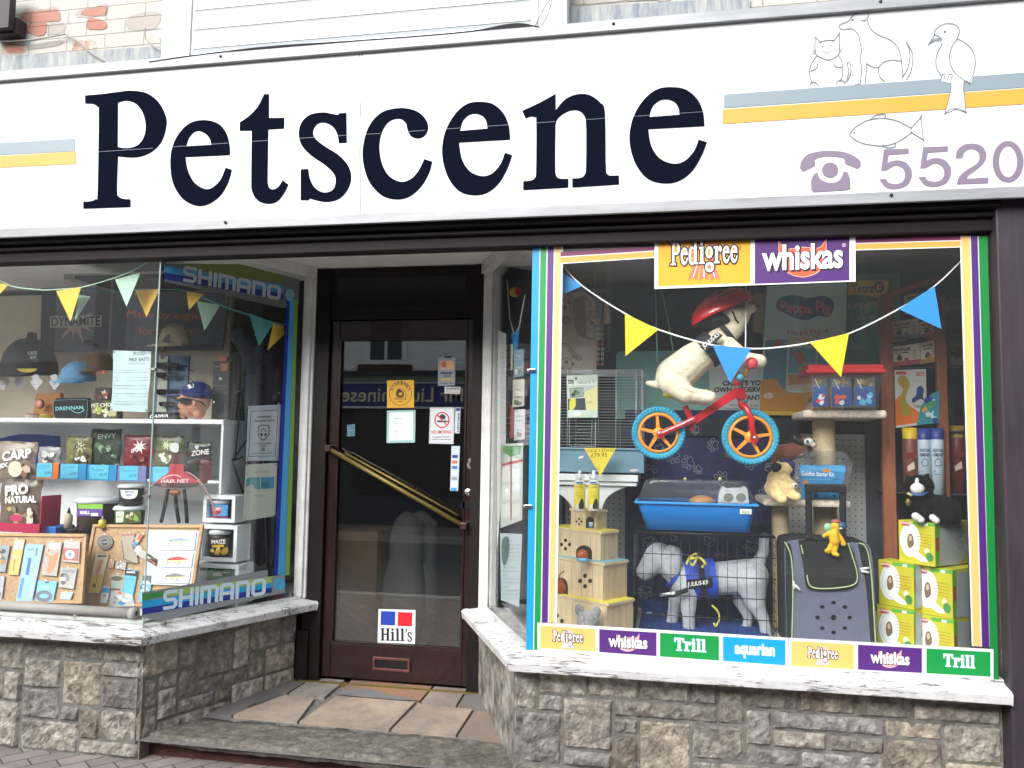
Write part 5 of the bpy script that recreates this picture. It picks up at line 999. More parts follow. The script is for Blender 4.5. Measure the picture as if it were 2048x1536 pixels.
for t0, t1, u0 in ((-.35, .30, .2), (-.1, .5, .42)):
    pts = []
    for q in range(9):
        t = t0+(t1-t0)*q/8; ang = R(24); x = 63*s_*t; y = -44*s_*math.sqrt(max(0, 1-t*t))*math.sin(u0*1.5+.25); z = 42*s_*math.sqrt(max(0, 1-t*t-(y/(44*s_))**2)); pts.append(hc+Vector((x*math.cos(ang)-z*math.sin(ang)*.6, y-.003, x*math.sin(ang)+z*math.cos(ang)+.001)))
    g.tube(pts, [.001]+[.0028]*7+[.001], 'blackgloss', n=6)
g.done('helmet_vent', rid)
g = G(); g.tube([kp(1462, 628, -.080), kp(1470, 645, -.062), kp(1480, 652, -.03)], .004, 'webbing', n=5); g.done('chin_strap', rid)
g = G(); g.ball(kp(1484, 616, -.052), .007, 'black', n=10); g.done('eye', rid); g = G(); g.ball(kp(1513, 613), (.011, .013, .010), 'black', n=12); g.done('nose', rid)
mk('stitch', '#b09a78', .8); g = G()
for l in ([(1330, 735), (1352, 744), (1376, 742)], [(1392, 700), (1404, 716), (1408, 732)], [(1362, 778), (1380, 786), (1398, 784)]): g.tube([kp(x, y, -.112 if y < 770 else -.118) for x, y in curve(l, 4)], .0014, 'stitch', n=4)
g.done('seam', rid)
# ================================================================ hamster cage
mk('tub_blue', '#157fd6', .35, var=.0); HY_ = .34; hs_ = pxm(HY_)
hk = thing('hamster_cage', 'bright blue plastic hamster cage with clear domed lid', 'hamster cage', at(1395, 1062, HY_))
def frust(g, top, bot, m, y0, y1, inset, n=6, rad=.03):
    """tub: top/bot = (xl, xr, ypx); rounded rectangle in plan"""
    def ring(xl, xr, z, a, b, r):
        out = []
        for cx, cy, s0 in ((xr-r, a+r, -90), (xr-r, b-r, 0), (xl+r, b-r, 90), (xl+r, a+r, 180)):
            for k in range(n+1): an = R(s0+90*k/n); out.append((cx+r*math.cos(an), cy+r*math.sin(an), z))
        return out
    T = at(top[0], top[2], y0), at(top[1], top[2], y0); zt = (T[0].z+T[1].z)/2; B = at(bot[0], bot[2], y0+inset), at(bot[1], bot[2], y0+inset); zb2 = (B[0].z+B[1].z)/2
    r1 = ring(T[0].x, T[1].x, zt, y0, y1, rad); r0 = ring(B[0].x, B[1].x, zb2, y0+inset, y1-inset, rad); K = len(r0)
    g.add(r0+r1, [(k, (k+1) % K, K+(k+1) % K, K+k) for k in range(K)]+[tuple(reversed(range(K)))], m, True); return T, zt, B, zb2
g = G(); T, ztb, B, zbb = frust(g, (1274, 1512, 1008), (1294, 1500, 1062), 'tub_blue', HY_, HY_+.30, .02); g.done('tub', hk)
g = G(); z = ztb; g.box((T[0].x-.012, HY_-.012, z-.004), (T[1].x+.012, HY_+.012, z+.006), '#2f8fd8'); g.box((T[0].x-.012, HY_+.29, z-.004), (T[1].x+.012, HY_+.312, z+.006), '#2f8fd8'); g.box((T[0].x-.012, HY_+.012, z-.004), (T[0].x+.01, HY_+.29, z+.006), '#2f8fd8'); g.box((T[1].x-.01, HY_+.012, z-.004), (T[1].x+.012, HY_+.29, z+.006), '#2f8fd8'); g.done('rim', hk, bev=.002)
g = G(); frust(g, (1292, 1495, 962), (1274, 1512, 1004), 'clear', HY_+.03, HY_+.27, -.028, rad=.04)
zl = at(1395, 962, HY_+.03).z; a, b = at(1300, 962, HY_+.03), at(1488, 962, HY_+.03); g.box((a.x, HY_+.05, zl), (b.x, HY_+.25, zl+.002), 'clear'); g.done('lid', hk)
g = G()
for x in (1370, 1440): p = at(x, 958, HY_+.04); g.ball(p, (.008, .006, .009), '#e0cf7a', n=8)
g.done('lid_catch', hk)
g = G(FR(HY_-.0005), .001); g.rect(1480, 1018, 1503, 1028, '#e9ebec', .03); g.txt('|||||||||', 1484, 1026, 1500, 1026.5, 5, '#22262a', bold=.02); g.done('barcode_label', hk)
g = G(); g.ball(at(1404, 1005, HY_+.1), (25*hs_, .06, 14*hs_), '#c08a55', n=18); g.done('food_house', label='tan domed hide inside the blue hamster cage', cat='hamster house')
ch = thing('hamster_house', 'white cat-shaped hide with round windows inside the blue hamster cage', 'hamster house', at(1468, 1006, HY_+.08))
g = G(); g.pslab(spl([(1436, 1007, 1), (1438, 990), (1442, 977), (1447, 973), (1454, 977), (1468, 976), (1482, 976), (1489, 973), (1494, 978), (1496, 990), (1498, 1007, 1)], 4), HY_+.07, .07, 'upvc'); g.done('face', ch, bev=.002)
g = G(FR(HY_+.0695), .0006)
for cx in (1457, 1482): g.pp(ell(cx, 995, 10, 9, 20), '#7f7b6e')
for l in ([(1450, 982), (1456, 980), (1462, 983)], [(1474, 983), (1480, 980), (1487, 982)], [(1444, 1000), (1450, 1001)], [(1490, 1000), (1495, 999)]): g.line(l, .9, '#9a9a94')
g.done('window', ch)
# ================================================================ wire crate, grey dog, blanket
RY = .33
cr = thing('dog_crate', 'black folding wire dog crate under the blue hamster cage', 'dog crate', at(1410, 1290, RY))
a, b = at(1268, 1180, RY), at(1552, 1180, RY); zt2, zb2 = at(1400, 1070, RY).z, SZ-.01; yb2 = RY+.52
mk('crate_wire', '#17181b', .45)
def tub(pts, r, cl=False): g.tube(pts, r, 'crate_wire', n=5, closed=cl)
g = G(); n1 = 15
for k in range(n1+1): x = a.x+(b.x-a.x)*k/n1; tub([(x, RY, zb2), (x, RY, zt2)], .0014)
for k in range(6): z = zb2+(zt2-zb2)*k/5; tub([(a.x, RY-.003, z), (b.x, RY-.003, z)], .0022 if k < 5 else .004)
g.done('front_panel', cr)
for x, nm in ((a.x, 0), (b.x, 1)):
    g = G()
    for k in range(1, 9): y = RY+(yb2-RY)*k/9; tub([(x, y, zb2), (x, y, zt2)], .0014)
    for k in range(12): z = zb2+(zt2-zb2)*k/11; tub([(x, RY, z), (x, yb2, z)], .0014)
    g.done('side_panel', cr)
g = G()
for k in range(n1+1): x = a.x+(b.x-a.x)*k/n1; tub([(x, RY, zt2), (x, yb2, zt2)], .0014); tub([(x, yb2, zb2), (x, yb2, zt2)], .0014)
for k in range(6): y = RY+(yb2-RY)*k/5; tub([(a.x, y, zt2+.002), (b.x, y, zt2+.002)], .002)
for k in range(6): z = zb2+(zt2-zb2)*k/5; tub([(a.x, yb2, z), (b.x, yb2, z)], .0016)
tub([(a.x+.005, RY-.008, zt2+.006), (b.x-.005, RY-.008, zt2+.006)], .0045); g.done('top_and_back', cr)
mk('paw_blue', '#1c3f83', .85, var=.2, vs=12, bump=.5, bs=20); rd = random.Random(3)
g = G(FR(.80), .0008); V = []; nx = 24
for i in range(nx+1):
    x = a.x+.02+(b.x-a.x-.04)*i/nx
    for z in (SZ, at(1400, 1205, .80).z): V.append((x, .80+.010*math.sin(i*1.3), z))
g.add(V, [(2*i, 2*i+2, 2*i+3, 2*i+1) for i in range(nx)], 'paw_blue', True); g.box((a.x+.02, RY+.03, SZ-.018), (b.x-.02, .80, SZ-.004), 'paw_blue'); g.l = .014
for cx, cy, r in ((1340, 1240, 8), (1360, 1262, 9), (1415, 1270, 8), (1298, 1232, 9), (1310, 1248, 12), (1290, 1256, 10), (1325, 1235, 7), (1300, 1275, 12), (1452, 1258, 12), (1466, 1250, 9), (1440, 1245, 7), (1480, 1262, 10), (1400, 1240, 6), (1515, 1240, 8), (1530, 1262, 9), (1380, 1265, 7)): g.pp(ell(cx, cy, r, r*1.05, 16), '#a9c3dc')
g.l = .016
for k in range(9): x = 1285+k*30; g.line(curve([(x, 1215+rd.uniform(0, 20)), (x+12, 1240), (x+4, 1262), (x+20, 1285)], 4), 1.2, '#0f1c4a')
g.done('paw_blanket', label='blue fleece blanket with pale paw pads at the back of the wire crate', cat='blanket')
mk('plush_lightgrey', '#b0b3ba', .95, var=.09, vs=40, bump=.7, bs=80, sheen=.3); GY = .56; gs = pxm(GY)
def gp(x, y, dy=0): return at(x, y, GY)+Vector((0, dy, 0))
D_ = lambda a, b, r0, r1, da=0, db=0: ('c', gp(*a, da), gp(*b, db), r0*gs, r1*gs)
gd = thing('display_dog', 'light grey stuffed dog standing in the crate with blue harness', 'dog dummy', gp(1430, 1290))
sk([D_((1316, 1115), (1290, 1143), 27, 17), ('e', gp(1318, 1112), (27*gs, .07, 25*gs)), D_((1330, 1125), (1370, 1158), 22, 27), D_((1370, 1160), (1420, 1158), 31, 30), D_((1420, 1158), (1502, 1152), 30, 32),
    D_((1375, 1170), (1376, 1215), 19, 14, -.05, -.06), D_((1376, 1215), (1380, 1288), 12, 10, -.06, -.06), D_((1380, 1288), (1371, 1291), 11, 9, -.06, -.06), D_((1362, 1170), (1350, 1215), 19, 13, .05, .06), D_((1350, 1215), (1338, 1285), 12, 10, .06, .06),
    D_((1500, 1160), (1508, 1200), 30, 18, -.05, -.06), D_((1508, 1200), (1526, 1238), 16, 10, -.06, -.06), D_((1526, 1238), (1531, 1278), 10, 10, -.06, -.06), D_((1531, 1280), (1518, 1290), 11, 10, -.06, -.06),
    D_((1490, 1165), (1484, 1205), 26, 15, .05, .06), D_((1484, 1205), (1500, 1240), 14, 9, .06, .06), D_((1500, 1240), (1490, 1285), 9, 9, .06, .06),
    D_((1515, 1128), (1527, 1105), 12, 10), D_((1527, 1105), (1528, 1075), 10, 9)], 'plush_lightgrey', .007, 4, name='body', parent=gd)
sk([('e', gp(1343, 1120, -.06), (19*gs, .026, 31*gs)), ('e', gp(1350, 1110, -.03), (14*gs, .03, 18*gs))], 'plush_lightgrey', .005, 2, name='ear', parent=gd)
mk('harness_blue', '#1c49b8', .6, bump=.3, bs=150)
ax = gp(1500, 1152)-gp(1370, 1162)
band(gp(1402, 1158), ax, 33.5*gs, 33.5*gs, 27*gs, .007, 'harness_blue', gd, 'harness'); band(gp(1404, 1158), ax, 35*gs, 35*gs, 5.5*gs, .006, 'webbing', gd, 'girth_strap'); band(gp(1352, 1150), gp(1372, 1160)-gp(1330, 1127), 25*gs, 25*gs, 3*gs, .005, '#2c4fb0', gd, 'collar')
g = G(FR(GY-.102), .001); g.pslab([(1372, 1160), (1424, 1155), (1426, 1172), (1374, 1178)], GY-.102, .006, 'black'); g.txt('JULIUS-K9', 1375, 1173, 1416, 1168, 8, '#eceef2', bold=.02); g.done('lettered_patch', gd)
g = G(); g.tube([gp(1374, 1170, -.14), gp(1345, 1182, -.12), gp(1322, 1186, -.05)], .012, 'webbing', n=6); g.tube([gp(1349, 1176, -.14), gp(1322, 1184, -.09)], .008, '#dcdfe2', n=5); g.done('chest_belt', gd)
mk('rope_yellow', '#c9c35a', .8, bump=.5, bs=120)
g = G(); g.tube([gp(x, y, -.15+.02*math.sin(i)) for i, (x, y) in enumerate(curve([(1372, 1120), (1380, 1104), (1392, 1102), (1384, 1122), (1378, 1110), (1396, 1108), (1408, 1118), (1402, 1126)], 4))], .006, 'rope_yellow', n=7); g.tube([gp(x, y, -.16) for x, y in curve([(1420, 1198), (1432, 1210), (1434, 1226), (1428, 1238), (1424, 1232)], 4)], .005, 'rope_yellow', n=7); g.done('yellow_rope', label='yellow rope lead looped over the harness of the grey dog', cat='rope lead')
# ================================================================ cat tree
mk('carpet', '#e0d2c0', .95, var=.2, vs=50, bump=.8, bs=130, sheen=.3); mk('sisal', '#d2bd98', .9, var=.12, vs=60, bump=.8, bs=90, stretch=(1, 1, 6)); TY = .62
ctree = thing('cat_tree', 'beige carpeted cat tree with sisal wrapped post and two platforms', 'cat tree', at(1650, 1200, TY))
def plat(x0, x1, y0, y1, Y, d, nm): a, b = at(x0, y1, Y), at(x1, y1, Y); g = G(); z = (a.z+b.z)/2; g.box((a.x, Y, z), (b.x, Y+d, z+(at(x0, y0, Y).z-at(x0, y1, Y).z)), 'carpet'); g.done(nm, ctree, bev=.012)
plat(1607, 1775, 820, 836, .50, .38, 'top_platform'); plat(1527, 1702, 1000, 1014, .48, .40, 'lower_platform')
g = G(); c = at(1648, 900, .68); ra = 20*pxm(.68); z0, z1_ = SZ, at(1648, 836, .68).z; n = int((z1_-z0)/.006); prof = []
for i in range(n): prof += [(ra-.002, z0+i*.006), (ra, z0+i*.006+.003)]
g.lathe((c.x, c.y, 0), prof, 'sisal', n=28); g.done('sisal_post', ctree)
g = G(); c = at(1560, 1010, .62); g.lathe((c.x, c.y, 0), [(.04, SZ), (.04, at(1560, 1013, .62).z)], 'sisal', n=20); g.done('sisal_post', ctree)
# plastic tank with red lid
tk = thing('storage_tank', 'clear plastic tank with red lid on the top platform of the cat tree', 'plastic tank', at(1690, 819, .45)); mk('lid_red', '#c0262e', .35)
g = G(); zA = at(1690, 744, .44).z; a, b = at(1617, 735, .43), at(1768, 735, .43); g.box((a.x, .43, zA), (b.x, .70, at(1690, 729, .43).z), 'lid_red'); g.box((a.x-.008, .425, zA-.006), (b.x+.008, .705, zA+.012), 'lid_red'); g.done('lid', tk, bev=.006)
g = G(); frust(g, (1620, 1765, 745), (1626, 1758, 818), 'clear', .445, .69, .01, rad=.012); g.done('body', tk)
for i, (x0, x1, c1, c2, lab) in enumerate(((1624, 1656, '#1f4f9a', '#d8324a', 'blue and red fish food bag, left one in the red lidded tank'), (1662, 1705, '#1d3f86', '#d9543a', 'dark blue patterned bag, middle one in the red lidded tank'), (1708, 1752, '#1b4a90', '#5fb4e0', 'blue and sky blue bag, right one in the red lidded tank'))):
    g = G(FR(.475), .0012)
    V = [at(x, y, .475) for x, y in ((x0+3, 752), (x1-4, 754), (x1, 814), (x0, 815))]; g.slab(V, (0, -1, 0), .03, 'cellophane'); g.quad((x0+2, 774), (x1-2, 774), (x1-1, 812), (x0+1, 813), c1); g.blotch(x0+5, 784, x1-5, 810, [c2, '#e8e6e8', c2], 7, 9, i); g.blotch(x0+4, 756, x1-5, 773, ['#7a6a3a', '#a08a50', '#5c5230'], 9, 7, i+9); g.line([(x0+6, 758), (x0+16, 778)], 1.4, '#dfe6ea')
    g.done('food_bag', None, lab, 'food bag', 'bags inside the red lidded tank')
# goldfish kit
gk = thing('fish_tank_kit', 'small tapered clear fish tank with blue sleeve on the lower cat tree shelf', 'fish tank', at(1650, 1000, .50))
g = G(); frust(g, (1583, 1710, 926), (1600, 1694, 1000), 'clear', .50, .72, .02, rad=.02); g.done('tank', gk)
g = G(); frust(g, (1600, 1690, 903), (1583, 1710, 925), 'clear', .53, .69, -.03, rad=.02); zc = at(1645, 903, .53).z; a, b = at(1602, 903, .53), at(1688, 903, .53); g.box((a.x, .535, zc-.002), (b.x, .685, zc+.001), 'clear'); g.done('lid', gk)
g = G(FR(.515), .0006); g.pslab([(1599, 930), (1691, 930), (1684, 998), (1604, 998)], .515, .004, '#2a8ac0'); g.pp(spl([(1600, 938), (1612, 930), (1640, 934), (1670, 930), (1690, 936), (1688, 944), (1640, 940), (1604, 946)], 3), '#4aa6d8'); g.txt('Goldfish Starter Kit', 1603, 951, 1668, 953, 8, '#f2f6f8', bold=.02); g.pp(spl([(1643, 941), (1650, 937), (1657, 940), (1662, 937), (1660, 944), (1651, 945)], 3), '#e08a30'); g.scrib(1610, 956, 1660, 961, '#8fd0ea', 1, 4, .8)
g.pp(ell(1611, 965, 6, 5, 12), '#d9803a'); g.line(ell(1675, 966, 12, 8, 14, 180, 360), 1, '#10395c'); g.blotch(1620, 974, 1684, 996, ['#1d6fa8', '#3c9ad0', '#0f4c7c'], 9, 9, 6); g.rect(1592, 953, 1597, 957, '#e8eaec'); g.done('sleeve', gk)
# plush dogs beside it
mk('plush_tan', '#e2c78e', .95, var=.16, vs=40, bump=.9, bs=90, sheen=.4); mk('plush_brown', '#6e4030', .95, var=.2, vs=40, bump=.8, bs=100, sheen=.3); py_ = .42; ps = pxm(py_)
def pp_(x, y, dy=0): return at(x, y, py_)+Vector((0, dy, 0))
pd = thing('plush_dog', 'tan plush puppy with big black nose sitting on the cat tree', 'plush dog', pp_(1565, 1000))
sk([('e', pp_(1562, 976), (30*ps, 26*ps, 22*ps)), ('e', pp_(1556, 958), (20*ps, 20*ps, 16*ps)), ('c', pp_(1570, 985, -.03), pp_(1590, 992, -.05), 10*ps, 8*ps), ('c', pp_(1548, 985, -.03), pp_(1560, 996, -.07), 10*ps, 9*ps), ('e', pp_(1568, 935), (17*ps, 16*ps, 15*ps)), ('e', pp_(1556, 938, -.02), (14*ps, 12*ps, 11*ps)), ('c', pp_(1568, 945), pp_(1565, 962), 11*ps, 14*ps)], 'plush_tan', .0045, 2, name='body', parent=pd)
g = G(); g.ball(pp_(1551, 935, -.035), (11*ps, 8*ps, 9*ps), 'black'); g.done('nose', pd); sk([('c', pp_(1566, 924, -.01), pp_(1580, 930, -.01), 8*ps, 9*ps), ('c', pp_(1580, 930), pp_(1583, 946), 8*ps, 6*ps)], 'navy_cloth', .004, 2, name='ear', parent=pd)
g = G(); g.ball(pp_(1586, 970, -.055), (5*ps, 3*ps, 5*ps), 'upvc'); g.ball(pp_(1587, 970, -.064), (2*ps, 2*ps, 2*ps), 'black'); g.done('eye', pd)
pb = thing('plush_dog', 'brown plush dog with white face lying behind the fish tank kit', 'plush dog', at(1590, 925, .56)); q_ = lambda x, y, dy=0: at(x, y, .56)+Vector((0, dy, 0)); p2 = pxm(.56)
sk([('c', q_(1560, 908), q_(1598, 900), 17*p2, 15*p2), ('c', q_(1598, 900), q_(1608, 888), 12*p2, 11*p2), ('c', q_(1560, 915), q_(1552, 928), 11*p2, 9*p2), ('e', q_(1614, 886), (15*p2, 12*p2, 11*p2))], 'plush_brown', .0045, 2, name='body', parent=pb)
g = G(); g.ball(q_(1615, 884, -.035), (9*p2, 7*p2, 7*p2), 'upvc'); g.ball(q_(1624, 890, -.04), (6*p2, 5*p2, 5*p2), '#b9a89a'); g.done('face_patch', pb)
g = G(); g.ball(q_(1611, 883, -.058), (2.5*p2,)*3, 'black'); g.done('eye', pb); sk([('c', q_(1600, 885, -.03), q_(1588, 878, -.03), 6*p2, 5*p2), ('c', q_(1588, 878, -.03), q_(1586, 872, -.03), 5*p2, 3*p2)], 'black', .004, 2, name='ear', parent=pb)
# ================================================================ pet carrier
mk('carrier_grey', '#5f6478', .75, var=.05, vs=10, bump=.4, bs=250); mk('mesh_black', '#1c1d20', .85, bump=.4, bs=300); mk('piping', '#aebf8a', .5); QY = .30
pc = thing('pet_carrier', 'charcoal wheeled pet carrier with black flap and pull-up handle', 'pet carrier', at(1660, 1300, QY))
def cs(pts, n=4): return spl(pts, n)
g = G(); g.pslab(cs([(1573, 1300, 1), (1571, 1200), (1569, 1110), (1570, 1092), (1574, 1083, 1), (1600, 1079), (1660, 1082), (1725, 1086), (1738, 1092), (1745, 1120), (1750, 1200), (1755, 1300, 1)]), QY, .28, 'carrier_grey', 'mesh_black'); g.done('shell', pc, bev=.012)
def strip(pts, r, m, nm, dy=-.004): g = G(); g.tube([at(x, y, QY+dy) for x, y in curve(pts, 5)], r, m, n=6); g.done(nm, pc)
g = G(FR(QY-.001), .001); g.pp(cs([(1571, 1090, 1), (1580, 1088), (1586, 1120), (1587, 1200), (1584, 1300, 1), (1574, 1300, 1), (1572, 1200)]), 'mesh_black'); g.pp(cs([(1716, 1088, 1), (1728, 1089), (1738, 1100), (1744, 1160), (1750, 1300, 1), (1742, 1300, 1), (1733, 1180), (1722, 1120)]), 'mesh_black'); g.done('mesh_side', pc)
strip([(1569, 1084), (1576, 1095), (1583, 1120), (1586, 1180), (1583, 1300)], .003, 'piping', 'piping'); strip([(1718, 1086), (1730, 1092), (1738, 1115), (1745, 1180), (1752, 1300)], .003, 'piping', 'piping')
g = G(); g.pslab(cs([(1597, 1081, 1), (1640, 1078), (1695, 1083, 1), (1705, 1100), (1714, 1130), (1717, 1160), (1708, 1174), (1690, 1180), (1650, 1182), (1620, 1178), (1612, 1168), (1607, 1130)]), QY-.012, .012, 'mesh_black'); g.done('flap', pc, bev=.004)
strip([(1614, 1150), (1618, 1168), (1630, 1176), (1660, 1177), (1700, 1172), (1714, 1162), (1713, 1140), (1704, 1110), (1696, 1086)], .003, 'piping', 'flap_piping', -.016); strip([(1602, 1090), (1606, 1108)], .003, 'piping', 'flap_piping', -.016)
g = G(FR(QY-.0015), .0012); g.pp(ell(1667, 1235, 5.5, 5.5, 14), 'black')
for k in range(8): a_ = k*math.pi/4; g.pp(ell(1667+32*math.cos(a_), 1235+30*math.sin(a_), 4.8, 3.6, 12), 'black')
g.done('air_holes', pc)
mk('zip_white', '#d5d7d8', .35)
g = G(); 
for l in (([1587, 1162], [1589, 1178]), ([1590, 1170], [1601, 1181]), ([1720, 1138], [1738, 1136]), ([1722, 1142], [1738, 1145])): g.tube([at(x, y, QY-.012) for x, y in l], .0055, 'zip_white', n=6)
g.done('zip_pull', pc)
g = G(); HZ = QY+.13
for x in (1618, 1686): g.box((at(x-6.5, 1000, HZ).x, HZ, at(x, 1090, HZ).z), (at(x+6.5, 1000, HZ).x, HZ+.02, at(x, 980, HZ).z), 'black')
a, b = at(1611, 985, HZ), at(1693, 985, HZ); g.box((a.x, HZ-.01, at(1650, 985, HZ).z), (b.x, HZ+.03, at(1650, 968, HZ).z), 'black'); g.done('pull_handle', pc, bev=.006)
g = G(); g.tube([at(x, y, QY-.02) for x, y in curve([(1611, 1078), (1620, 1072), (1634, 1080)], 4)], .008, 'mesh_black', n=6); g.done('carry_loop', pc)
fy = QY-.035; fs = pxm(fy); fg = lambda x, y, dy=0: at(x, y, fy)+Vector((0, dy, 0)); mk('toy_yellow', '#d9ad1c', .55, bump=.2, bs=80)
ft = thing('toy_figure', 'small yellow bendy toy figure leaning on the pet carrier flap', 'toy figure', fg(1668, 1112))
sk([('c', fg(1667, 1068), fg(1669, 1082), 9*fs, 9*fs), ('c', fg(1664, 1088), fg(1656, 1103), 5*fs, 4.5*fs), ('c', fg(1656, 1103), fg(1652, 1101, -.01), 4.5*fs, 3.5*fs), ('c', fg(1672, 1090), fg(1668, 1107), 5*fs, 4.5*fs), ('c', fg(1668, 1107), fg(1674, 1109, -.01), 4.5*fs, 3.5*fs), ('c', fg(1660, 1064), fg(1648, 1072), 4*fs, 3.5*fs), ('c', fg(1675, 1066), fg(1686, 1082), 4*fs, 3.5*fs), ('e', fg(1687, 1087), (5*fs, 4*fs, 5*fs)), ('c', fg(1668, 1066), fg(1672, 1056), 7*fs, 7*fs), ('c', fg(1670, 1052), fg(1680, 1052), 8*fs, 6*fs)], 'toy_yellow', .0025, 2, name='body', parent=ft)
g = G(); g.ball(fg(1684, 1051, -.008), (9*fs, 6*fs, 7*fs), '#2f4a63'); g.ball(fg(1672, 1043), (9*fs, 6*fs, 4*fs), '#a05a50'); g.ball(fg(1656, 1054), (7*fs, 4*fs, 7*fs), '#8cc0a0'); g.ball(fg(1680, 1056, -.018), (3*fs, 2*fs, 1.6*fs), 'upvc'); g.done('coloured_cap', ft)
# ================================================================ yellow boxes
mk('box_yellow', '#c4bf2c', .5, var=.03); 
def hbox(lab, xl, xe, xr, yt, yb, Y, seed):
    g = G(); pl, pr_, z0, z1 = vbox(g, xl, xe, xr, yt, yb, Y, .78, 'box_yellow'); s1 = (yb-yt)/92; w1 = (xe-xl)/71; X = lambda a: xl+a*w1; sk_ = .11
    Yp = lambda a, b: yt-2+(a*w1)*sk_*0+b*s1
    g.plane = pl; g.l = .0006
    sh = lambda a: (71-a)*w1*-.12
    Pq = lambda a, b: (X(a), yt+b*s1+sh(a))
    P_ = lambda L: [Pq(*p[:2])+tuple(p[2:]) for p in L]
    g.pp(P_([(28, 1), (71, 1), (71, 8), (28, 8)]), '#5fae3e'); g.pp(P_(ell(23, 42, 20, 35, 28)), '#e8ecee'); g.pp(P_([(20, 70), (30, 76), (44, 84), (57, 84), (55, 78), (40, 66), (30, 60)]), '#e8ecee'); g.line(P_(ell(23, 42, 16, 30, 24)), .7, '#b9c0c4', True)
    g.pp(P_(spl([(18, 34), (23, 28), (28, 33), (30, 48), (26, 56), (20, 58), (17, 48)], 3)), '#7a6450'); g.pp(P_(spl([(20, 36), (24, 32), (26, 40), (22, 44)], 3)), '#c9b79a'); g.line(P_(ell(23, 68, 6, 5, 10)), .6, '#c4cace', True)
    g.pp(P_([(4, 3), (8, 5), (12, 3), (22, 5), (24, 10), (14, 13), (6, 12)]), '#b23a4a'); g.txt('LIVING', *Pq(5, 9), *Pq(23, 9.5), 4*s1, '#f6f2ee', bold=.03); g.txt('WORLD', *Pq(6, 13), *Pq(22, 13.6), 3.5*s1, '#b23a4a', bold=.03)
    g.pp(P_([(48, 3), (57, 3), (57, 8), (48, 8)]), '#f0f2f0'); 
    for k in range(5): a, b = Pq(34, 26+k*6), Pq(64, 28+k*6); g.line([a, b], .8, '#c0602c')
    g.pp(P_(spl([(50, 60), (55, 55), (60, 60), (58, 66), (52, 66)], 3)), '#e6ddc6'); g.pp(P_(spl([(54, 66), (62, 64), (68, 72), (64, 82), (55, 78)], 3)), '#4a8f4a')
    g.plane = pr_; w2 = (xr-xe)/70; Q = lambda L: [(xe+a*w2, yt+b*s1+a*w2*.0) for a, b in L]
    g.pp(Q([(1, 2), (9, 2), (9, 90), (1, 88)]), '#5fae3e'); g.pp(Q([(11, 4)]+ell(38, 46, 30, 42, 20, -90, 90)+[(11, 88)]), '#a9b2b6'); g.line(Q([(42, 36), (56, 26)]), 1.5, '#b0603c'); g.line(Q(ell(52, 46, 5, 7, 12)), 1.4, '#6f7a80', True); g.txt('WORLD', xe+7.5*w2, yt+60*s1, xe+7.5*w2, yt+38*s1, 5, '#b23a4a') if False else None
    g.pp(Q([(2, 32), (8, 30), (9, 58), (3, 60)]), '#b23a4a'); return g.done('product_box', None, lab, 'product box', 'yellow hamster wheel boxes')
hbox('yellow hamster wheel box on top of the pile under the black cat', 1797, 1870, 1938, 1046, 1134, .30, 1)
hbox('yellow hamster wheel box, left one of the middle row', 1757, 1828, 1850, 1128, 1220, .33, 2); hbox('yellow hamster wheel box, right one of the middle row', 1831, 1905, 1960, 1140, 1238, .28, 3)
hbox('yellow hamster wheel box, left one of the bottom row', 1754, 1828, 1850, 1221, 1312, .33, 4); hbox('yellow hamster wheel box, right one of the bottom row', 1832, 1908, 1962, 1239, 1335, .28, 5)
# black cat plush
mk('plush_black', '#08080a', .95, var=.4, vs=60, bump=1, bs=120, sheen=.02, spec=.2); cy_ = .38; c2 = pxm(cy_); cq = lambda x, y, dy=0: at(x, y, cy_)+Vector((0, dy, 0))
bc = thing('plush_cat', 'black plush cat with white muzzle and paws lying on the top box', 'plush cat', cq(1865, 1045))
sk([('c', cq(1848, 1012), cq(1890, 1022), 24*c2, 27*c2), ('c', cq(1890, 1022), cq(1908, 1036), 22*c2, 12*c2), ('c', cq(1845, 1000), cq(1840, 980), 20*c2, 19*c2), ('e', cq(1838, 972), (26*c2, 20*c2, 20*c2)), ('c', cq(1845, 1020, -.03), cq(1835, 1036, -.06), 10*c2, 8*c2), ('e', cq(1875, 1032, -.05), (22*c2, 12*c2, 14*c2)), ('c', cq(1818, 960), cq(1814, 952), 6*c2, 3*c2), ('c', cq(1852, 956), cq(1856, 949), 6*c2, 3*c2)], 'plush_black', .0045, 2, name='body', parent=bc)
sk([('e', cq(1828, 976, -.05), (12*c2, 8*c2, 10*c2)), ('c', cq(1827, 968, -.05), cq(1828, 958, -.045), 4*c2, 3*c2)], 'upvc', .003, 2, name='muzzle', parent=bc)
sk([('c', cq(1822, 1030, -.07), cq(1832, 1037, -.075), 7*c2, 6*c2)], 'upvc', .003, 2, name='paw', parent=bc); sk([('c', cq(1854, 1032, -.08), cq(1860, 1038, -.085), 6*c2, 6*c2)], 'upvc', .003, 2, name='paw', parent=bc)
g = G(); g.tube([cq(x, y, dy) for x, y, dy in ((1814, 984, -.03), (1820, 988, -.07), (1834, 988, -.075), (1848, 984, -.05))], .006, '#3d5f9a', n=6); g.ball(cq(1810, 1003, -.05), (5*c2, 4*c2, 7*c2), 'brass', n=10); g.tube([cq(1808, 985, -.05), cq(1816, 990, -.06)], .005, 'rope_yellow', n=6); g.done('collar', bc)
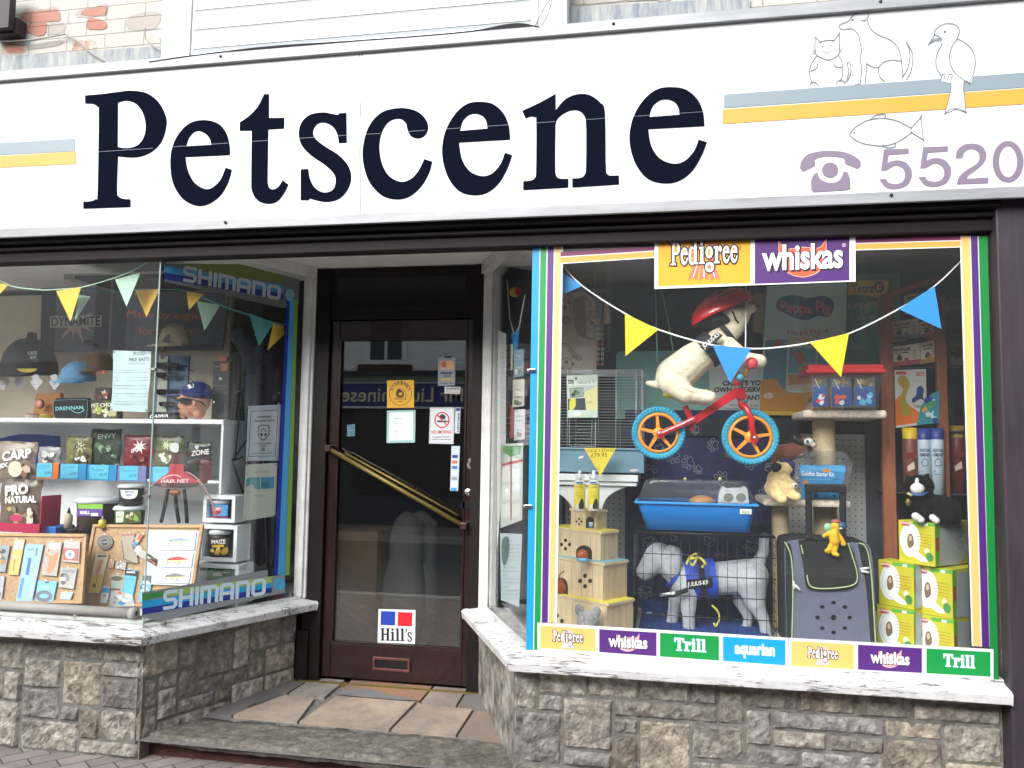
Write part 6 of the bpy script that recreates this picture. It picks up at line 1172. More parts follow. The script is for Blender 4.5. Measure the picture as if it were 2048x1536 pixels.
# ================================================================ wooden rack with packets
mk('rack_wood', '#96593c', .55, var=.2, vs=8, stretch=(4, 4, .8)); WY = .80
rk = thing('wooden_rack', 'brown wooden shelving frame at the right side of the right window', 'rack', at(1830, 1120, WY))
g = G(); zt5 = at(1770, 592, WY).z
for x0, x1, yb in ((1763, 1789, 1118), (1876, 1896, 1200)): g.box((at(x0, 800, WY).x, WY, SZ), (at(x1, 800, WY).x, WY+.04, zt5), 'rack_wood'); g.done('post', rk, bev=.003); g = G()
a = at(1766, 596, WY); b = at(1885, 548, WY); g.slab([at(x, y, WY-.004) for x, y in ((1762, 590), (1893, 546), (1893, 556), (1762, 602))], (0, -1, 0), .04, 'rack_wood'); g.done('top_rail', rk)
g = G(); g.box((at(1763, 800, WY).x, WY+.36, SZ), (at(1960, 800, WY).x, WY+.37, zt5), 'back_black')
for y in (676, 734, 860, 985): g.box((at(1780, y, WY+.05).x, WY+.045, at(1800, y, WY+.05).z-.006), (at(1960, y, WY+.05).x, WY+.35, at(1800, y, WY+.05).z), 'back_black')
g.done('shelf_boards', rk)
def flea(lab, x0, y0, x1, y1, c, seed):
    g = G(FR(WY+.06), .0006); g.pslab([(x0, y0+4), (x1, y0-4), (x1, y1-4), (x0, y1+2)], WY+.06, .03, '#fff4de'); g.txt('FRONTLINE', x0+3, y0+14, x1-(x1-x0)*.35, y0+10, 6, '#33363e', bold=.03); g.line([(x0+4, y0+17), (x1-(x1-x0)*.4, y0+14)], 1.6, '#33363e')
    g.pp([(x0, y1-7), (x1, y1-13), (x1, y1-4.5), (x0, y1+1.5)], c); g.pp(spl([(x0+8, y1-14), (x0+13, y1-22), (x0+18, y1-18), (x0+19, y1-11), (x0+11, y1-10)], 3), '#5a4a40'); g.pp(ell(x0+(x1-x0)*.52, y1-12, 5, 4, 12), c)
    for k in range(4): g.line([(x1-14, y0+12+k*5), (x1-7, y0+11.5+k*5)], 1, '#5a5e66')
    g.done('treatment_box', None, lab, 'medicine box', 'pale treatment boxes in the wooden rack')
flea('pale treatment box on the top shelf of the rack, mostly behind the blue pennant', 1812, 586, 1862, 626, '#c9a04a', 1); flea('pale treatment box with grey base, upper left in the rack', 1785, 640, 1838, 680, '#a9b4c0', 2); flea('pale treatment box with pink base, upper right in the rack', 1841, 640, 1877, 676, '#d88aa0', 3)
flea('pale treatment box with red base and black dog, lower left in the rack', 1785, 690, 1840, 731, '#d0566a', 4); flea('pale treatment box with orange base, lower right in the rack', 1842, 682, 1877, 726, '#e0a04a', 5)
def f(g):
    g.pp([(1791, 800), (1800, 790), (1820, 812), (1838, 824), (1840, 845), (1791, 852)], '#d9702c'); g.pp(spl([(1796, 756), (1806, 750), (1816, 758), (1820, 770), (1814, 785), (1812, 800), (1820, 815), (1822, 828), (1808, 832), (1800, 815), (1800, 795), (1806, 778), (1797, 768)], 4), '#a8912a')
    g.txt('GO!', 1832, 752, 1848, 751, 7, '#c23a3a', bold=.03); g.rect(1792, 743, 1812, 749, '#b5342e'); g.pp(spl([(1824, 798), (1832, 790), (1834, 776), (1842, 772), (1848, 780), (1846, 792), (1850, 804), (1844, 798), (1836, 800), (1826, 806)], 3), '#2c3f7a'); g.txt('THROW', 1828, 816, 1850, 815, 5, '#6a6c70', bold=.03); g.scrib(1826, 758, 1850, 764, '#6a6c70', 2, 3)
poster('grey backing card with a curved yellow throwing toy in the rack', 'toy card', WY-.004, [(1789, 740), (1852, 738), (1854, 848), (1792, 856)], '#c4c6c4', f, .004, 'toy_card')
def f(g): g.blotch(1842, 792, 1878, 848, ['#2f8fa8', '#e0a04a', '#2c3f9a', '#c9dfe2', '#4a9a6a'], 16, 10, 11)
poster('card of colourful teal toys overlapping the throwing toy card', 'toy card', WY-.012, [(1862, 788), (1879, 780), (1878, 846), (1834, 850), (1842, 812)], '#3a8f9c', f, .006, 'toy_card')
def can(x, yt, yb, w_, c, cap, lab, Y=WY-.02, txt_=None, dk='#1f2f6a'):
    t = thing('spray_can', lab, 'spray can', at(x, yb, Y), 'spray cans in the wooden rack'); o = at(x, yb, Y); s_ = pxm(Y); r = w_/2*s_; h = (yb-yt)*s_
    g = G(); g.lathe(o, [(0, 0), (r, .002), (r, h*.82), (r*.9, h*.85), (0, h*.85)], c, n=20); g.done('can', t); g = G(); g.lathe(o+Vector((0, 0, h*.83)), [(r*.98, 0), (r*.98, h*.17), (0, h*.17)], cap, n=20); g.done('cap', t)
    g = G(FR(Y-r-.001), .0004); y0 = yb-(yb-yt)*.8
    if txt_:
        for i, l in enumerate(txt_): g.txt(l, x-w_*.42, y0+8+i*9, x+w_*.42, y0+8+i*9, 6, dk, bold=.02)
        g.line([(x-6, y0+34), (x-6, y0+26), (x, y0+21), (x+6, y0+26), (x+6, y0+36), (x-5, y0+36)], 1.2, dk); g.scrib(x-8, y0+44, x+8, y0+56, '#2a6aa8', 2, 3, 1.5)
    else: g.quad((x-w_*.42, y0+12), (x+w_*.42, y0+12), (x+w_*.42, y0+22), (x-w_*.42, y0+22), '#7a2a30'); g.pp([(x-8, y0+40), (x+6, y0+30), (x+8, y0+44), (x-6, y0+50)], '#cfc4b4')
    g.done('label', t)
can(1822, 870, 985, 25, '#7d4a44', '#e0bd2a', 'brown spray can with yellow cap in the rack'); can(1850, 872, 990, 24, '#b9cbd8', '#2b3f8f', 'pale blue spray can with navy cap, left of its twin', txt_=['FRONTLINE', 'HOMEGARD']); can(1876, 872, 990, 24, '#bccedb', '#2b3f8f', 'pale blue spray can with navy cap, right beside the post', txt_=['FRONTLINE', 'HOMEGARD'])
can(1917, 868, 990, 27, '#6e2a2e', '#a8882a', 'dark red spray can with dull yellow cap right of the rack post', Y=WY+.1)
g = G(); g.box(at(1898, 600, .95)[:], (at(1925, 600, .95).x, 1.2, at(1900, 620, .95).z), '#9aa3a4'); g.done('small_carton', label='pale grey carton behind the rack post, highest one', cat='carton', bev=.002)
g = G(); p0 = at(1900, 670, .93); p1 = at(1925, 722, .93); g.box(p0[:], (p1.x, 1.1, p1.z-.02), '#a39684'); g.lathe(at(1912, 704, .925), [(0, .004), (.03, .004), (.03, 0)], 'blackgloss', n=24, ax=(0, -1, 0)); g.done('speaker_box', label='beige box with dark round opening right of the rack', cat='box')
# ================================================================ leaflets behind the right splayed glass
nR = Vector(((BR_-DRP).y, -(BR_-DRP).x, 0)).normalized(); PR = (Vector((DRP.x, DRP.y, 0))-nR*.012, nR)
def leaflet(lab, quad_, draw, m='#d9dcda', cat='leaflet', nm='leaflet'):
    g = G(PR, .0004); V = [hit(x, y, PR[0], nR) for x, y in quad_]; g.slab(V, nR, .001, m); draw(g); g.done(nm, None, lab, cat)
def f(g): g.pp([(1006, 892), (1042, 892), (1040, 908), (1022, 914), (1006, 905)], '#5f9a5a'); g.line([(1004, 930), (1045, 920)], 5, '#c24a55'); [g.quad((1005+19*i, 936+k*36), (1021+19*i, 934+k*36), (1020+19*i, 962+k*36), (1004+19*i, 964+k*36), '#efefec') or g.scrib(1006+19*i, 940+k*36, 1019+19*i, 958+k*36, '#5b6470', 4, k+i, .9) for i in (0, 1) for k in range(3)]; g.line([(1022, 915), (1022, 1040)], 1.6, '#a8434d')
leaflet('printed offer sheet with green header and red lines behind the corner glass', [(1002, 888), (1046, 886), (1044, 1040), (1001, 1056)], f)
def f(g): g.scrib(1006, 1078, 1040, 1200, '#7f9ab0', 16, 7, 1.0); g.pp(spl([(1004, 1080), (1016, 1074), (1018, 1100), (1010, 1130), (1004, 1120)], 3), '#6d7f7c')
leaflet('pale blue price sheet low behind the corner glass', [(1000, 1066), (1044, 1068), (1038, 1214), (1002, 1200)], f, '#cfdbe2')
def f(g): g.scrib(1001, 700, 1010, 880, '#8d97a0', 18, 9, .8)
leaflet('narrow crumpled white notice at the left edge of the corner glass', [(996, 660), (1012, 668), (1011, 890), (994, 1100)], f, '#d2d6d8')
g = G(); p = hit(1030, 584, PR[0]-nR*.06, nR); g.ball(p, (.03, .03, .028), '#c8a83a'); g.ball(p+Vector((.02, -.02, .0)), (.02, .02, .024), '#b5302a'); g.done('hanging_toy', label='small red and yellow ball toy hanging behind the corner glass', cat='toy')
g = G(); q = lambda x, y: hit(x, y, PR[0]-nR*.04, nR); g.tube([q(1014, 560), q(1020, 640), q(1028, 668)], .004, 'tape', n=4); g.tube([q(1050, 590), q(1038, 655), q(1030, 668)], .004, 'tape', n=4); g.done('hanging_ribbon', label='V of pale ribbon hanging behind the corner glass', cat='ribbon')
g = G(); g.slab([q(1021, 668), q(1038, 660), q(1030, 735)], nR, .002, 'bunt_blue'); g.done('side_pennant', label='narrow blue pennant below the ribbon behind the corner glass', cat='pennant')
g = G(); g.box(q(1017, 753)[:], (q(1017, 753)+Vector((.05, .03, -.07)))[:], '#cfd0cc'); g.done('plug_socket', label='white plug box on the wall behind the corner glass', cat='plug', bev=.003)
g = G(); g.tube([q(1004, 770), q(1006, 800), q(1003, 818)], [.006, .014, .003], 'bunt_yellow', n=8); g.done('yellow_toy', label='small curved yellow toy hanging at the corner glass', cat='toy')
g = G(); g.box((DR.x+.05, .99, SZ), (BR_.x+.02, 1.02, CEIL), 'back_black'); g.done('side_partition', label='dark partition behind the leaflets of the corner glass', cat='partition')

for i, (x0, y0, x1, y1, c, ic, lab) in enumerate(((1008, 690, 1024, 740, '#c9c4b4', '#8a3a34', 'cream hanging packet, topmost of those behind the corner glass'), (1028, 700, 1046, 752, '#7f98a8', '#e0e4e6', 'blue grey hanging packet beside the cream one behind the corner glass'),
        (1026, 760, 1047, 812, '#d4cfc6', '#3f6a4a', 'white packet with green print behind the corner glass'), (1008, 812, 1025, 876, '#b0635a', '#efe6dc', 'dull red packet low behind the corner glass'), (1029, 820, 1048, 878, '#cfd6d8', '#5a6a88', 'pale packet with blue print just above the offer sheet'))):
    g = G((PR[0]-nR*.03, nR), .0004); g.slab([hit(x, y, PR[0]-nR*.03, nR) for x, y in ((x0, y0), (x1, y0-2), (x1-1, y1), (x0-1, y1+3))], nR, .006, c); g.scrib(x0+2, y0+8, x1-3, y1-14, ic, 4, i, 2.2); g.blotch(x0+1, y1-16, x1-2, y1-2, [ic, '#8a8478'], 4, 7, i); g.done('hanging_packet', None, lab, 'packet', 'packets hung behind the corner glass')
# ================================================================ left window: glass stickers
nL = Vector(((DL-BL).y, -(DL-BL).x, 0)).normalized(); PL = (Vector((BL.x, BL.y, 0))+nL*.001, nL)
def PLo(d): return (Vector((BL.x, BL.y, 0))-nL*d, nL)
q2 = lambda l: [tuple([280+a[0]/4.266, 500+a[1]/4.266]+list(a[2:])) for a in l]
q4 = lambda l: [tuple([280+a[0]/3.657, 840+a[1]/3.657]+list(a[2:])) for a in l]
vb = thing('window_stripes', 'navy, blue and green vinyl stripes down the splayed left glass beside the door', 'sticker border', hit(570, 1150, *PL))
for c, t0, t1, b0, b1 in (('#1c2f9a', 573, 579.5, 547.5, 555), ('#4aa0dc', 580, 588.5, 555.5, 570), ('#7da845', 589, 596, 570.5, 579)): g = G(PL, .0005); g.quad((t0, 600), (t1, 600), (b1, 1150), (b0, 1150), c); g.done('stripe', vb)
SH = {'S': [[(1, .92), (.25, .92), (.1, .82), (.1, .62), (.25, .5), (.75, .5), (.9, .38), (.9, .18), (.75, .08), (0, .08)]], 'H': [[(.1, 1), (.1, 0)], [(.9, 1), (.9, 0)], [(.19, .5), (.81, .5)]], 'I': [[(.5, 1), (.5, 0)]], 'M': [[(.06, 0), (.06, .9), (.8, .9), (.94, .8), (.94, 0)], [(.5, .81), (.5, 0)]], 'A': [[(.1, 0), (.1, .8), (.25, .92), (.75, .92), (.9, .8), (.9, 0)], [(.19, .42), (.81, .42)]], 'N': [[(.1, 0), (.1, .92), (.75, .92), (.9, .8), (.9, 0)]], 'O': [[(.25, .08), (.1, .2), (.1, .8), (.25, .92), (.75, .92), (.9, .8), (.9, .2), (.75, .08)]]}
def shim(g, tl, tr, bl, br, m, wd):
    W = {'S': 1, 'H': 1, 'I': .25, 'M': 1.25, 'A': 1, 'N': 1, 'O': 1}; tot = sum(W[c] for c in 'SHIMANO')+6*.16; x = 0
    for c in 'SHIMANO':
        for st in SH[c]:
            pts = []
            for u, v in st:
                u2 = (x+(u*W[c] if c != 'I' else .125))/tot; T = (tl[0]+(tr[0]-tl[0])*u2, tl[1]+(tr[1]-tl[1])*u2); B = (bl[0]+(br[0]-bl[0])*u2, bl[1]+(br[1]-bl[1])*u2); pts.append((B[0]+(T[0]-B[0])*v, B[1]+(T[1]-B[1])*v))
            g.line(pts, wd, m, c == 'O')
        x += W[c]+.16
def f(g):
    g.pp(q2([(205, 120), (850, 120), (1360, 250), (1355, 462), (1218, 497), (205, 268)]), '#6d6f72'); g.pp(q2([(370, 118), (850, 120), (1225, 215), (1225, 280), (370, 175)]), '#6f7a45'); g.pp(q2([(205, 135), (1225, 300), (1225, 370), (205, 190)]), '#3f93c8'); g.pp(q2([(205, 190), (1225, 375), (1225, 425), (205, 250)]), '#20307f')
    shim(g, (368, 531), (562, 574), (366, 562), (560, 600), '#b9bfc0', 6.4); g.pp(ell(580, 590, 9, 13, 18), '#7fa9bd')
sticker('sticker', 'long striped tackle brand sticker at the top of the splayed left glass', 'window sticker', PL, f)
def f(g):
    g.pp(q4([(15, 1262), (935, 1095), (935, 1145), (1060, 1130), (1060, 1262), (930, 1290), (150, 1470), (15, 1440)]), '#8b8f93'); g.pp(q4([(15, 1275), (175, 1248), (175, 1290), (15, 1325)]), '#3f8f4c'); g.pp(q4([(175, 1248), (965, 1145), (965, 1190), (175, 1290)]), '#a3c46a'); g.pp(q4([(15, 1325), (965, 1190), (965, 1225), (15, 1378)]), '#1fa3dc'); g.pp(q4([(15, 1378), (965, 1225), (965, 1262), (15, 1425)]), '#1a2f8f')
    shim(g, (328, 1182), (532, 1157), (326, 1220), (530, 1189), '#cfe6f2', 7); g.pp(q4(ell(1018, 1200, 44, 48, 22)), '#4fb0dc'); g.line(q4([(1042, 1165), (1010, 1195), (1000, 1235)]), 2, '#8b8f93')
sticker('sticker', 'long striped tackle brand sticker at the bottom of the splayed left glass', 'window sticker', PL, f)
def f(g):
    g.line([(502, 823), (556, 820), (551, 912), (497, 913)], 1, '#33383c', True); g.txt('Nottingham', 515, 836, 542, 835, 4.4, '#2c3034', bold=.02); g.txt('Piscatorial Society', 509, 844, 549, 842, 4.4, '#2c3034', bold=.02)
    g.line(spl([(517, 853, 1), (527, 850), (538, 852, 1), (538, 866), (534, 874), (526, 880), (518, 874), (516, 865)], 3), 1.6, '#22262a', True); g.line([(520, 864), (526, 857), (533, 864)], 1.3, '#22262a'); g.pp([(521, 866), (526, 868), (524, 873), (520, 870)], '#22262a'); g.pp([(529, 868), (534, 866), (533, 871), (529, 873)], '#22262a')
    g.txt('GET YOUR CLUB PERMIT', 509, 889, 543, 888, 2.6, '#33383c', bold=.02); g.txt('IN HERE', 520, 893, 533, 893, 2.4, '#33383c', bold=.02); g.txt('£6', 523, 901, 530, 901, 6, '#22262a', bold=.02); g.line([(504, 907), (546, 906)], .9, '#33383c')
    for x, y in ((501, 816), (557, 815), (495, 918), (553, 917)): g.pp(ell(x, y, 1.2, 1.2, 8), '#55595c')
def wsheet(lab, loop, draw, m, cat='notice'):
    g = G(PLo(.012), .0004); V = [hit(x, y, *PLo(.012)) for x, y in loop]; g.slab(V, nL, .001, m); draw(g); return g.done('notice', None, lab, cat)
wsheet('white club notice with black border and crest on the splayed left glass', [(497, 812), (562, 809), (557, 921), (492, 922)], f, '#b9c2cc')
def f(g):
    g.pp(q4(spl([(775, 440, 1), (800, 420), (878, 418, 1), (876, 505, 1), (840, 500), (820, 470), (776, 490, 1)], 3)), '#5f9aa3'); g.pp(q4([(885, 418), (982, 415), (980, 500), (884, 505)]), '#4a93b4'); g.pp(q4(spl([(888, 455), (920, 448), (950, 470), (940, 500), (900, 498)], 3)), '#2f8098'); g.scrib(491, 981, 548, 986, '#6f9aa0', 1, 3, 1); g.txt('fishing on the river', 508, 993, 530, 992, 2.4, '#444444'); g.txt('Club waters map', 507, 945, 535, 944, 2.2, '#444444')
    for x, y in ((495, 931), (551, 929), (490, 1037), (548, 1031)): g.pp(ell(x, y, 1.2, 1.2, 8), '#6a6e70')
wsheet('cream sheet with two small river maps below the club notice', [(492, 929), (555, 926), (551, 1032), (486, 1042)], f, '#c4c8bd')
# price list on the front glass
def f(g):
    g.txt('FROZEN', 266, 711, 293, 709, 6.5, '#6a7076', bold=.03); g.txt('PIKE BAITS', 258, 723, 299, 721, 6.5, '#6a7076', bold=.03)
    for i, y in enumerate((740, 745, 755, 761, 771, 777, 787, 793, 803, 808)): g.scrib(228, y-1.5, 270-(i % 3)*6, y+1.5, '#6f8088', 1, i, .8); g.scrib(286, y-2, 295, y+1, '#6f8088', 1, i+30, .9); g.line([(250, y+.5), (286, y)], .45, '#8fa4ab')
    g.line(curve([(232, 712), (240, 705), (250, 706)], 4), .8, '#b9d3da'); g.scrib(256, 725, 290, 728, '#6f8088', 1, 4)
    for x, y in ((228, 704), (298, 705), (223, 819), (292, 820)): g.pp(ell(x, y, 1.7, 1.7, 8), '#5c6468')
g = G(FR(.012), .0004); a = [at(x, y, .012) for x, y in spl([(226, 701, 1), (302, 703, 1), (300, 760), (296, 790), (295, 824, 1), (220, 822, 1), (224, 790), (226, 740)], 3)]; g.slab(a, (0, -1, 0), .001, '#b4c8cd'); f(g); g.done('price_list', label='white handwritten price list taped inside the front left glass', cat='price list')
g = G(); p = at(307, 738, -.003); g.box((p.x-.022, -.010, p.z-.005), (p.x+.012, .006, p.z+.005), 'steel'); g.done('glass_clip', label='upper steel clip at the left window corner', cat='glass clip'); g = G(); p = at(295, 992, -.003); g.box((p.x-.022, -.010, p.z-.005), (p.x+.012, .006, p.z+.005), 'steel'); g.done('glass_clip', label='lower steel clip at the left window corner', cat='glass clip')
# ---- bunting
mk('bunt_gold', '#f0c040', .55); mk('bunt_mint', '#b5d8c4', .55); mk('bunt_teal', '#4f9a9c', .5)
bl = thing('bunting', 'string of gold, mint and teal pennants across the left window', 'bunting', at(250, 640, .07)); LY = .07
g = G(); g.tube([at(x, y, LY) for x, y in curve([(-40, 555), (0, 562), (30, 574), (85, 580), (112, 579), (162, 575), (210, 562), (248, 549), (275, 536), (300, 520)], 4)], .0035, 'bunt_mint', n=5); g.tube([at(x, y, .25) for x, y in curve([(160, 580), (230, 583), (290, 578), (372, 582), (405, 595)], 4)], .0025, 'bunt_teal', n=4)
g.tube([hit(x, y, *PLo(.05)) for x, y in curve([(405, 595), (440, 610), (498, 630), (548, 645), (572, 650)], 4)], .005, 'bunt_teal', n=4); g.done('string', bl)
for c, p, Y in (('gold', [(-25, 560), (16, 570), (0, 588)], LY), ('gold', [(112, 582), (162, 574), (141, 643)], LY-.006), ('mint', [(157, 590), (181, 593), (150, 641)], .12), ('mint', [(230, 559), (281, 545), (253, 613)], LY), ('gold', [(270, 580), (319, 578), (293, 634)], .16), ('gold', [(372, 581), (407, 589), (378, 619)], .3)): g = G(); g.pslab(p, Y, .0012, 'bunt_'+c); g.done('flag', bl)
for c, p, d in (('mint', [(394, 602), (441, 610), (409, 661)], .08), ('teal', [(498, 626), (548, 646), (518, 692)], .03), ('gold', [(547, 647), (568, 652), (568, 669), (535, 701)], .05)): g = G(); g.slab([hit(x, y, *PLo(d)) for x, y in p], nL, .0012, 'bunt_'+c); g.done('flag', bl)
# ================================================================ back of the left display
mk('back_cream', '#ecdfca', .85, var=.06, vs=3); BYL = 1.30
g = G(); g.box((-5.2, BYL, SZ), (at(459, 700, BYL).x, BYL+.04, 2.62), 'back_cream'); g.done('partition', label='cream plasterboard wall at the back of the left window display', cat='partition')
g = G(FR(1.24), .0004); g.pbox(459, 560, 640, 1300, 1.24, .03, 'mesh_black'); V = []; Fc = []
for y in range(600, 1120, 7):
    for x in range(462, 520, 7): i = len(V); V += [(x-1, y-1), (x+1, y-1), (x+1, y+1), (x-1, y+1)]; Fc.append((i, i+1, i+2, i+3))
g.lay(V, Fc, '#5a5048'); g.done('pegboard', label='dark pegboard behind the fishing nets beside the door', cat='pegboard')
mk('board_slate', '#7c808a', .8, var=.08, vs=6)
def f(g):
    g.quad((84, 580), (113, 579), (108, 703), (80, 703), '#2c3140'); g.line([(222, 577), (213, 702)], 1, '#22252c')
    star = []
    cx, cy = 150, 645
    for i, (a, r) in enumerate(((200, 45), (215, 16), (235, 18), (250, 14), (320, 16), (332, 44), (350, 18), (10, 20), (28, 40), (40, 17), (58, 24), (68, 46), (85, 16), (100, 32), (112, 16), (130, 48), (150, 16), (170, 20))): star.append((cx+r*math.cos(R(a)), cy+r*math.sin(R(a))))
    g.pp(star, '#e8c0b4'); g.quad((101, 633), (204, 631), (202, 653), (99, 656), '#d8d8d4'); g.txt('DYNAMITE', 103, 652, 200, 650, 17, '#2c2f33', bold=.02)
    g.txt('Made by anglers', 253, 634, 418, 640, 15, '#f08a6a', slant=.15); g.txt('for anglers', 277, 668, 386, 670, 15, '#f08a6a', slant=.15)
poster('dark slate board with starburst logo and orange handwriting on the back wall', 'sign board', 1.26, [(84, 574), (460, 566), (443, 700), (80, 704)], 'board_slate', f, .02, 'sign_board')
g = G(); g.box(at(128, 548, .5)[:], (at(330, 548, .5).x, 1.0, at(200, 556, .5).z+.0), 'steel'); g.box(at(150, 552, .49)[:], (at(330, 552, .49).x, .9, at(200, 557, .49).z), 'beam_dark'); g.done('ceiling_fitting', label='unlit flat fitting under the ceiling of the left window', cat='light fitting')
g = G(); p = at(178, 684, 1.1); g.ball(p, (.035, .03, .018), 'black'); g.tube([p, p+Vector((.03, .05, -.02))], .01, 'black', n=6); g.done('clip_lamp', label='small black unlit spotlight in front of the slate board', cat='lamp')
# cabinet
mk('white_board', '#e3e5e8', .5, var=.03, vs=3); KF = .66
cab = thing('shelf_unit', 'white open shelving unit in the left window display', 'shelf unit', at(250, 1200, KF))
xr = at(447, 842, KF).x; xl = at(-260, 842, KF).x; z1s = at(250, 842, KF).z; z2s = at(250, 962, KF).z
g = G(); g.box((xl, KF, z1s-.012), (xr, 1.28, z1s+.012), 'white_board'); g.done('top_shelf', cab, bev=.002)
g = G(); g.box((at(60, 962, KF).x, KF+.12, z2s-.008), (xr-.016, 1.26, z2s+.008), 'white_board'); g.done('middle_shelf', cab, bev=.002)
g = G(); g.box((xr-.014, KF+.004, SZ), (xr, 1.27, z1s-.013), 'white_board'); g.done('side_panel', cab); g = G(); g.box((xl, 1.262, SZ), (xr-.016, 1.275, z1s-.013), 'white_board'); g.done('back_panel', cab)
# ---- things on the top shelf
ty = .82
def cap(lab, cx, cy, w_, h_, Y, col, bx_, by_, brim=None, extra=None, tilt=0):
    """peaked cap: crown centre (cx, cy), brim towards (bx_, by_) in pixels"""
    k = pxm(Y); t = thing('cap', lab, 'cap', at(cx, cy+h_, Y)); m = 'cap'+col; mk(m, col, .9, var=.06, vs=20, bump=.3, bs=200); c = at(cx, cy+h_*.75, Y); H = h_*1.7*k; rx, ry = w_*k, w_*k*1.1
    def dome(sc_, z0, ph0, ph1, a0, a1, n=26, h=10):
        V = []
        for i in range(h+1):
            for q in range(n+1):
                ph = ph0+(ph1-ph0)*i/h; a = a0+(a1-a0)*q/n; r = math.sin(ph)**.8 if ph > 0 else 0; V.append(c+Vector((rx*sc_*r*math.cos(a), ry*sc_*r*math.sin(a), z0+H*sc_*math.cos(ph)*(1-.05*abs(math.sin(3*a))*math.sin(ph)))))
        return V, [(i*(n+1)+q, (i+1)*(n+1)+q, (i+1)*(n+1)+q+1, i*(n+1)+q+1) for i in range(h) for q in range(n)]
    g = G(); V, Fc = dome(1, 0, 0, math.pi/2, 0, 2*math.pi); g.add(V, Fc, m, True); V, Fc = dome(.97, 0, 0, math.pi/2, 0, 2*math.pi); g.add(V, [tuple(reversed(f)) for f in Fc], m, True); g.done('crown', t)
    g = G(); d = at(cx+bx_, cy+by_, Y)-at(cx, cy, Y); V = []; n = 18
    for i in range(n+1):
        u = -1+2*i/n; fwd = math.sqrt(max(0, 1-u*u))
        for q, e in ((0, 0), (.5, .5), (1, 1)): V.append(c+Vector((rx*.92*u*(1-.1*e)+d.x*.5*e*fwd, -ry*math.sqrt(max(0, 1-(.92*u)**2))-ry*.75*e*fwd, -.002-abs(d.z)*.22*e*fwd-.012*u*u*e)))
    K = len(V); V += [v-Vector((0, 0, .004)) for v in V]; Fc = [(i*3+q, i*3+q+1, (i+1)*3+q+1, (i+1)*3+q) for i in range(n) for q in (0, 1)]; Fc += [tuple(K+k for k in reversed(f)) for f in Fc]+[(i*3+2, K+i*3+2, K+(i+1)*3+2, (i+1)*3+2) for i in range(n)]
    g.add(V, Fc, m, True); g.done('brim', t)
    g = G(); g.ball(c+Vector((0, 0, H)), .006, m, n=8); g.done('button', t)
    if extra: g = G(FR(Y-w_*k*1.12), .001); extra(g); g.done('badge', t)
    return t
def f(g): g.pp(ell(54, 737, 20, 8, 14, 0, 180), '#d8c04a')
cap('large dark grey cap with yellow badge at the left end of the top shelf', 58, 712, 55, 46, 1.02, '#55545a', 0, 60, extra=f)
cap('pale blue cap on the top shelf', 156, 742, 35, 24, ty, '#6fa3cf', -6, 40); 
cap('brown cap with orange letters beside the pale blue cap', 200, 720, 27, 24, ty+.05, '#6f5440', -10, 40, extra=lambda g: g.txt('eSP', 183, 749, 214, 748, 7, '#e0703a', bold=.01))
cap('khaki and brown cap hung above the sunglasses', 348, 668, 30, 26, .72, '#a89e8c', -34, 42, extra=lambda g: (g.pp(spl([(322, 704), (326, 680), (338, 668), (338, 690), (334, 712), (322, 718)], 3), '#4a3630'), g.line(ell(325, 697, 3, 3, 10), 1, '#e8e4dc', True)))
def small(lab, cat, x0, y0, x1, y1, Y, d, m, draw=None, nm='packet', bev=.002):
    g = G(FR(Y), .0005); g.pbox(x0, y0, x1, y1, Y, d, m)
    if draw: draw(g)
    return g.done(nm, None, lab, cat)
def f(g): g.txt('SYNDICATE', 35, 710, 74, 709, 6, '#d8dcd4', bold=.03); g.txt('CARP XT', 34, 719, 72, 718, 6, '#d8dcd4', bold=.02)
small('dark green line spool box with black hanger on the large grey cap', 'line box', 32, 700, 76, 724, .90, .04, '#2d4638', f, 'line_box')
g = G(); g.pslab(spl([(51, 688, 1), (54, 668), (60, 664), (70, 666), (72, 672), (69, 690, 1)], 3), .91, .01, 'black'); g.done('display_hanger', label='black plastic hanger standing behind the green line box', cat='hanger')
for i, x in enumerate((2, 35, 68, 105)):
    g = G(FR(.86)); g.pslab([(x-8, 764), (x+6, 752+i % 2), (x+18, 762), (x+4, 781)], .86, .001, '#dfe3e4'); g.pslab([(x-6, 752), (x+5, 748), (x+12, 752), (x-2, 759)], .87, .001, '#dfe3e4'); g.scrib(x-2, 764, x+10, 770, '#6a7278', 2, i, .8)
    g.done('price_tag', None, 'folded white price tag hanging below the big grey cap, '+('leftmost', 'second from left', 'third from left', 'rightmost')[i], 'price tag', 'white price tags over the top shelf')
g = G(FR(.9)); g.pslab([(72, 788), (120, 786), (124, 835), (66, 835)], .9, .03, '#a8713a'); g.done('orange_box', label='dull orange box leaning on the top shelf', cat='box')
def tin(lab, cx, y0, y1, w_, Y, m, top): g = G(); o = at(cx, y1, Y); k = pxm(Y); g.lathe(o, [(0, 0), (w_*k/2, 0), (w_*k/2, (y1-y0)*k*.8), (w_*k/2*1.05, (y1-y0)*k*.8), (w_*k/2*1.05, (y1-y0)*k), (0, (y1-y0)*k)], m, n=24, mats=[m, m, top, top, top]); return g.done('bait_tin', None, lab, 'bait tin')
tin('red and white bait tin at the left end of the top shelf', 64, 826, 839, 27, .74, '#e4e0dc', '#b03a44'); tin('yellow labelled bait tin beside the red and white one', 92, 828, 839, 25, .74, '#d8c050', '#b9a040')
g = G(); p = at(80, 808, .85); g.lathe(p, [(0, .012), (.024, .012), (.026, 0), (0, 0)], '#d88a84', n=22, ax=(0, -1, 0)); g.lathe(p+Vector((0, .004, 0)), [(0.02, .004), (.030, .004), (.030, 0)], 'black', n=22, ax=(0, -1, 0)); g.done('round_tin', label='round pink tin standing on its edge before the orange box', cat='tin')
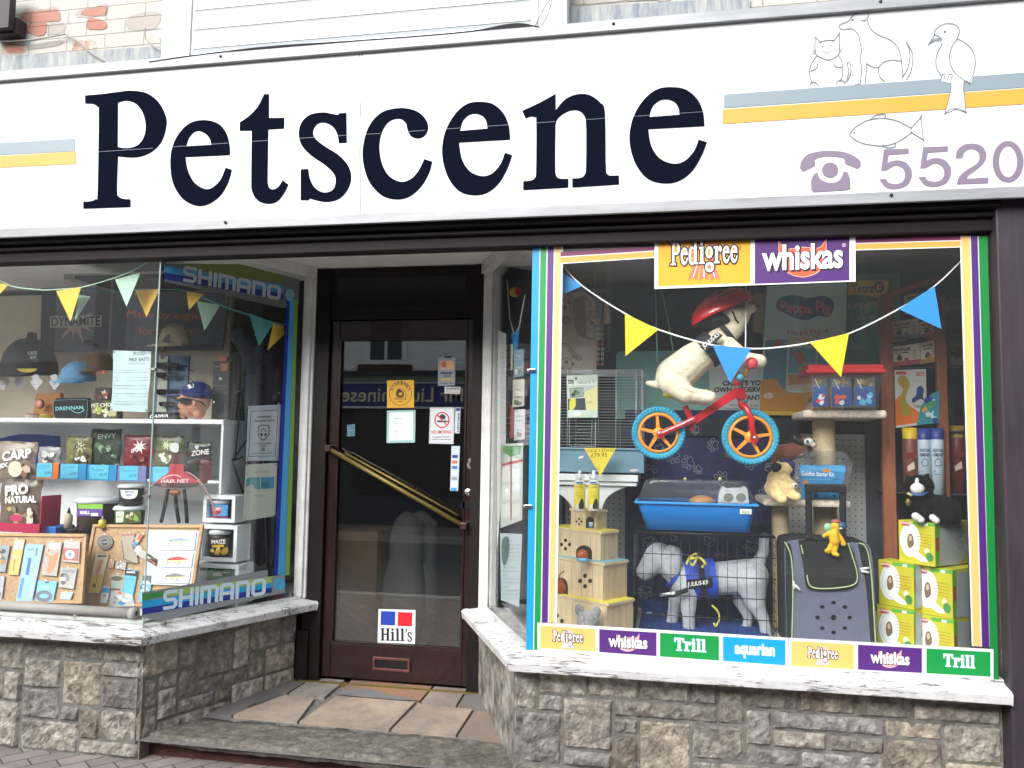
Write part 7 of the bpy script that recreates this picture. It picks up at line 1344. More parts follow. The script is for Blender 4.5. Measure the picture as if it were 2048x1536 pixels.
def f(g): g.line(spl([(111, 801), (170, 799), (175, 806), (173, 830), (166, 838), (116, 839), (108, 832), (107, 808)], 3), 1, '#3f7f86', True); g.txt('DRENNAN', 111, 821, 166, 818, 7, '#7fd0d8', bold=.01); g.line(curve([(142, 820), (155, 826), (168, 820), (160, 815)], 4), 1, '#7fd0d8')
g = G(FR(.70), .0006); g.pslab(spl([(112, 796, 1), (170, 795, 1), (177, 810), (175, 836, 1), (110, 838, 1), (105, 812)], 3), .70, .05, 'mesh_black'); f(g); g.done('tackle_pouch', label='black tackle pouch with turquoise lettering on the top shelf', cat='pouch', bev=.004)
def f(g): g.blotch(178, 802, 234, 838, ['#6f7a3c', '#b9b48a', '#3c3a30', '#a8b84a', '#e0ddc8'], 26, 9, 2); g.txt('PST CHOPS', 182, 815, 232, 812, 7, '#e8e6da', bold=.03); g.blotch(192, 776, 220, 799, ['#3a2a26', '#a04a44', '#c9b9a4'], 8, 8, 6)
small('stack of camouflage printed bait cartons on the top shelf', 'bait carton', 178, 801, 235, 839, .72, .05, '#4a4a3a', f, 'bait_carton'); small('dark printed carton standing behind the camouflage cartons', 'bait carton', 190, 775, 222, 801, .76, .03, '#3c302c', lambda g: g.blotch(192, 778, 220, 799, ['#6f4a40', '#a04a44', '#c9b9a4', '#33333a'], 9, 8, 6), 'bait_carton')
small('black carton with white lettering below the sunglasses', 'carton', 296, 824, 350, 839, .70, .06, 'black', lambda g: g.txt('DAIWA', 299, 836, 336, 834, 6, '#e8eaec', bold=.03, slant=.3), 'carton')
small('tall black carton at the right end of the top shelf', 'carton', 425, 722, 457, 838, .84, .04, '#2b2b2e', lambda g: (g.quad((441, 727), (456, 727), (454, 742), (442, 742), '#b0704a'), g.scrib(428, 729, 440, 735, '#c9ccd0', 2, 3), g.rect(438, 755, 444, 760, '#c9ccd0'), g.scrib(430, 768, 454, 790, '#8a8d92', 3, 5)), 'carton')
small('small orange carton on top of the tall black carton', 'carton', 438, 714, 453, 723, .84, .03, '#b9624a', None, 'carton')
# sunglasses stand
st = thing('sunglasses_stand', 'blue grey display stand of sunglasses on the top shelf', 'sunglasses stand', at(345, 838, .76)); mk('stand_blue', '#4f6c86', .5)
g = G(); g.pslab([(312, 705), (378, 712), (372, 838), (306, 838)], .80, .015, 'stand_blue'); g.pslab([(318, 712), (336, 712), (332, 836), (312, 836)], .788, .006, '#b0b0a8'); g.done('back_card', st)
def shades(cx, cy, w_, Y, par, nm='sunglasses', lab=None):
    k = pxm(Y); g = G(); P0 = lambda x, y, dy=0: at(cx+x*w_, cy+y*w_, Y)+Vector((0, dy, 0))
    for sx in (-.30, .30): g.pslab([(cx+(sx+u)*w_, cy+v*w_) for u, v in spl([(-.24, -.10), (0, -.15), (.24, -.10), (.22, .08), (.05, .16), (-.18, .12)], 3)], Y-.004, .006, 'blackgloss')
    g.tube([P0(-.55, -.1), P0(0, -.14, -.003), P0(.55, -.1)], .0022, 'black', n=5); g.tube([P0(.55, -.1), P0(.8, 0, .03), P0(.98, .28, .07)], .002, 'black', n=5)
    return g.done(nm, par, lab)
for cy in (731, 750, 784, 808): shades(334, cy, 40 if cy < 800 else 30, .765, st)
# mannequin head
hd = thing('mannequin_head', 'mannequin head in navy cap and dark sunglasses at the end of the top shelf', 'mannequin', at(390, 840, .76)); mk('skin_tone', '#c9927c', .5, var=.05, vs=6); my = .76; mk_ = pxm(my); H_ = lambda x, y, dy=0: at(x, y, my)+Vector((0, dy, 0))
skin([('e', H_(390, 800), (34*mk_, 26*mk_, 32*mk_)), ('e', H_(378, 812), (20*mk_, 19*mk_, 24*mk_)), ('c', H_(370, 822), H_(366, 830), 10*mk_, 8*mk_), ('c', H_(364, 803), H_(359.5, 812), 4*mk_, 4.5*mk_), ('e', H_(361, 821), (4.5*mk_, 7*mk_, 2.4*mk_)), ('e', H_(362, 825), (4*mk_, 6*mk_, 2*mk_)), ('c', H_(396, 812), H_(398, 824), 16*mk_, 14*mk_), ('e', H_(402, 808, -25*mk_), (4*mk_, 3*mk_, 8*mk_)), ('e', H_(364, 797, -8*mk_), (5*mk_, 10*mk_, 3*mk_))], 'skin_tone', .003, 2, 'head', hd)
g = G(); g.ball(H_(359.5, 823.2), (3.4*mk_, 6*mk_, 1.2*mk_), '#a0403a', n=10); g.done('lips', hd)
mk('cap_navy', '#1d2c66', .9, bump=.3, bs=200); skin([('e', H_(394, 785), (33*mk_, 29*mk_, 24*mk_)), ('e', H_(396, 790), (34*mk_, 30*mk_, 14*mk_))], 'cap_navy', .004, 2, 'cap_crown', hd)
mk('cap_peak', '#33437e', .9); skin([('e', H_(355, 791), (24*mk_, 22*mk_, 4.5*mk_))], 'cap_peak', .003, 2, 'cap_peak', hd)
g = G(FR(my-30*mk_), .001); g.pp([(374, 770), (380, 768), (384, 775), (378, 778)], '#e8eaf0'); g.line(curve([(384, 767), (387, 770), (385, 776)], 3), 1.2, '#e8eaf0'); g.done('cap_logo', hd)
g = G(); g.pslab(spl([(359, 797), (372, 795), (382, 798), (380, 806), (370, 809), (360, 805)], 3), my-.078, .008, 'blackgloss'); g.tube([H_(380, 799, -.074), H_(400, 800, -.078), H_(416, 806, -.06), H_(421, 814, -.045)], .0045, 'black', n=6); g.tube([H_(359, 798, -.06), H_(357, 799, 0)], .003, 'black', n=5); g.done('dark_glasses', hd)
# ---- middle shelf: bait bags in trays
by = .80
def bag(lab, x0, y0, x1, y1, Y, base, draw=None, seed=0, th=.03):
    """crimped foil bag, puffed in the middle"""
    g = G(FR(Y), .0005); nx, ny = 10, 12; V = []; rd = random.Random(seed); a = at(x0, y0, Y); b = at(x1, y1, Y)
    for s_ in (-1, 1):
        for j in range(ny+1):
            for i in range(nx+1):
                u, v = i/nx, j/ny; pf = (math.sin(math.pi*u)**.5)*(math.sin(math.pi*v)**.5); cr_ = noise.noise(Vector((u*5+seed, v*5, s_)))*.006*(.3+pf)
                V.append((a.x+(b.x-a.x)*(u+.02*math.sin(v*9+seed)), Y+s_*(th*.5*pf)+cr_, a.z+(b.z-a.z)*(v+.012*math.sin(u*8+seed))))
    K = (nx+1)*(ny+1); Fc = []
    for s_ in (0, 1):
        for j in range(ny):
            for i in range(nx): k = s_*K+j*(nx+1)+i; q = (k, k+nx+1, k+nx+2, k+1); Fc.append(q if s_ == 0 else tuple(reversed(q)))
    for i in range(nx): Fc.append((i, i+1, K+i+1, K+i)); k = ny*(nx+1)+i; Fc.append((k+1, k, K+k, K+k+1))
    for j in range(ny): k = j*(nx+1); Fc.append((k+nx+1, k, K+k, K+k+nx+1)); k += nx; Fc.append((k, k+nx+1, K+k+nx+1, K+k))
    mn = 'bag'+base
    if mn not in MATS: mk(mn, base, .28, var=.12, vs=25, bump=.7, bs=30)
    g.add(V, Fc, mn, True)
    if draw: g.l = th*.5+.004; draw(g)
    return g.done('bait_bag', None, lab, 'bait bag', 'foil bait bags in the left window')
def starb(g, cx, cy, r, m, seed=0):
    rd = random.Random(seed); g.pp([(cx+(r if i % 2 else r*.4)*rd.uniform(.8, 1.1)*math.cos(i*math.pi/8), cy+(r if i % 2 else r*.4)*rd.uniform(.8, 1.1)*math.sin(i*math.pi/8)) for i in range(16)], m)
bag('silver foil bait bag in the orange tray', 78, 893, 120, 936, by, '#8f8f92', lambda g: g.blotch(82, 898, 116, 928, ['#e8e8ea', '#4a4a4c', '#c9c9cc'], 9, 9, 1), 1)
bag('olive bait bag with pale starburst in the second tray', 134, 872, 182, 932, by, '#77754a', lambda g: (starb(g, 160, 893, 14, '#d8d4b0', 1), g.txt('ZIG', 146, 898, 166, 896, 8, '#2c2c26', bold=.03), g.blotch(138, 904, 176, 926, ['#e0dfd8', '#8a865a', '#3c3a2c'], 10, 8, 2)), 2)
bag('tall dark green bait bag with pale lettering', 184, 858, 241, 932, by+.02, '#3c4a3c', lambda g: (g.txt('ENVY', 196, 878, 232, 876, 9, '#a8bfa4', bold=.02), g.blotch(190, 884, 236, 920, ['#5f7a5c', '#2c3a30', '#8aa58a'], 14, 9, 3)), 3)
bag('dark red bait bag with white starburst', 250, 870, 305, 934, by, '#7a2c34', lambda g: (starb(g, 279, 893, 15, '#ecdfdc', 3), g.txt('SPOD', 262, 906, 284, 900, 7, '#e8e4e4', bold=.03), g.blotch(256, 908, 300, 926, ['#3c1c20', '#a04a50'], 7, 8, 4)), 4)
bag('olive and yellow bait bag behind the landing net label', 312, 871, 366, 938, by, '#5c6040', lambda g: (starb(g, 332, 890, 12, '#cfd0a8', 5), g.pp(spl([(340, 888), (356, 886), (356, 904), (342, 902)], 3), '#d0d4d4'), g.blotch(316, 900, 345, 930, ['#dfe3d6', '#77804a'], 9, 8, 5)), 5)
bag('black and white bait bag right of the others on the middle shelf', 374, 883, 422, 920, by, '#2e2c2e', lambda g: (g.txt('ZONE', 382, 912, 418, 908, 10, '#e4e4e6', bold=.02), g.blotch(378, 888, 400, 900, ['#c9c9cc', '#5a5a5c'], 5, 8, 6)), 6)
tin('dark purple bait pot at the right of the middle shelf', 384, 918, 966, 28, .80, '#4a3f48', '#2a262a'); tin('red brown bait pot at the right end of the middle shelf', 411, 918, 966, 23, .80, '#9a4a4c', '#6a3034')
for i, (x0, x1, c, w_) in enumerate(((76, 119, '#d8762c', 'orange'), (118, 171, '#2f93c9', 'blue, under the olive bag'), (175, 232, '#2a8cc4', 'blue, under the tall green bag'), (236, 291, '#7a7aa8', 'lilac, under the red bag'), (303, 350, '#3a90c4', 'blue, behind the net label'))):
    t = thing('shelf_tray', 'small bait tray on the middle shelf, '+w_, 'tray', at((x0+x1)/2, 960, .77), 'trays on the middle shelf'); yy = 925+i*2; a, b = at(x0, yy, .77), at(x1, yy+33, .77); m_ = c; g = G(); g.box((a.x, .77, b.z), (b.x, .775, a.z), m_); g.box((a.x, .775, b.z), (a.x+.004, .90, a.z), m_); g.box((b.x-.004, .775, b.z), (b.x, .90, a.z), m_); g.box((a.x+.004, .775, b.z), (b.x-.004, .90, b.z+.004), m_); g.done('tray', t)
    g = G(FR(.768), .0008); xa, xb = x0-2+6*(i > 0), x1-14; g.quad((xa, yy+1), (xb, yy+1), (xb-2, yy+30), (xa-1, yy+29), '#5fbfe0'); g.scrib(xa+3, yy+5, xb-5, yy+13, '#16384a', 2, i, 1); g.txt('£3.45', (xa+xb)/2, yy+23, xb-4, yy+22, 5, '#16384a'); g.done('price_label', t)
g = G(); g.pslab(spl([(-10, 880, 1), (40, 868), (110, 872, 1), (112, 940, 1), (-10, 950, 1)], 3), 1.05, .05, '#2c4a94'); g.done('tackle_bag', label='blue fabric bag at the left behind the bait bags', cat='bag', bev=.01)
# ---- large bags, tubs and bottles in the lower left
bag('big silver and brown groundbait bag with white lettering, upper one at the left', -30, 882, 70, 968, .44, '#8a7a70', lambda g: (g.txt('CARP', 4, 922, 62, 914, 17, '#efefef', bold=.04), g.txt('MIX', -8, 938, 16, 933, 8, '#efefef', bold=.04), g.pp(ell(30, 938, 14, 16, 16), '#d8cdbb'), g.blotch(42, 926, 66, 958, ['#5a3a30', '#8a6050', '#c9b0a0'], 9, 10, 3)), 7, .06)
bag('big bait bag with bold white lettering standing in the pink crate', 4, 958, 80, 1052, .42, '#6f6258', lambda g: (g.txt('PRO', 10, 991, 56, 986, 18, '#f2f2f2', bold=.05), g.txt('NATURAL', 10, 1006, 72, 1004, 12, '#f2f2f2', bold=.05), g.blotch(10, 1010, 70, 1048, ['#8a8a70', '#b9a46a', '#6a4a3a', '#d8d0c0'], 16, 12, 4), g.pp(ell(32, 1036, 13, 7, 16), '#c23a6a')), 8, .06)
g = G(); 
for a0, b0, x0, x1 in ((.36, .365, -60, 84), (.50, .505, -60, 84)): p, q = at(x0, 1000, a0), at(x1, 1000, a0); g.box((p.x, a0, at(20, 1064, .36).z), (q.x, b0, at(20, 1046, .36).z), '#b3274e')
p = at(84, 1000, .36); g.box((p.x-.005, .36, at(20, 1064, .36).z), (p.x, .505, at(20, 990, .36).z), '#b3274e'); g.done('pink_crate', label='pink plastic crate holding the big bait bags', cat='crate')
def tub_(lab, cx, y0, y1, w_, Y, body, draw):
    t = thing('bait_tub', lab, 'bait tub', at(cx, y1, Y)); k = pxm(Y); r = w_/2*k; h = (y1-y0)*k; o = at(cx, y1, Y); g = G(); g.lathe(o, [(0, 0), (r*.88, 0), (r*.94, h*.84), (0, h*.84)], body, n=28); b_ = g.done('tub', t); g = G(); g.lathe(o+Vector((0, 0, h*.82)), [(r*.95, 0), (r*1.04, .003), (r*1.04, h*.1), (r*.92, h*.18), (0, h*.18)], '#c9cdd2', n=28); g.done('lid', t)
    g = G(FR(Y-r*.97), .0006); draw(g); g.done('label', b_)
tub_('large bait bucket with pale lid and green and purple label', 193, 990, 1058, 86, .52, '#4a3a34', lambda g: (g.quad((156, 1007), (206, 1008), (204, 1033), (153, 1032), '#6a4a9a'), g.quad((156, 1007), (206, 1008), (205, 1018), (155, 1017), '#8ac04a'), g.txt('KRILL', 160, 1028, 180, 1028, 6, '#ffffff', bold=.03), g.rect(182, 1026, 196, 1032, '#e8e8ec')))
tub_('small bait tub with blue and white label on top of the green labelled tub', 262, 966, 1009, 54, .50, '#3c3a40', lambda g: (g.pp(spl([(241, 980, 1), (276, 980, 1), (272, 994), (258, 998), (244, 994)], 3), '#e4e8ee'), g.txt('SPOD', 250, 986, 268, 986, 4, '#1f3f8a', bold=.03), g.txt('MIX', 253, 992, 264, 992, 4, '#1f3f8a', bold=.03)))
tub_('bait tub with green label under the small tub', 258, 1009, 1058, 64, .50, '#3a3430', lambda g: (g.quad((230, 1021), (282, 1022), (282, 1046), (230, 1047), '#3f5a30'), g.quad((232, 1023), (248, 1023), (246, 1044), (232, 1045), '#e4ecd8'), g.txt('NUT', 234, 1036, 245, 1036, 5, '#4a8a2c', bold=.03), g.blotch(250, 1024, 280, 1044, ['#8aa84a', '#c9c0a0', '#5a4a3a'], 9, 8, 2)))
def bot(lab, cx, y0, y1, w_, Y, m, capm): g = G(); k = pxm(Y); r = w_/2*k; h = (y1-y0)*k; g.lathe(at(cx, y1, Y), [(0, 0), (r, 0), (r, h*.6), (r*.4, h*.72), (r*.4, h*.75), (r*.45, h*.76), (r*.12, h), (0, h)], m, n=16, mats=[m, m, m, capm, capm, capm, capm]); g.done('dropper_bottle', None, lab, 'bottle')
bot('small bottle with black nozzle and beige label beside the big bucket', 136, 1012, 1056, 17, .42, '#b9ae96', 'black'); bot('short bottle with grey nozzle and yellow band before the big bucket', 204, 1030, 1056, 15, .38, '#c9b84a', '#8a8d92'); bot('small bottle with grey top before the green labelled tub', 254, 1020, 1056, 14, .44, '#6f6f6a', 'black')
g = G(); a, b = at(45, 1058, .40), at(112, 1050, .40); g.box((a.x, .40, at(70, 1068, .40).z), (b.x, .55, at(70, 1052, .40).z), '#2c6fc4'); g.ball(at(75, 1050, .46), (.012, .012, .016), '#2c6fc4', n=10); g.done('blue_case', label='blue plastic case behind the left cork board', cat='tackle case', bev=.006)
g = G(); a, b = at(92, 1060, .46), at(182, 1060, .46); g.box((a.x, .46, SZ), (b.x, .60, at(130, 1058, .46).z), 'black'); g.done('black_case', label='black tackle case under the small bottles', cat='tackle case', bev=.006)
# ---- cork boards with packets
mk('cork', '#b99a78', .9, var=.15, vs=60, bump=.5, bs=200); mk('oak', '#b98f62', .5, var=.12, vs=8, stretch=(1, 1, 5))
def corkboard(lab, loop, Y, lean, nm='cork_board'):
    """framed board leaning back: bottom edge at depth Y, top edge 'lean' deeper"""
    tl, tr, br, bl_ = loop; zb3 = at((bl_[0]+br[0])/2, (bl_[1]+br[1])/2, Y); zt3 = at((tl[0]+tr[0])/2, (tl[1]+tr[1])/2, Y+lean)
    h = Vector((0, lean, zt3.z-zb3.z)); n = Vector((0, -h.z, h.y)).normalized(); n = n if n.y < 0 else -n; o = Vector((0, Y, zb3.z)); t = thing(nm, lab, 'cork board', hit(*bl_, o, n))
    V = [hit(*p, o, n) for p in loop]; g = G(); g.slab(V, n, .008, 'cork'); g.done('cork', t); c = sum(V, Vector())/4; g = G()
    for i in range(4):
        a, b = V[i], V[(i+1) % 4]; e = (b-a).normalized(); ins = n.cross(e); ins = ins if ins.dot(c-a) > 0 else -ins; w_ = .016
        g.slab([p+n*.010 for p in (a+e*0, b, b+ins*w_-e*w_, a+ins*w_+e*w_)], n, .016, 'oak')
    g.done('frame', t); return (o, n)
c1 = corkboard('framed cork board of hanging tackle packs at the far left of the window', [(-60, 1066), (175, 1069), (166, 1208), (-70, 1204)], .10, .14); c2_ = corkboard('framed cork board with lure cards, right of the other cork board', [(188, 1049), (408, 1050), (384, 1212), (158, 1214)], .30, .10)
PK = 0
def pack(pl, lab, loop, m, draw=None, clear=True, th=.006):
    o, n = pl; o2 = o+n*.012; g = G((o2, n), .0005); g.slab([hit(*p[:2], o2, n) for p in loop], n, th, m)
    if draw: draw(g)
    x = sum(p[0] for p in loop)/len(loop); y = min(p[1] for p in loop); g.l = .004; g.pp(ell(x, y-1, 1.6, 1.4, 8), '#e8e8ea')
    return g.done('tackle_pack', None, lab, 'tackle pack', 'packets pinned on the cork boards')
pack(c1, 'yellow card with a small gold lure on the left cork board', [(29, 1080), (50, 1078), (36, 1150), (17, 1149)], '#e0b060', lambda g: (g.quad((30, 1082), (48, 1081), (45, 1098), (27, 1099), '#d8d4cc'), g.line([(30, 1112), (27, 1142)], 1.6, '#a8522c'), g.pp(ell(30, 1114, 4, 5, 10), '#e8c890')))
pack(c1, 'long pale blue blister pack with a blue brush on the left cork board', [(51, 1089), (87, 1089), (64, 1202), (32, 1202)], '#8fb6e0', lambda g: (g.line([(60, 1116), (54, 1150)], 6, '#2c5fa0'), g.line([(46, 1156), (38, 1196)], 6, '#3f86c9'), g.line([(80, 1092), (60, 1196)], 4, '#a9c6e6'), g.line([(74, 1096), (72, 1112)], 4, '#5f7f9a'), g.txt('brush', 55, 1100, 68, 1100, 4, '#2c4a78')))
pack(c1, 'clear pack with an orange handled tool on the left cork board', [(93, 1084), (124, 1084), (113, 1152), (82, 1150)], '#a8a09a', lambda g: (g.quad((99, 1087), (119, 1087), (118, 1098), (98, 1098), '#e4e4e8'), g.pp(spl([(90, 1104), (103, 1112), (114, 1104), (116, 1112), (106, 1142), (94, 1144), (98, 1118), (90, 1110)], 3), '#d08058'), g.line([(96, 1104), (98, 1098)], 3, '#c0522c')))
pack(c1, 'clear pack with a round white and red spool on the left cork board', [(129, 1080), (160, 1082), (158, 1126), (125, 1123)], '#b0a8a4', lambda g: (g.quad((127, 1096), (158, 1098), (157, 1122), (126, 1120), '#a05a58'), g.pp(ell(140, 1109, 9, 9, 18), '#e8e4e0'), g.pp(ell(140, 1109, 4, 4, 12), '#3f8ab0'), g.line([(130, 1084), (150, 1088)], 2, '#d8d8dc')))
pack(c1, 'clear pack with a small black reel on the left cork board', [(122, 1135), (154, 1137), (147, 1178), (117, 1174)], '#a9a8a6', lambda g: (g.blotch(121, 1146, 146, 1172, ['#2c2c30', '#4a4a50', '#7a7c80'], 9, 9, 3), g.rect(120, 1155, 131, 1161, '#eceef0'), g.quad((124, 1138), (150, 1140), (149, 1146), (123, 1145), '#8a8a90')))
pack(c1, 'blue card with a grey lead ring on the left cork board', [(76, 1161), (114, 1163), (106, 1203), (70, 1202)], '#6fb4d8', lambda g: (g.line(ell(88, 1192, 13, 8, 20), 7, '#5a6678', True), g.txt('tape', 82, 1176, 98, 1176, 4, '#e4f0f6'), g.rect(90, 1163, 98, 1166, '#22303c')))
pack(c1, 'grey blister pack at the left edge of the window', [(-14, 1089), (20, 1091), (10, 1144), (-20, 1142)], '#8a969a', lambda g: g.blotch(-12, 1096, 12, 1138, ['#4a5a60', '#a8763c', '#c9d0d0', '#2c3a40'], 10, 10, 9))
pack(c1, 'small square clear pack low at the left edge of the window', [(-16, 1152), (9, 1152), (3, 1200), (-20, 1200)], '#a8a8b0', lambda g: g.blotch(-12, 1158, 2, 1196, ['#4a5a80', '#8a4a4a', '#d0d4dc'], 10, 9, 12))
pack(c1, 'small pale blue packet on the bottom edge of the left cork board', [(122, 1185), (146, 1184), (140, 1200), (120, 1198)], '#a9c4d2', None)
pack(c2_, 'round grey line spool pinned on the right cork board', ell(209, 1084, 16, 15, 20), '#7c7a74', lambda g: (g.line(ell(209, 1084, 12, 11, 20), 2, '#5a5852', True), g.pp(ell(209, 1084, 7, 6.5, 16), '#3c3c3c'), g.txt('X-LINE', 203, 1086, 215, 1085, 3, '#d8d8d8')), th=.02)
pack(c2_, 'cream and yellow lure card on the right cork board', [(192, 1108), (217, 1109), (198, 1186), (176, 1186)], '#e6d8b8', lambda g: (g.quad((184, 1150), (207, 1150), (198, 1184), (177, 1184), '#e6c468'), g.rect(195, 1110, 214, 1114, '#6a6460'), g.pp([(197, 1120), (208, 1120), (196, 1150), (190, 1150)], '#dfa894'), g.line([(200, 1132), (192, 1165)], 1, '#5a5040'), g.pp(ell(189, 1171, 3.4, 5, 10), '#7a7a3a')))
pack(c2_, 'clear bag with a bent metal tool on the right cork board', [(242, 1066), (268, 1066), (276, 1126), (248, 1124)], '#a59a8c', lambda g: (g.line([(243, 1082), (248, 1118), (270, 1128)], 2.2, '#5c5a58'), g.quad((243, 1068), (267, 1067), (267, 1071), (243, 1072), '#a86a5a')))
pack(c2_, 'orange topped float with clear tube lying across the board edge', [(262, 1086), (276, 1068), (286, 1070), (272, 1092), (322, 1122), (314, 1134), (268, 1106)], '#b8b4ac', lambda g: (g.line([(283, 1068), (276, 1080)], 7, '#e05a34'), g.line([(272, 1084), (268, 1092)], 7, '#3f8ab4'), g.quad((276, 1090), (284, 1096), (276, 1108), (268, 1102), '#e8e8e8'), g.line([(292, 1116), (312, 1128)], 3, '#9a4a30')), th=.012)
pack(c2_, 'tiny printed pack below the bent tool pack on the right cork board', [(218, 1121), (229, 1121), (226, 1136), (216, 1135)], '#c9a890', lambda g: g.scrib(219, 1124, 227, 1134, '#8a3a34', 3, 3, 1))
pack(c2_, 'clear bag of small metal clips on the right cork board', [(232, 1124), (252, 1126), (250, 1140), (230, 1136)], '#b9b6b0', lambda g: g.blotch(232, 1126, 250, 1138, ['#5a5c60', '#e0e0e0'], 6, 5, 3))
pack(c2_, 'pack of olive shot below the centre of the right cork board', [(222, 1148), (250, 1152), (247, 1178), (222, 1176)], '#aeb0a4', lambda g: (g.pp(ell(234, 1157, 12, 5, 14), '#5c5e48'), g.rect(226, 1166, 244, 1175, '#9ab4b0')))
pack(c2_, 'bright blue header pack low on the right cork board', [(250, 1138), (275, 1141), (266, 1190), (244, 1184)], '#5fb8dc', lambda g: (g.quad((250, 1139), (275, 1142), (273, 1153), (249, 1150), '#1c2228'), g.line(curve([(254, 1160), (262, 1156), (268, 1164)], 4), 1, '#1f6f98'), g.rect(253, 1143, 270, 1146, '#d8d8d8')))
pack(c2_, 'small blue and white pack at the bottom of the right cork board', [(206, 1174), (220, 1175), (213, 1206), (199, 1206)], '#e4e8ea', lambda g: (g.quad((206, 1175), (220, 1176), (218, 1186), (204, 1185), '#3f9ad0'), g.txt('B', 207, 1194, 212, 1194, 6, '#1f5f90')))
pack(c2_, 'crumpled clear bag with orange and blue bits at the bottom of the board', [(222, 1182), (262, 1180), (270, 1212), (216, 1214)], '#b0b4b4', lambda g: (g.pp(ell(240, 1186, 4, 3, 8), '#e0603c'), g.pp(ell(243, 1206, 8, 4, 10), '#3f7fc0'), g.blotch(224, 1188, 266, 1210, ['#d8dcdc', '#8a9498', '#c0c8c8'], 12, 8, 7), g.rect(250, 1188, 262, 1194, '#e8eaec')))
pack(c2_, 'pale blue pack with black hanger right of the bright blue pack', [(284, 1150), (304, 1151), (298, 1205), (276, 1204)], '#6fb0d2', lambda g: (g.quad((285, 1151), (303, 1152), (302, 1162), (284, 1161), '#5a6470'), g.blotch(279, 1166, 298, 1200, ['#c9dce4', '#2f6f9a'], 7, 8, 8)))
# white card with three lures
g = G((c2_[0]+c2_[1]*.012, c2_[1]), .0005); g.slab([hit(*p, c2_[0]+c2_[1]*.012, c2_[1]) for p in ((298, 1060), (398, 1062), (382, 1172), (286, 1168))], c2_[1], .003, '#d9e0e6'); g.done('white_card', label='large white card behind the three lure packs', cat='card')
def lure(lab, x0, y0, x1, y1, col, st_):
    o = c2_[0]+c2_[1]*.020; g = G((o, c2_[1]), .0005); g.slab([hit(*p, o, c2_[1]) for p in ((x0+2, y0), (x1, y0+1), (x1-4, y1), (x0-2, y1-1))], c2_[1], .006, '#e6eaee'); cx, cy = (x0+x1)/2+4, (y0+y1)/2; w_ = (x1-x0)*.32
    for k in (-.9, .1): g.line(curve([(cx+k*w_, cy+3), (cx+k*w_-2, cy+10), (cx+k*w_-8, cy+8), (cx+k*w_-7, cy+3)], 4), 1.1, '#5c5c5c'); g.line(curve([(cx+k*w_, cy+3), (cx+k*w_+3, cy+9), (cx+k*w_+7, cy+6)], 4), 1.1, '#5c5c5c')
    g.pp(spl([(cx-w_, cy), (cx-w_*.5, cy-5), (cx+w_*.2, cy-6), (cx+w_, cy-1, 1), (cx+w_*.3, cy+4), (cx-w_*.6, cy+4)], 4), col); g.pp(spl([(cx-w_*.9, cy+1), (cx-w_*.3, cy+1), (cx+w_*.9, cy), (cx+w_*.2, cy+3.6), (cx-w_*.6, cy+3.6)], 3), '#e4d89a'); g.pp(ell(cx-w_*.75, cy-1.2, 1.6, 1.6, 8), '#22262a'); g.txt('SALMO', cx-10, y0+7, cx+10, y0+6.5, 3.4, '#9aa4ac')
    g.done('lure_pack', None, lab, 'lure pack', 'lure packs on the white card')
lure('lure pack with silver blue fish on the white card, top one', 318, 1064, 392, 1100, '#8fa4b4', 0); lure('lure pack with red backed fish on the white card, middle one', 317, 1105, 386, 1134, '#c23a44', 1); lure('lure pack with grey brown fish on the white card, lowest one', 313, 1140, 381, 1166, '#7a7c74', 2)
# ---- white cube boxes with jars
mk('cube_white', '#e8ecf0', .45); CYB = .60
def cube(lab, x0, y0, x1, y1, Y, d=.13, t_=6):
    k = pxm(Y); a, b = at(x0, y0, Y), at(x1, y1, Y); w_ = t_*k; g = G(); z0, z1 = b.z, a.z
    g.box((a.x, Y, z0), (a.x+w_, Y+d, z1), 'cube_white'); g.box((b.x-w_, Y, z0), (b.x, Y+d, z1), 'cube_white'); g.box((a.x+w_, Y, z0), (b.x-w_, Y+d, z0+w_), 'cube_white'); g.box((a.x+w_, Y, z1-w_), (b.x-w_, Y+d, z1), 'cube_white'); g.box((a.x+w_, Y+d-.004, z0+w_), (b.x-w_, Y+d, z1-w_), '#8f949a')
    return g.done('display_cube', None, lab, 'display cube', 'white display cubes in a stack', bev=.0015)
cube('smallest white display cube, topmost of its stack', 407, 990, 469, 1046, CYB, .11, 8); cube('middle white display cube holding the dark jar', 399, 1049, 472, 1125, CYB-.01, .15, 8); cube('lowest white display cube holding a green packet', 393, 1127, 474, 1215, CYB-.02, .17, 8)
def jar(lab, cx, y0, y1, w_, Y, body, lidc, draw): tub_(lab, cx, y0, y1, w_, Y, body, draw)
jar('small jar with blue and red label in the top white cube', 440, 999, 1038, 34, CYB+.05, '#4a86b4', 'steel', lambda g: (g.quad((424, 1010), (456, 1010), (455, 1034), (425, 1034), '#4f9ad0'), g.quad((424, 1015), (444, 1013), (440, 1028), (425, 1029), '#b4343c'), g.txt('CORN', 426, 1022, 441, 1020, 6, '#f4f0f0', bold=.03), g.quad((425, 1032), (455, 1032), (455, 1036), (425, 1036), '#8a2c6a')))
jar('jar of maize with black and yellow label in the middle white cube', 438, 1056, 1116, 42, CYB+.05, '#3a342c', 'steel', lambda g: (g.quad((418, 1076), (459, 1076), (459, 1112), (418, 1112), '#2c2a2a'), g.txt('MAIZE', 423, 1088, 451, 1087, 8, '#e8e8ea', bold=.02), g.quad((424, 1090), (448, 1089), (448, 1094), (424, 1095), '#d8b43c'), g.blotch(420, 1094, 458, 1110, ['#d8b84a', '#e8d07a', '#b9923a'], 12, 8, 2)))
small('green packet with white label in the lowest white cube', 'packet', 404, 1134, 462, 1160, CYB+.06, .02, '#2f8a4a', lambda g: (g.rect(426, 1145, 444, 1152, '#e4ecf0'), g.line([(404, 1150), (440, 1134)], 3, '#4fae68')))
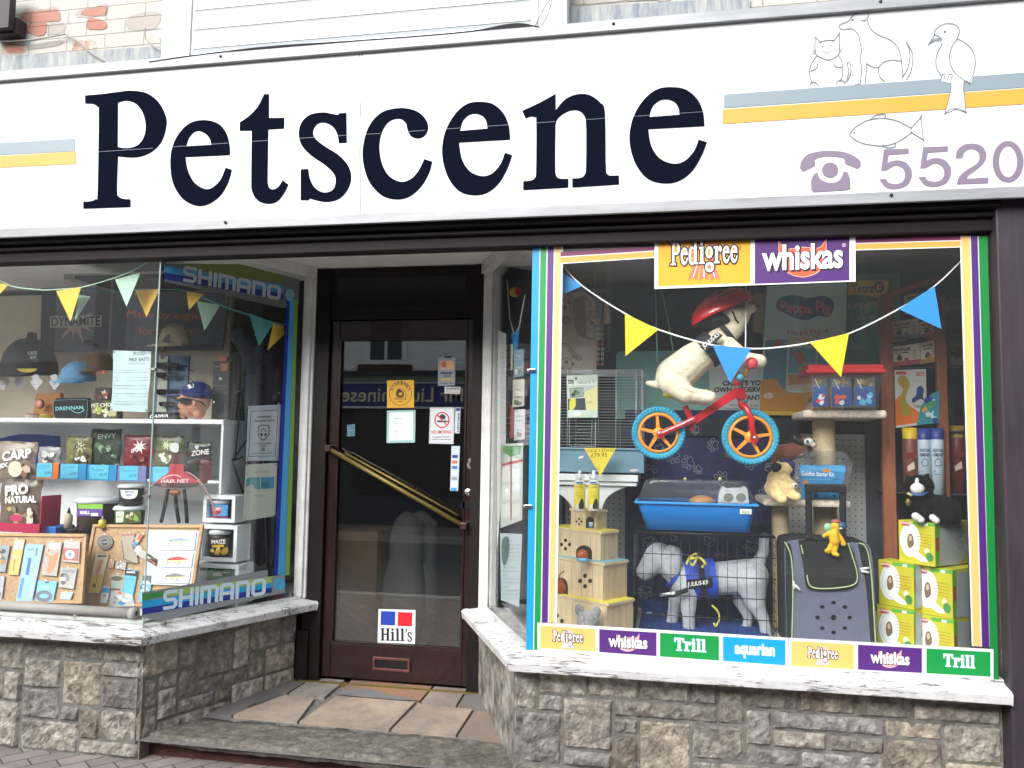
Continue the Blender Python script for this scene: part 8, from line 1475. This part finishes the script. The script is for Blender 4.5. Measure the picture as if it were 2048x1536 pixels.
# ---- landing net with red card
ln_ = thing('landing_net', 'landing net with curved pink frame and red card header', 'landing net', at(345, 1050, .52)); ny_ = .52
g = G(); g.tube([at(x, y, ny_) for x, y in curve([(256, 1056), (262, 1032), (280, 1000), (300, 975), (325, 955), (345, 945), (372, 944), (395, 958), (412, 980), (424, 1006), (432, 1034)], 5)], .0045, '#b5868a', n=6); g.done('frame', ln_)
g = G(FR(ny_-.02), .0006); g.pslab([(340, 928), (367, 928), (368, 944), (397, 964), (396, 972), (372, 977), (330, 975), (308, 972), (312, 964), (338, 944)], ny_-.02, .006, '#a83040'); g.pp([(308, 966), (397, 966), (395, 973), (372, 977), (330, 975), (308, 972)], '#3a2a2c'); g.pp([(343, 908), (364, 908), (366, 928), (341, 928)], '#4a3034'); g.txt('HAIR NET', 322, 966, 378, 965, 7, '#ecdcda', bold=.01); g.line(curve([(324, 958), (336, 952), (350, 950), (362, 954)], 4), 2, '#e0c0be'); g.scrib(322, 968, 368, 972, '#d8a08a', 1, 3, 1.4); g.done('card_header', ln_)
g = G()
for pts in ([(336, 978), (330, 1010), (322, 1045)], [(352, 978), (352, 1010), (358, 1046)], [(368, 978), (372, 1010), (374, 1046)]): g.tube([at(x, y, ny_+.01) for x, y in curve(pts, 4)], .010, 'mesh_black', n=6)
g.done('folded_mesh', ln_); g = G(); g.ball(at(350, 985, ny_), (.035, .02, .018), '#8a4a2c'); g.done('float_ring', ln_)
# ---- grey tube along the sill, pvc clips, net rods at the right
mk('tube_grey', '#a8a4a0', .55, var=.05, vs=6); TY_ = .055
tb2 = thing('blind_roller', 'grey roller tube lying along the front of the left window', 'roller tube', at(140, 1235, TY_)); g = G(); p, q = at(-120, 1200, TY_), at(262, 1224, TY_); zz = at(150, 1219, TY_).z; g.tube([(p.x, TY_, zz), (q.x, TY_, zz)], .022, 'tube_grey', n=20); g.done('tube', tb2)
g = G(); g.tube([(q.x-.001, TY_, zz-.002), (q.x+.03, TY_, zz-.002)], .028, 'tube_grey', n=20); g.lathe((q.x+.0305, TY_, zz-.002), [(0, .001), (.012, .001), (.012, 0)], 'black', n=14, ax=(1, 0, 0)); g.box((at(148, 1235, TY_).x, TY_-.006, .742), (at(154, 1235, TY_).x, TY_+.01, zz-.02), 'tube_grey'); g.done('end_cap', tb2)
g = G(); g.tube([(p.x, TY_+.05, .752), (at(300, 1240, TY_+.05).x, TY_+.05, .752)], .010, 'tube_grey', n=10); g.done('lower_rod', label='thin grey rod lying behind the roller tube', cat='rod')
nt_ = thing('folding_net', 'black folding fishing net with thin rods and white tips beside the door', 'fishing net', hit(510, 1130, *PLo(.35)))
NP = PLo(.25); nh = lambda x, y: hit(x, y, *NP); g = G()
for l in ([(466, 786), (528, 768)], [(464, 922), (486, 914)], [(464, 922), (486, 985)], [(464, 922), (494, 880)], [(497, 640), (470, 920)], [(540, 700), (528, 768), (500, 860)], [(486, 1005), (462, 1040)], [(480, 1006), (545, 1006)], [(476, 655), (520, 690), (560, 700)]): g.tube([nh(x, y) for x, y in l], .005, 'black', n=6)
g.done('rods', nt_); g = G()
for x, y in ((498, 771), (482, 917), (558, 786), (557, 807), (428, 804), (510, 669)): g.ball(nh(x, y), .006, '#d8dadc', n=8)
g.done('white_tips', nt_)
mk('net_cloth', '#1d2030', .7, var=.3, vs=10, bump=.8, bs=25); skin([('c', nh(478, 672), nh(505, 700), .05, .07), ('c', nh(505, 700), nh(545, 712), .07, .05), ('c', nh(500, 710), nh(520, 1120), .05, .035), ('c', nh(535, 705), nh(545, 1120), .05, .03)], 'net_cloth', .012, 2, 'folded_net', nt_)

# ---- seen dimly through the door glass
g = G(); a, b = at(672, 1060, 1.5), at(750, 1268, 1.5); mk('cardboard', '#b08a62', .85, var=.08, vs=5); g.box((a.x, 1.5, .262), (b.x, 1.95, a.z), 'cardboard'); g.done('cardboard_box', label='tall brown cardboard box standing inside behind the door glass', cat='cardboard box', bev=.004)
mk('sack', '#8f8c88', .6, var=.1, vs=8, bump=.6, bs=14)
for x, lab in ((812, 'white feed sack standing inside behind the door, left one'), (840, 'white feed sack standing inside behind the door, right one')): 
    p = at(x, 1030, 1.6+.1*(x > 820)); skin([('e', (p.x, p.y, .62), (.15, .12, .36)), ('e', (p.x+.01, p.y, .95), (.12, .09, .24)), ('e', (p.x+.02, p.y, p.z-.06), (.11, .03, .06))], 'sack', .02, 2, 'feed_sack', label=lab, cat='sack')

# ================================================================ stickers on the door glass
DP = FR(DY-.0035)
def dst(lab, draw, z=.0003): return sticker('sticker', lab, 'door sticker', DP, draw, 'stickers on the door glass', z)
mk('paper', '#cfe2e2', .6); z5 = lambda l: [(600+x/3.34, 500+y/3.34) for x, y in l]
def f(g):
    g.pp([(774, 761), (828, 760), (828, 815), (774, 816)], '#e0aa22'); cx, cy = 801, 787; g.line(ell(cx, cy, 22, 24, 28), 1, '#3a2c10', True); g.line(ell(cx+1, cy+3, 10, 12, 20, 150, 400), .8, '#3a2c10')
    for i, ch_ in enumerate('STORENET'):
        a = R(205+i*18.5); px, py = cx+17*math.cos(a), cy+18*math.sin(a); tx, ty2 = -math.sin(a), math.cos(a); g.txt(ch_, px-2.3*tx, py-2.3*ty2, px+2.3*tx, py+2.3*ty2, 5.4, '#3a2c10', bold=.03, upv=(math.cos(a), math.sin(a)))
    g.pp(spl([(792, 786), (797, 777), (802, 780), (808, 786), (806, 794), (796, 795)], 3), '#3a2c10'); g.pp(ell(801, 788, 4, 3, 10), '#e0aa22'); g.txt('SHOPPING IN YOUR', 789, 799, 813, 799, 2.2, '#3a2c10', bold=.02); g.txt('AREA', 796, 804, 806, 804, 2.4, '#3a2c10', bold=.02)
dst('amber square sticker with a black ring of lettering, upper middle of the door', f)
def f(g): g.pp([(774, 821), (831, 820), (830, 885), (773, 886)], '#9fc4c0'); g.pp([(779, 825), (826, 824), (825, 880), (778, 881)], '#e4efef'); g.txt('Opening Times', 788, 838, 803, 838, 2.4, '#5a6466'); [g.scrib(788, 840+i*5.2, 796, 844+i*5.2, '#5a6466', 1, i, .8) or g.scrib(803, 840+i*5.2, 816, 844+i*5.2, '#5a6466', 1, i+9, .8) for i in range(7)]
dst('pale sheet of opening times in a mint frame under the amber sticker', f)
def f(g):
    g.pp([(860, 815), (909, 815), (907, 888), (858, 887)], '#d4d8de'); g.line([(862, 817), (907, 817), (905, 885), (860, 885)], .7, '#8a8f98', True); cx, cy = 884, 840; g.pp(spl([(878, 834), (884, 828), (891, 832), (890, 838), (882, 838)], 3), '#2a2c30'); g.rect(874, 841, 893, 844.5, '#2a2c30'); g.rect(893, 841, 897, 844.5, '#a8744a'); g.line(ell(cx, cy, 14, 15, 26), 2.4, '#c0282c', True); g.line([(cx-9.6, cy-10.5), (cx+9.6, cy+10.5)], 2.4, '#c0282c')
    g.txt('NO SMOKING', 863, 867.5, 903, 867, 6.5, '#c0282c', bold=.02); g.txt('It is against the law to', 865, 875, 902, 875, 3, '#2a3050', bold=.01); g.txt('smoke in these premises', 864, 880, 902, 880, 3, '#2a3050', bold=.01)
dst('white no smoking notice with red ring and slash', f)
def f(g): g.pp([(876, 715), (911, 714), (910, 771), (876, 772)], '#8a8f92'); g.pp(z5([(938, 740), (1025, 738), (1025, 800), (938, 800)]), '#c9a08a'); g.pp(ell(888, 729, 6, 6, 14), '#c05a40'); g.pp(ell(898, 729, 6, 6, 14), '#d8a060'); g.pp(z5([(938, 815), (1020, 815), (1020, 828), (938, 828)]), '#2f4a74'); g.txt('VISA', 886, 755, 901, 754, 6, '#2a3a70', bold=.02, slant=.2); g.pp(z5([(938, 856), (1020, 856), (1020, 870), (938, 870)]), '#b8a060'); g.txt('ALL CARDS TAKEN', 880, 768, 907, 768, 2.4, '#2c3034', bold=.02); g.pp(z5([(965, 708), (1012, 708), (1012, 722), (965, 722)]), '#22262a')
dst('grey card payment sticker near the top right of the door glass', f)
def f(g): g.pp([(889, 773), (921, 774), (920, 788), (889, 787)], '#c4c2c4'); g.txt('WARNING', 892, 779, 919, 779, 3.8, '#4a3c44', bold=.03); g.scrib(892, 781, 918, 786, '#6a5a64', 2, 3, .7)
dst('small pale warning label under the grey card sticker', f)
def f(g): g.pp([(911, 815), (921, 815), (919, 867), (909, 866)], '#c9d2dc'); g.pp([(912, 816), (920, 816), (920, 822), (912, 822)], '#2a3a80'); g.txt('nimes', 918, 864, 919, 826, 5, '#2a3450', bold=.02, upv=(-1, 0))
dst('narrow upright white label with dark letters beside the no smoking notice', f)
def f(g): g.pp([(903, 892), (920, 892), (916, 982), (900, 981)], '#b9c8d2'); [g.pp([(905-i*.4, 899+i*11), (916-i*.4, 899+i*11), (916-i*.4, 905+i*11), (905-i*.4, 905+i*11)], c) for i, c in enumerate(('#e2e8ec', '#2a3a80', '#c06a40', '#4a6ab0', '#dfe6ea', '#8a9298', '#dfe6ea', '#3f8ac0'))]
dst('tall thin strip of small payment logos at the right edge of the door glass', f)
def f(g): g.pp([(694, 850), (710, 848), (710, 872), (694, 873)], '#4a7080'); g.scrib(696, 853, 708, 868, '#8fb0bc', 3, 2, .8)
dst('small dim blue label at the left edge of the door glass', f)
def f(g):
    g.pp([(757, 1218), (831, 1220), (830, 1288), (755, 1285)], '#dde3e6'); g.pp([(762, 1222), (791, 1223), (790, 1251), (761, 1250)], '#1f3fa8'); g.pp([(796, 1224), (825, 1225), (824, 1253), (795, 1252)], '#cf1f30'); serif(g, "Hill's", 761, 1281, 824, 25, '#15151c', .03, gap=.05); g.txt('*', 817, 1261, 822, 1261, 4, '#15151c')
dst('large square white sticker with blue and red squares low on the door glass', f)
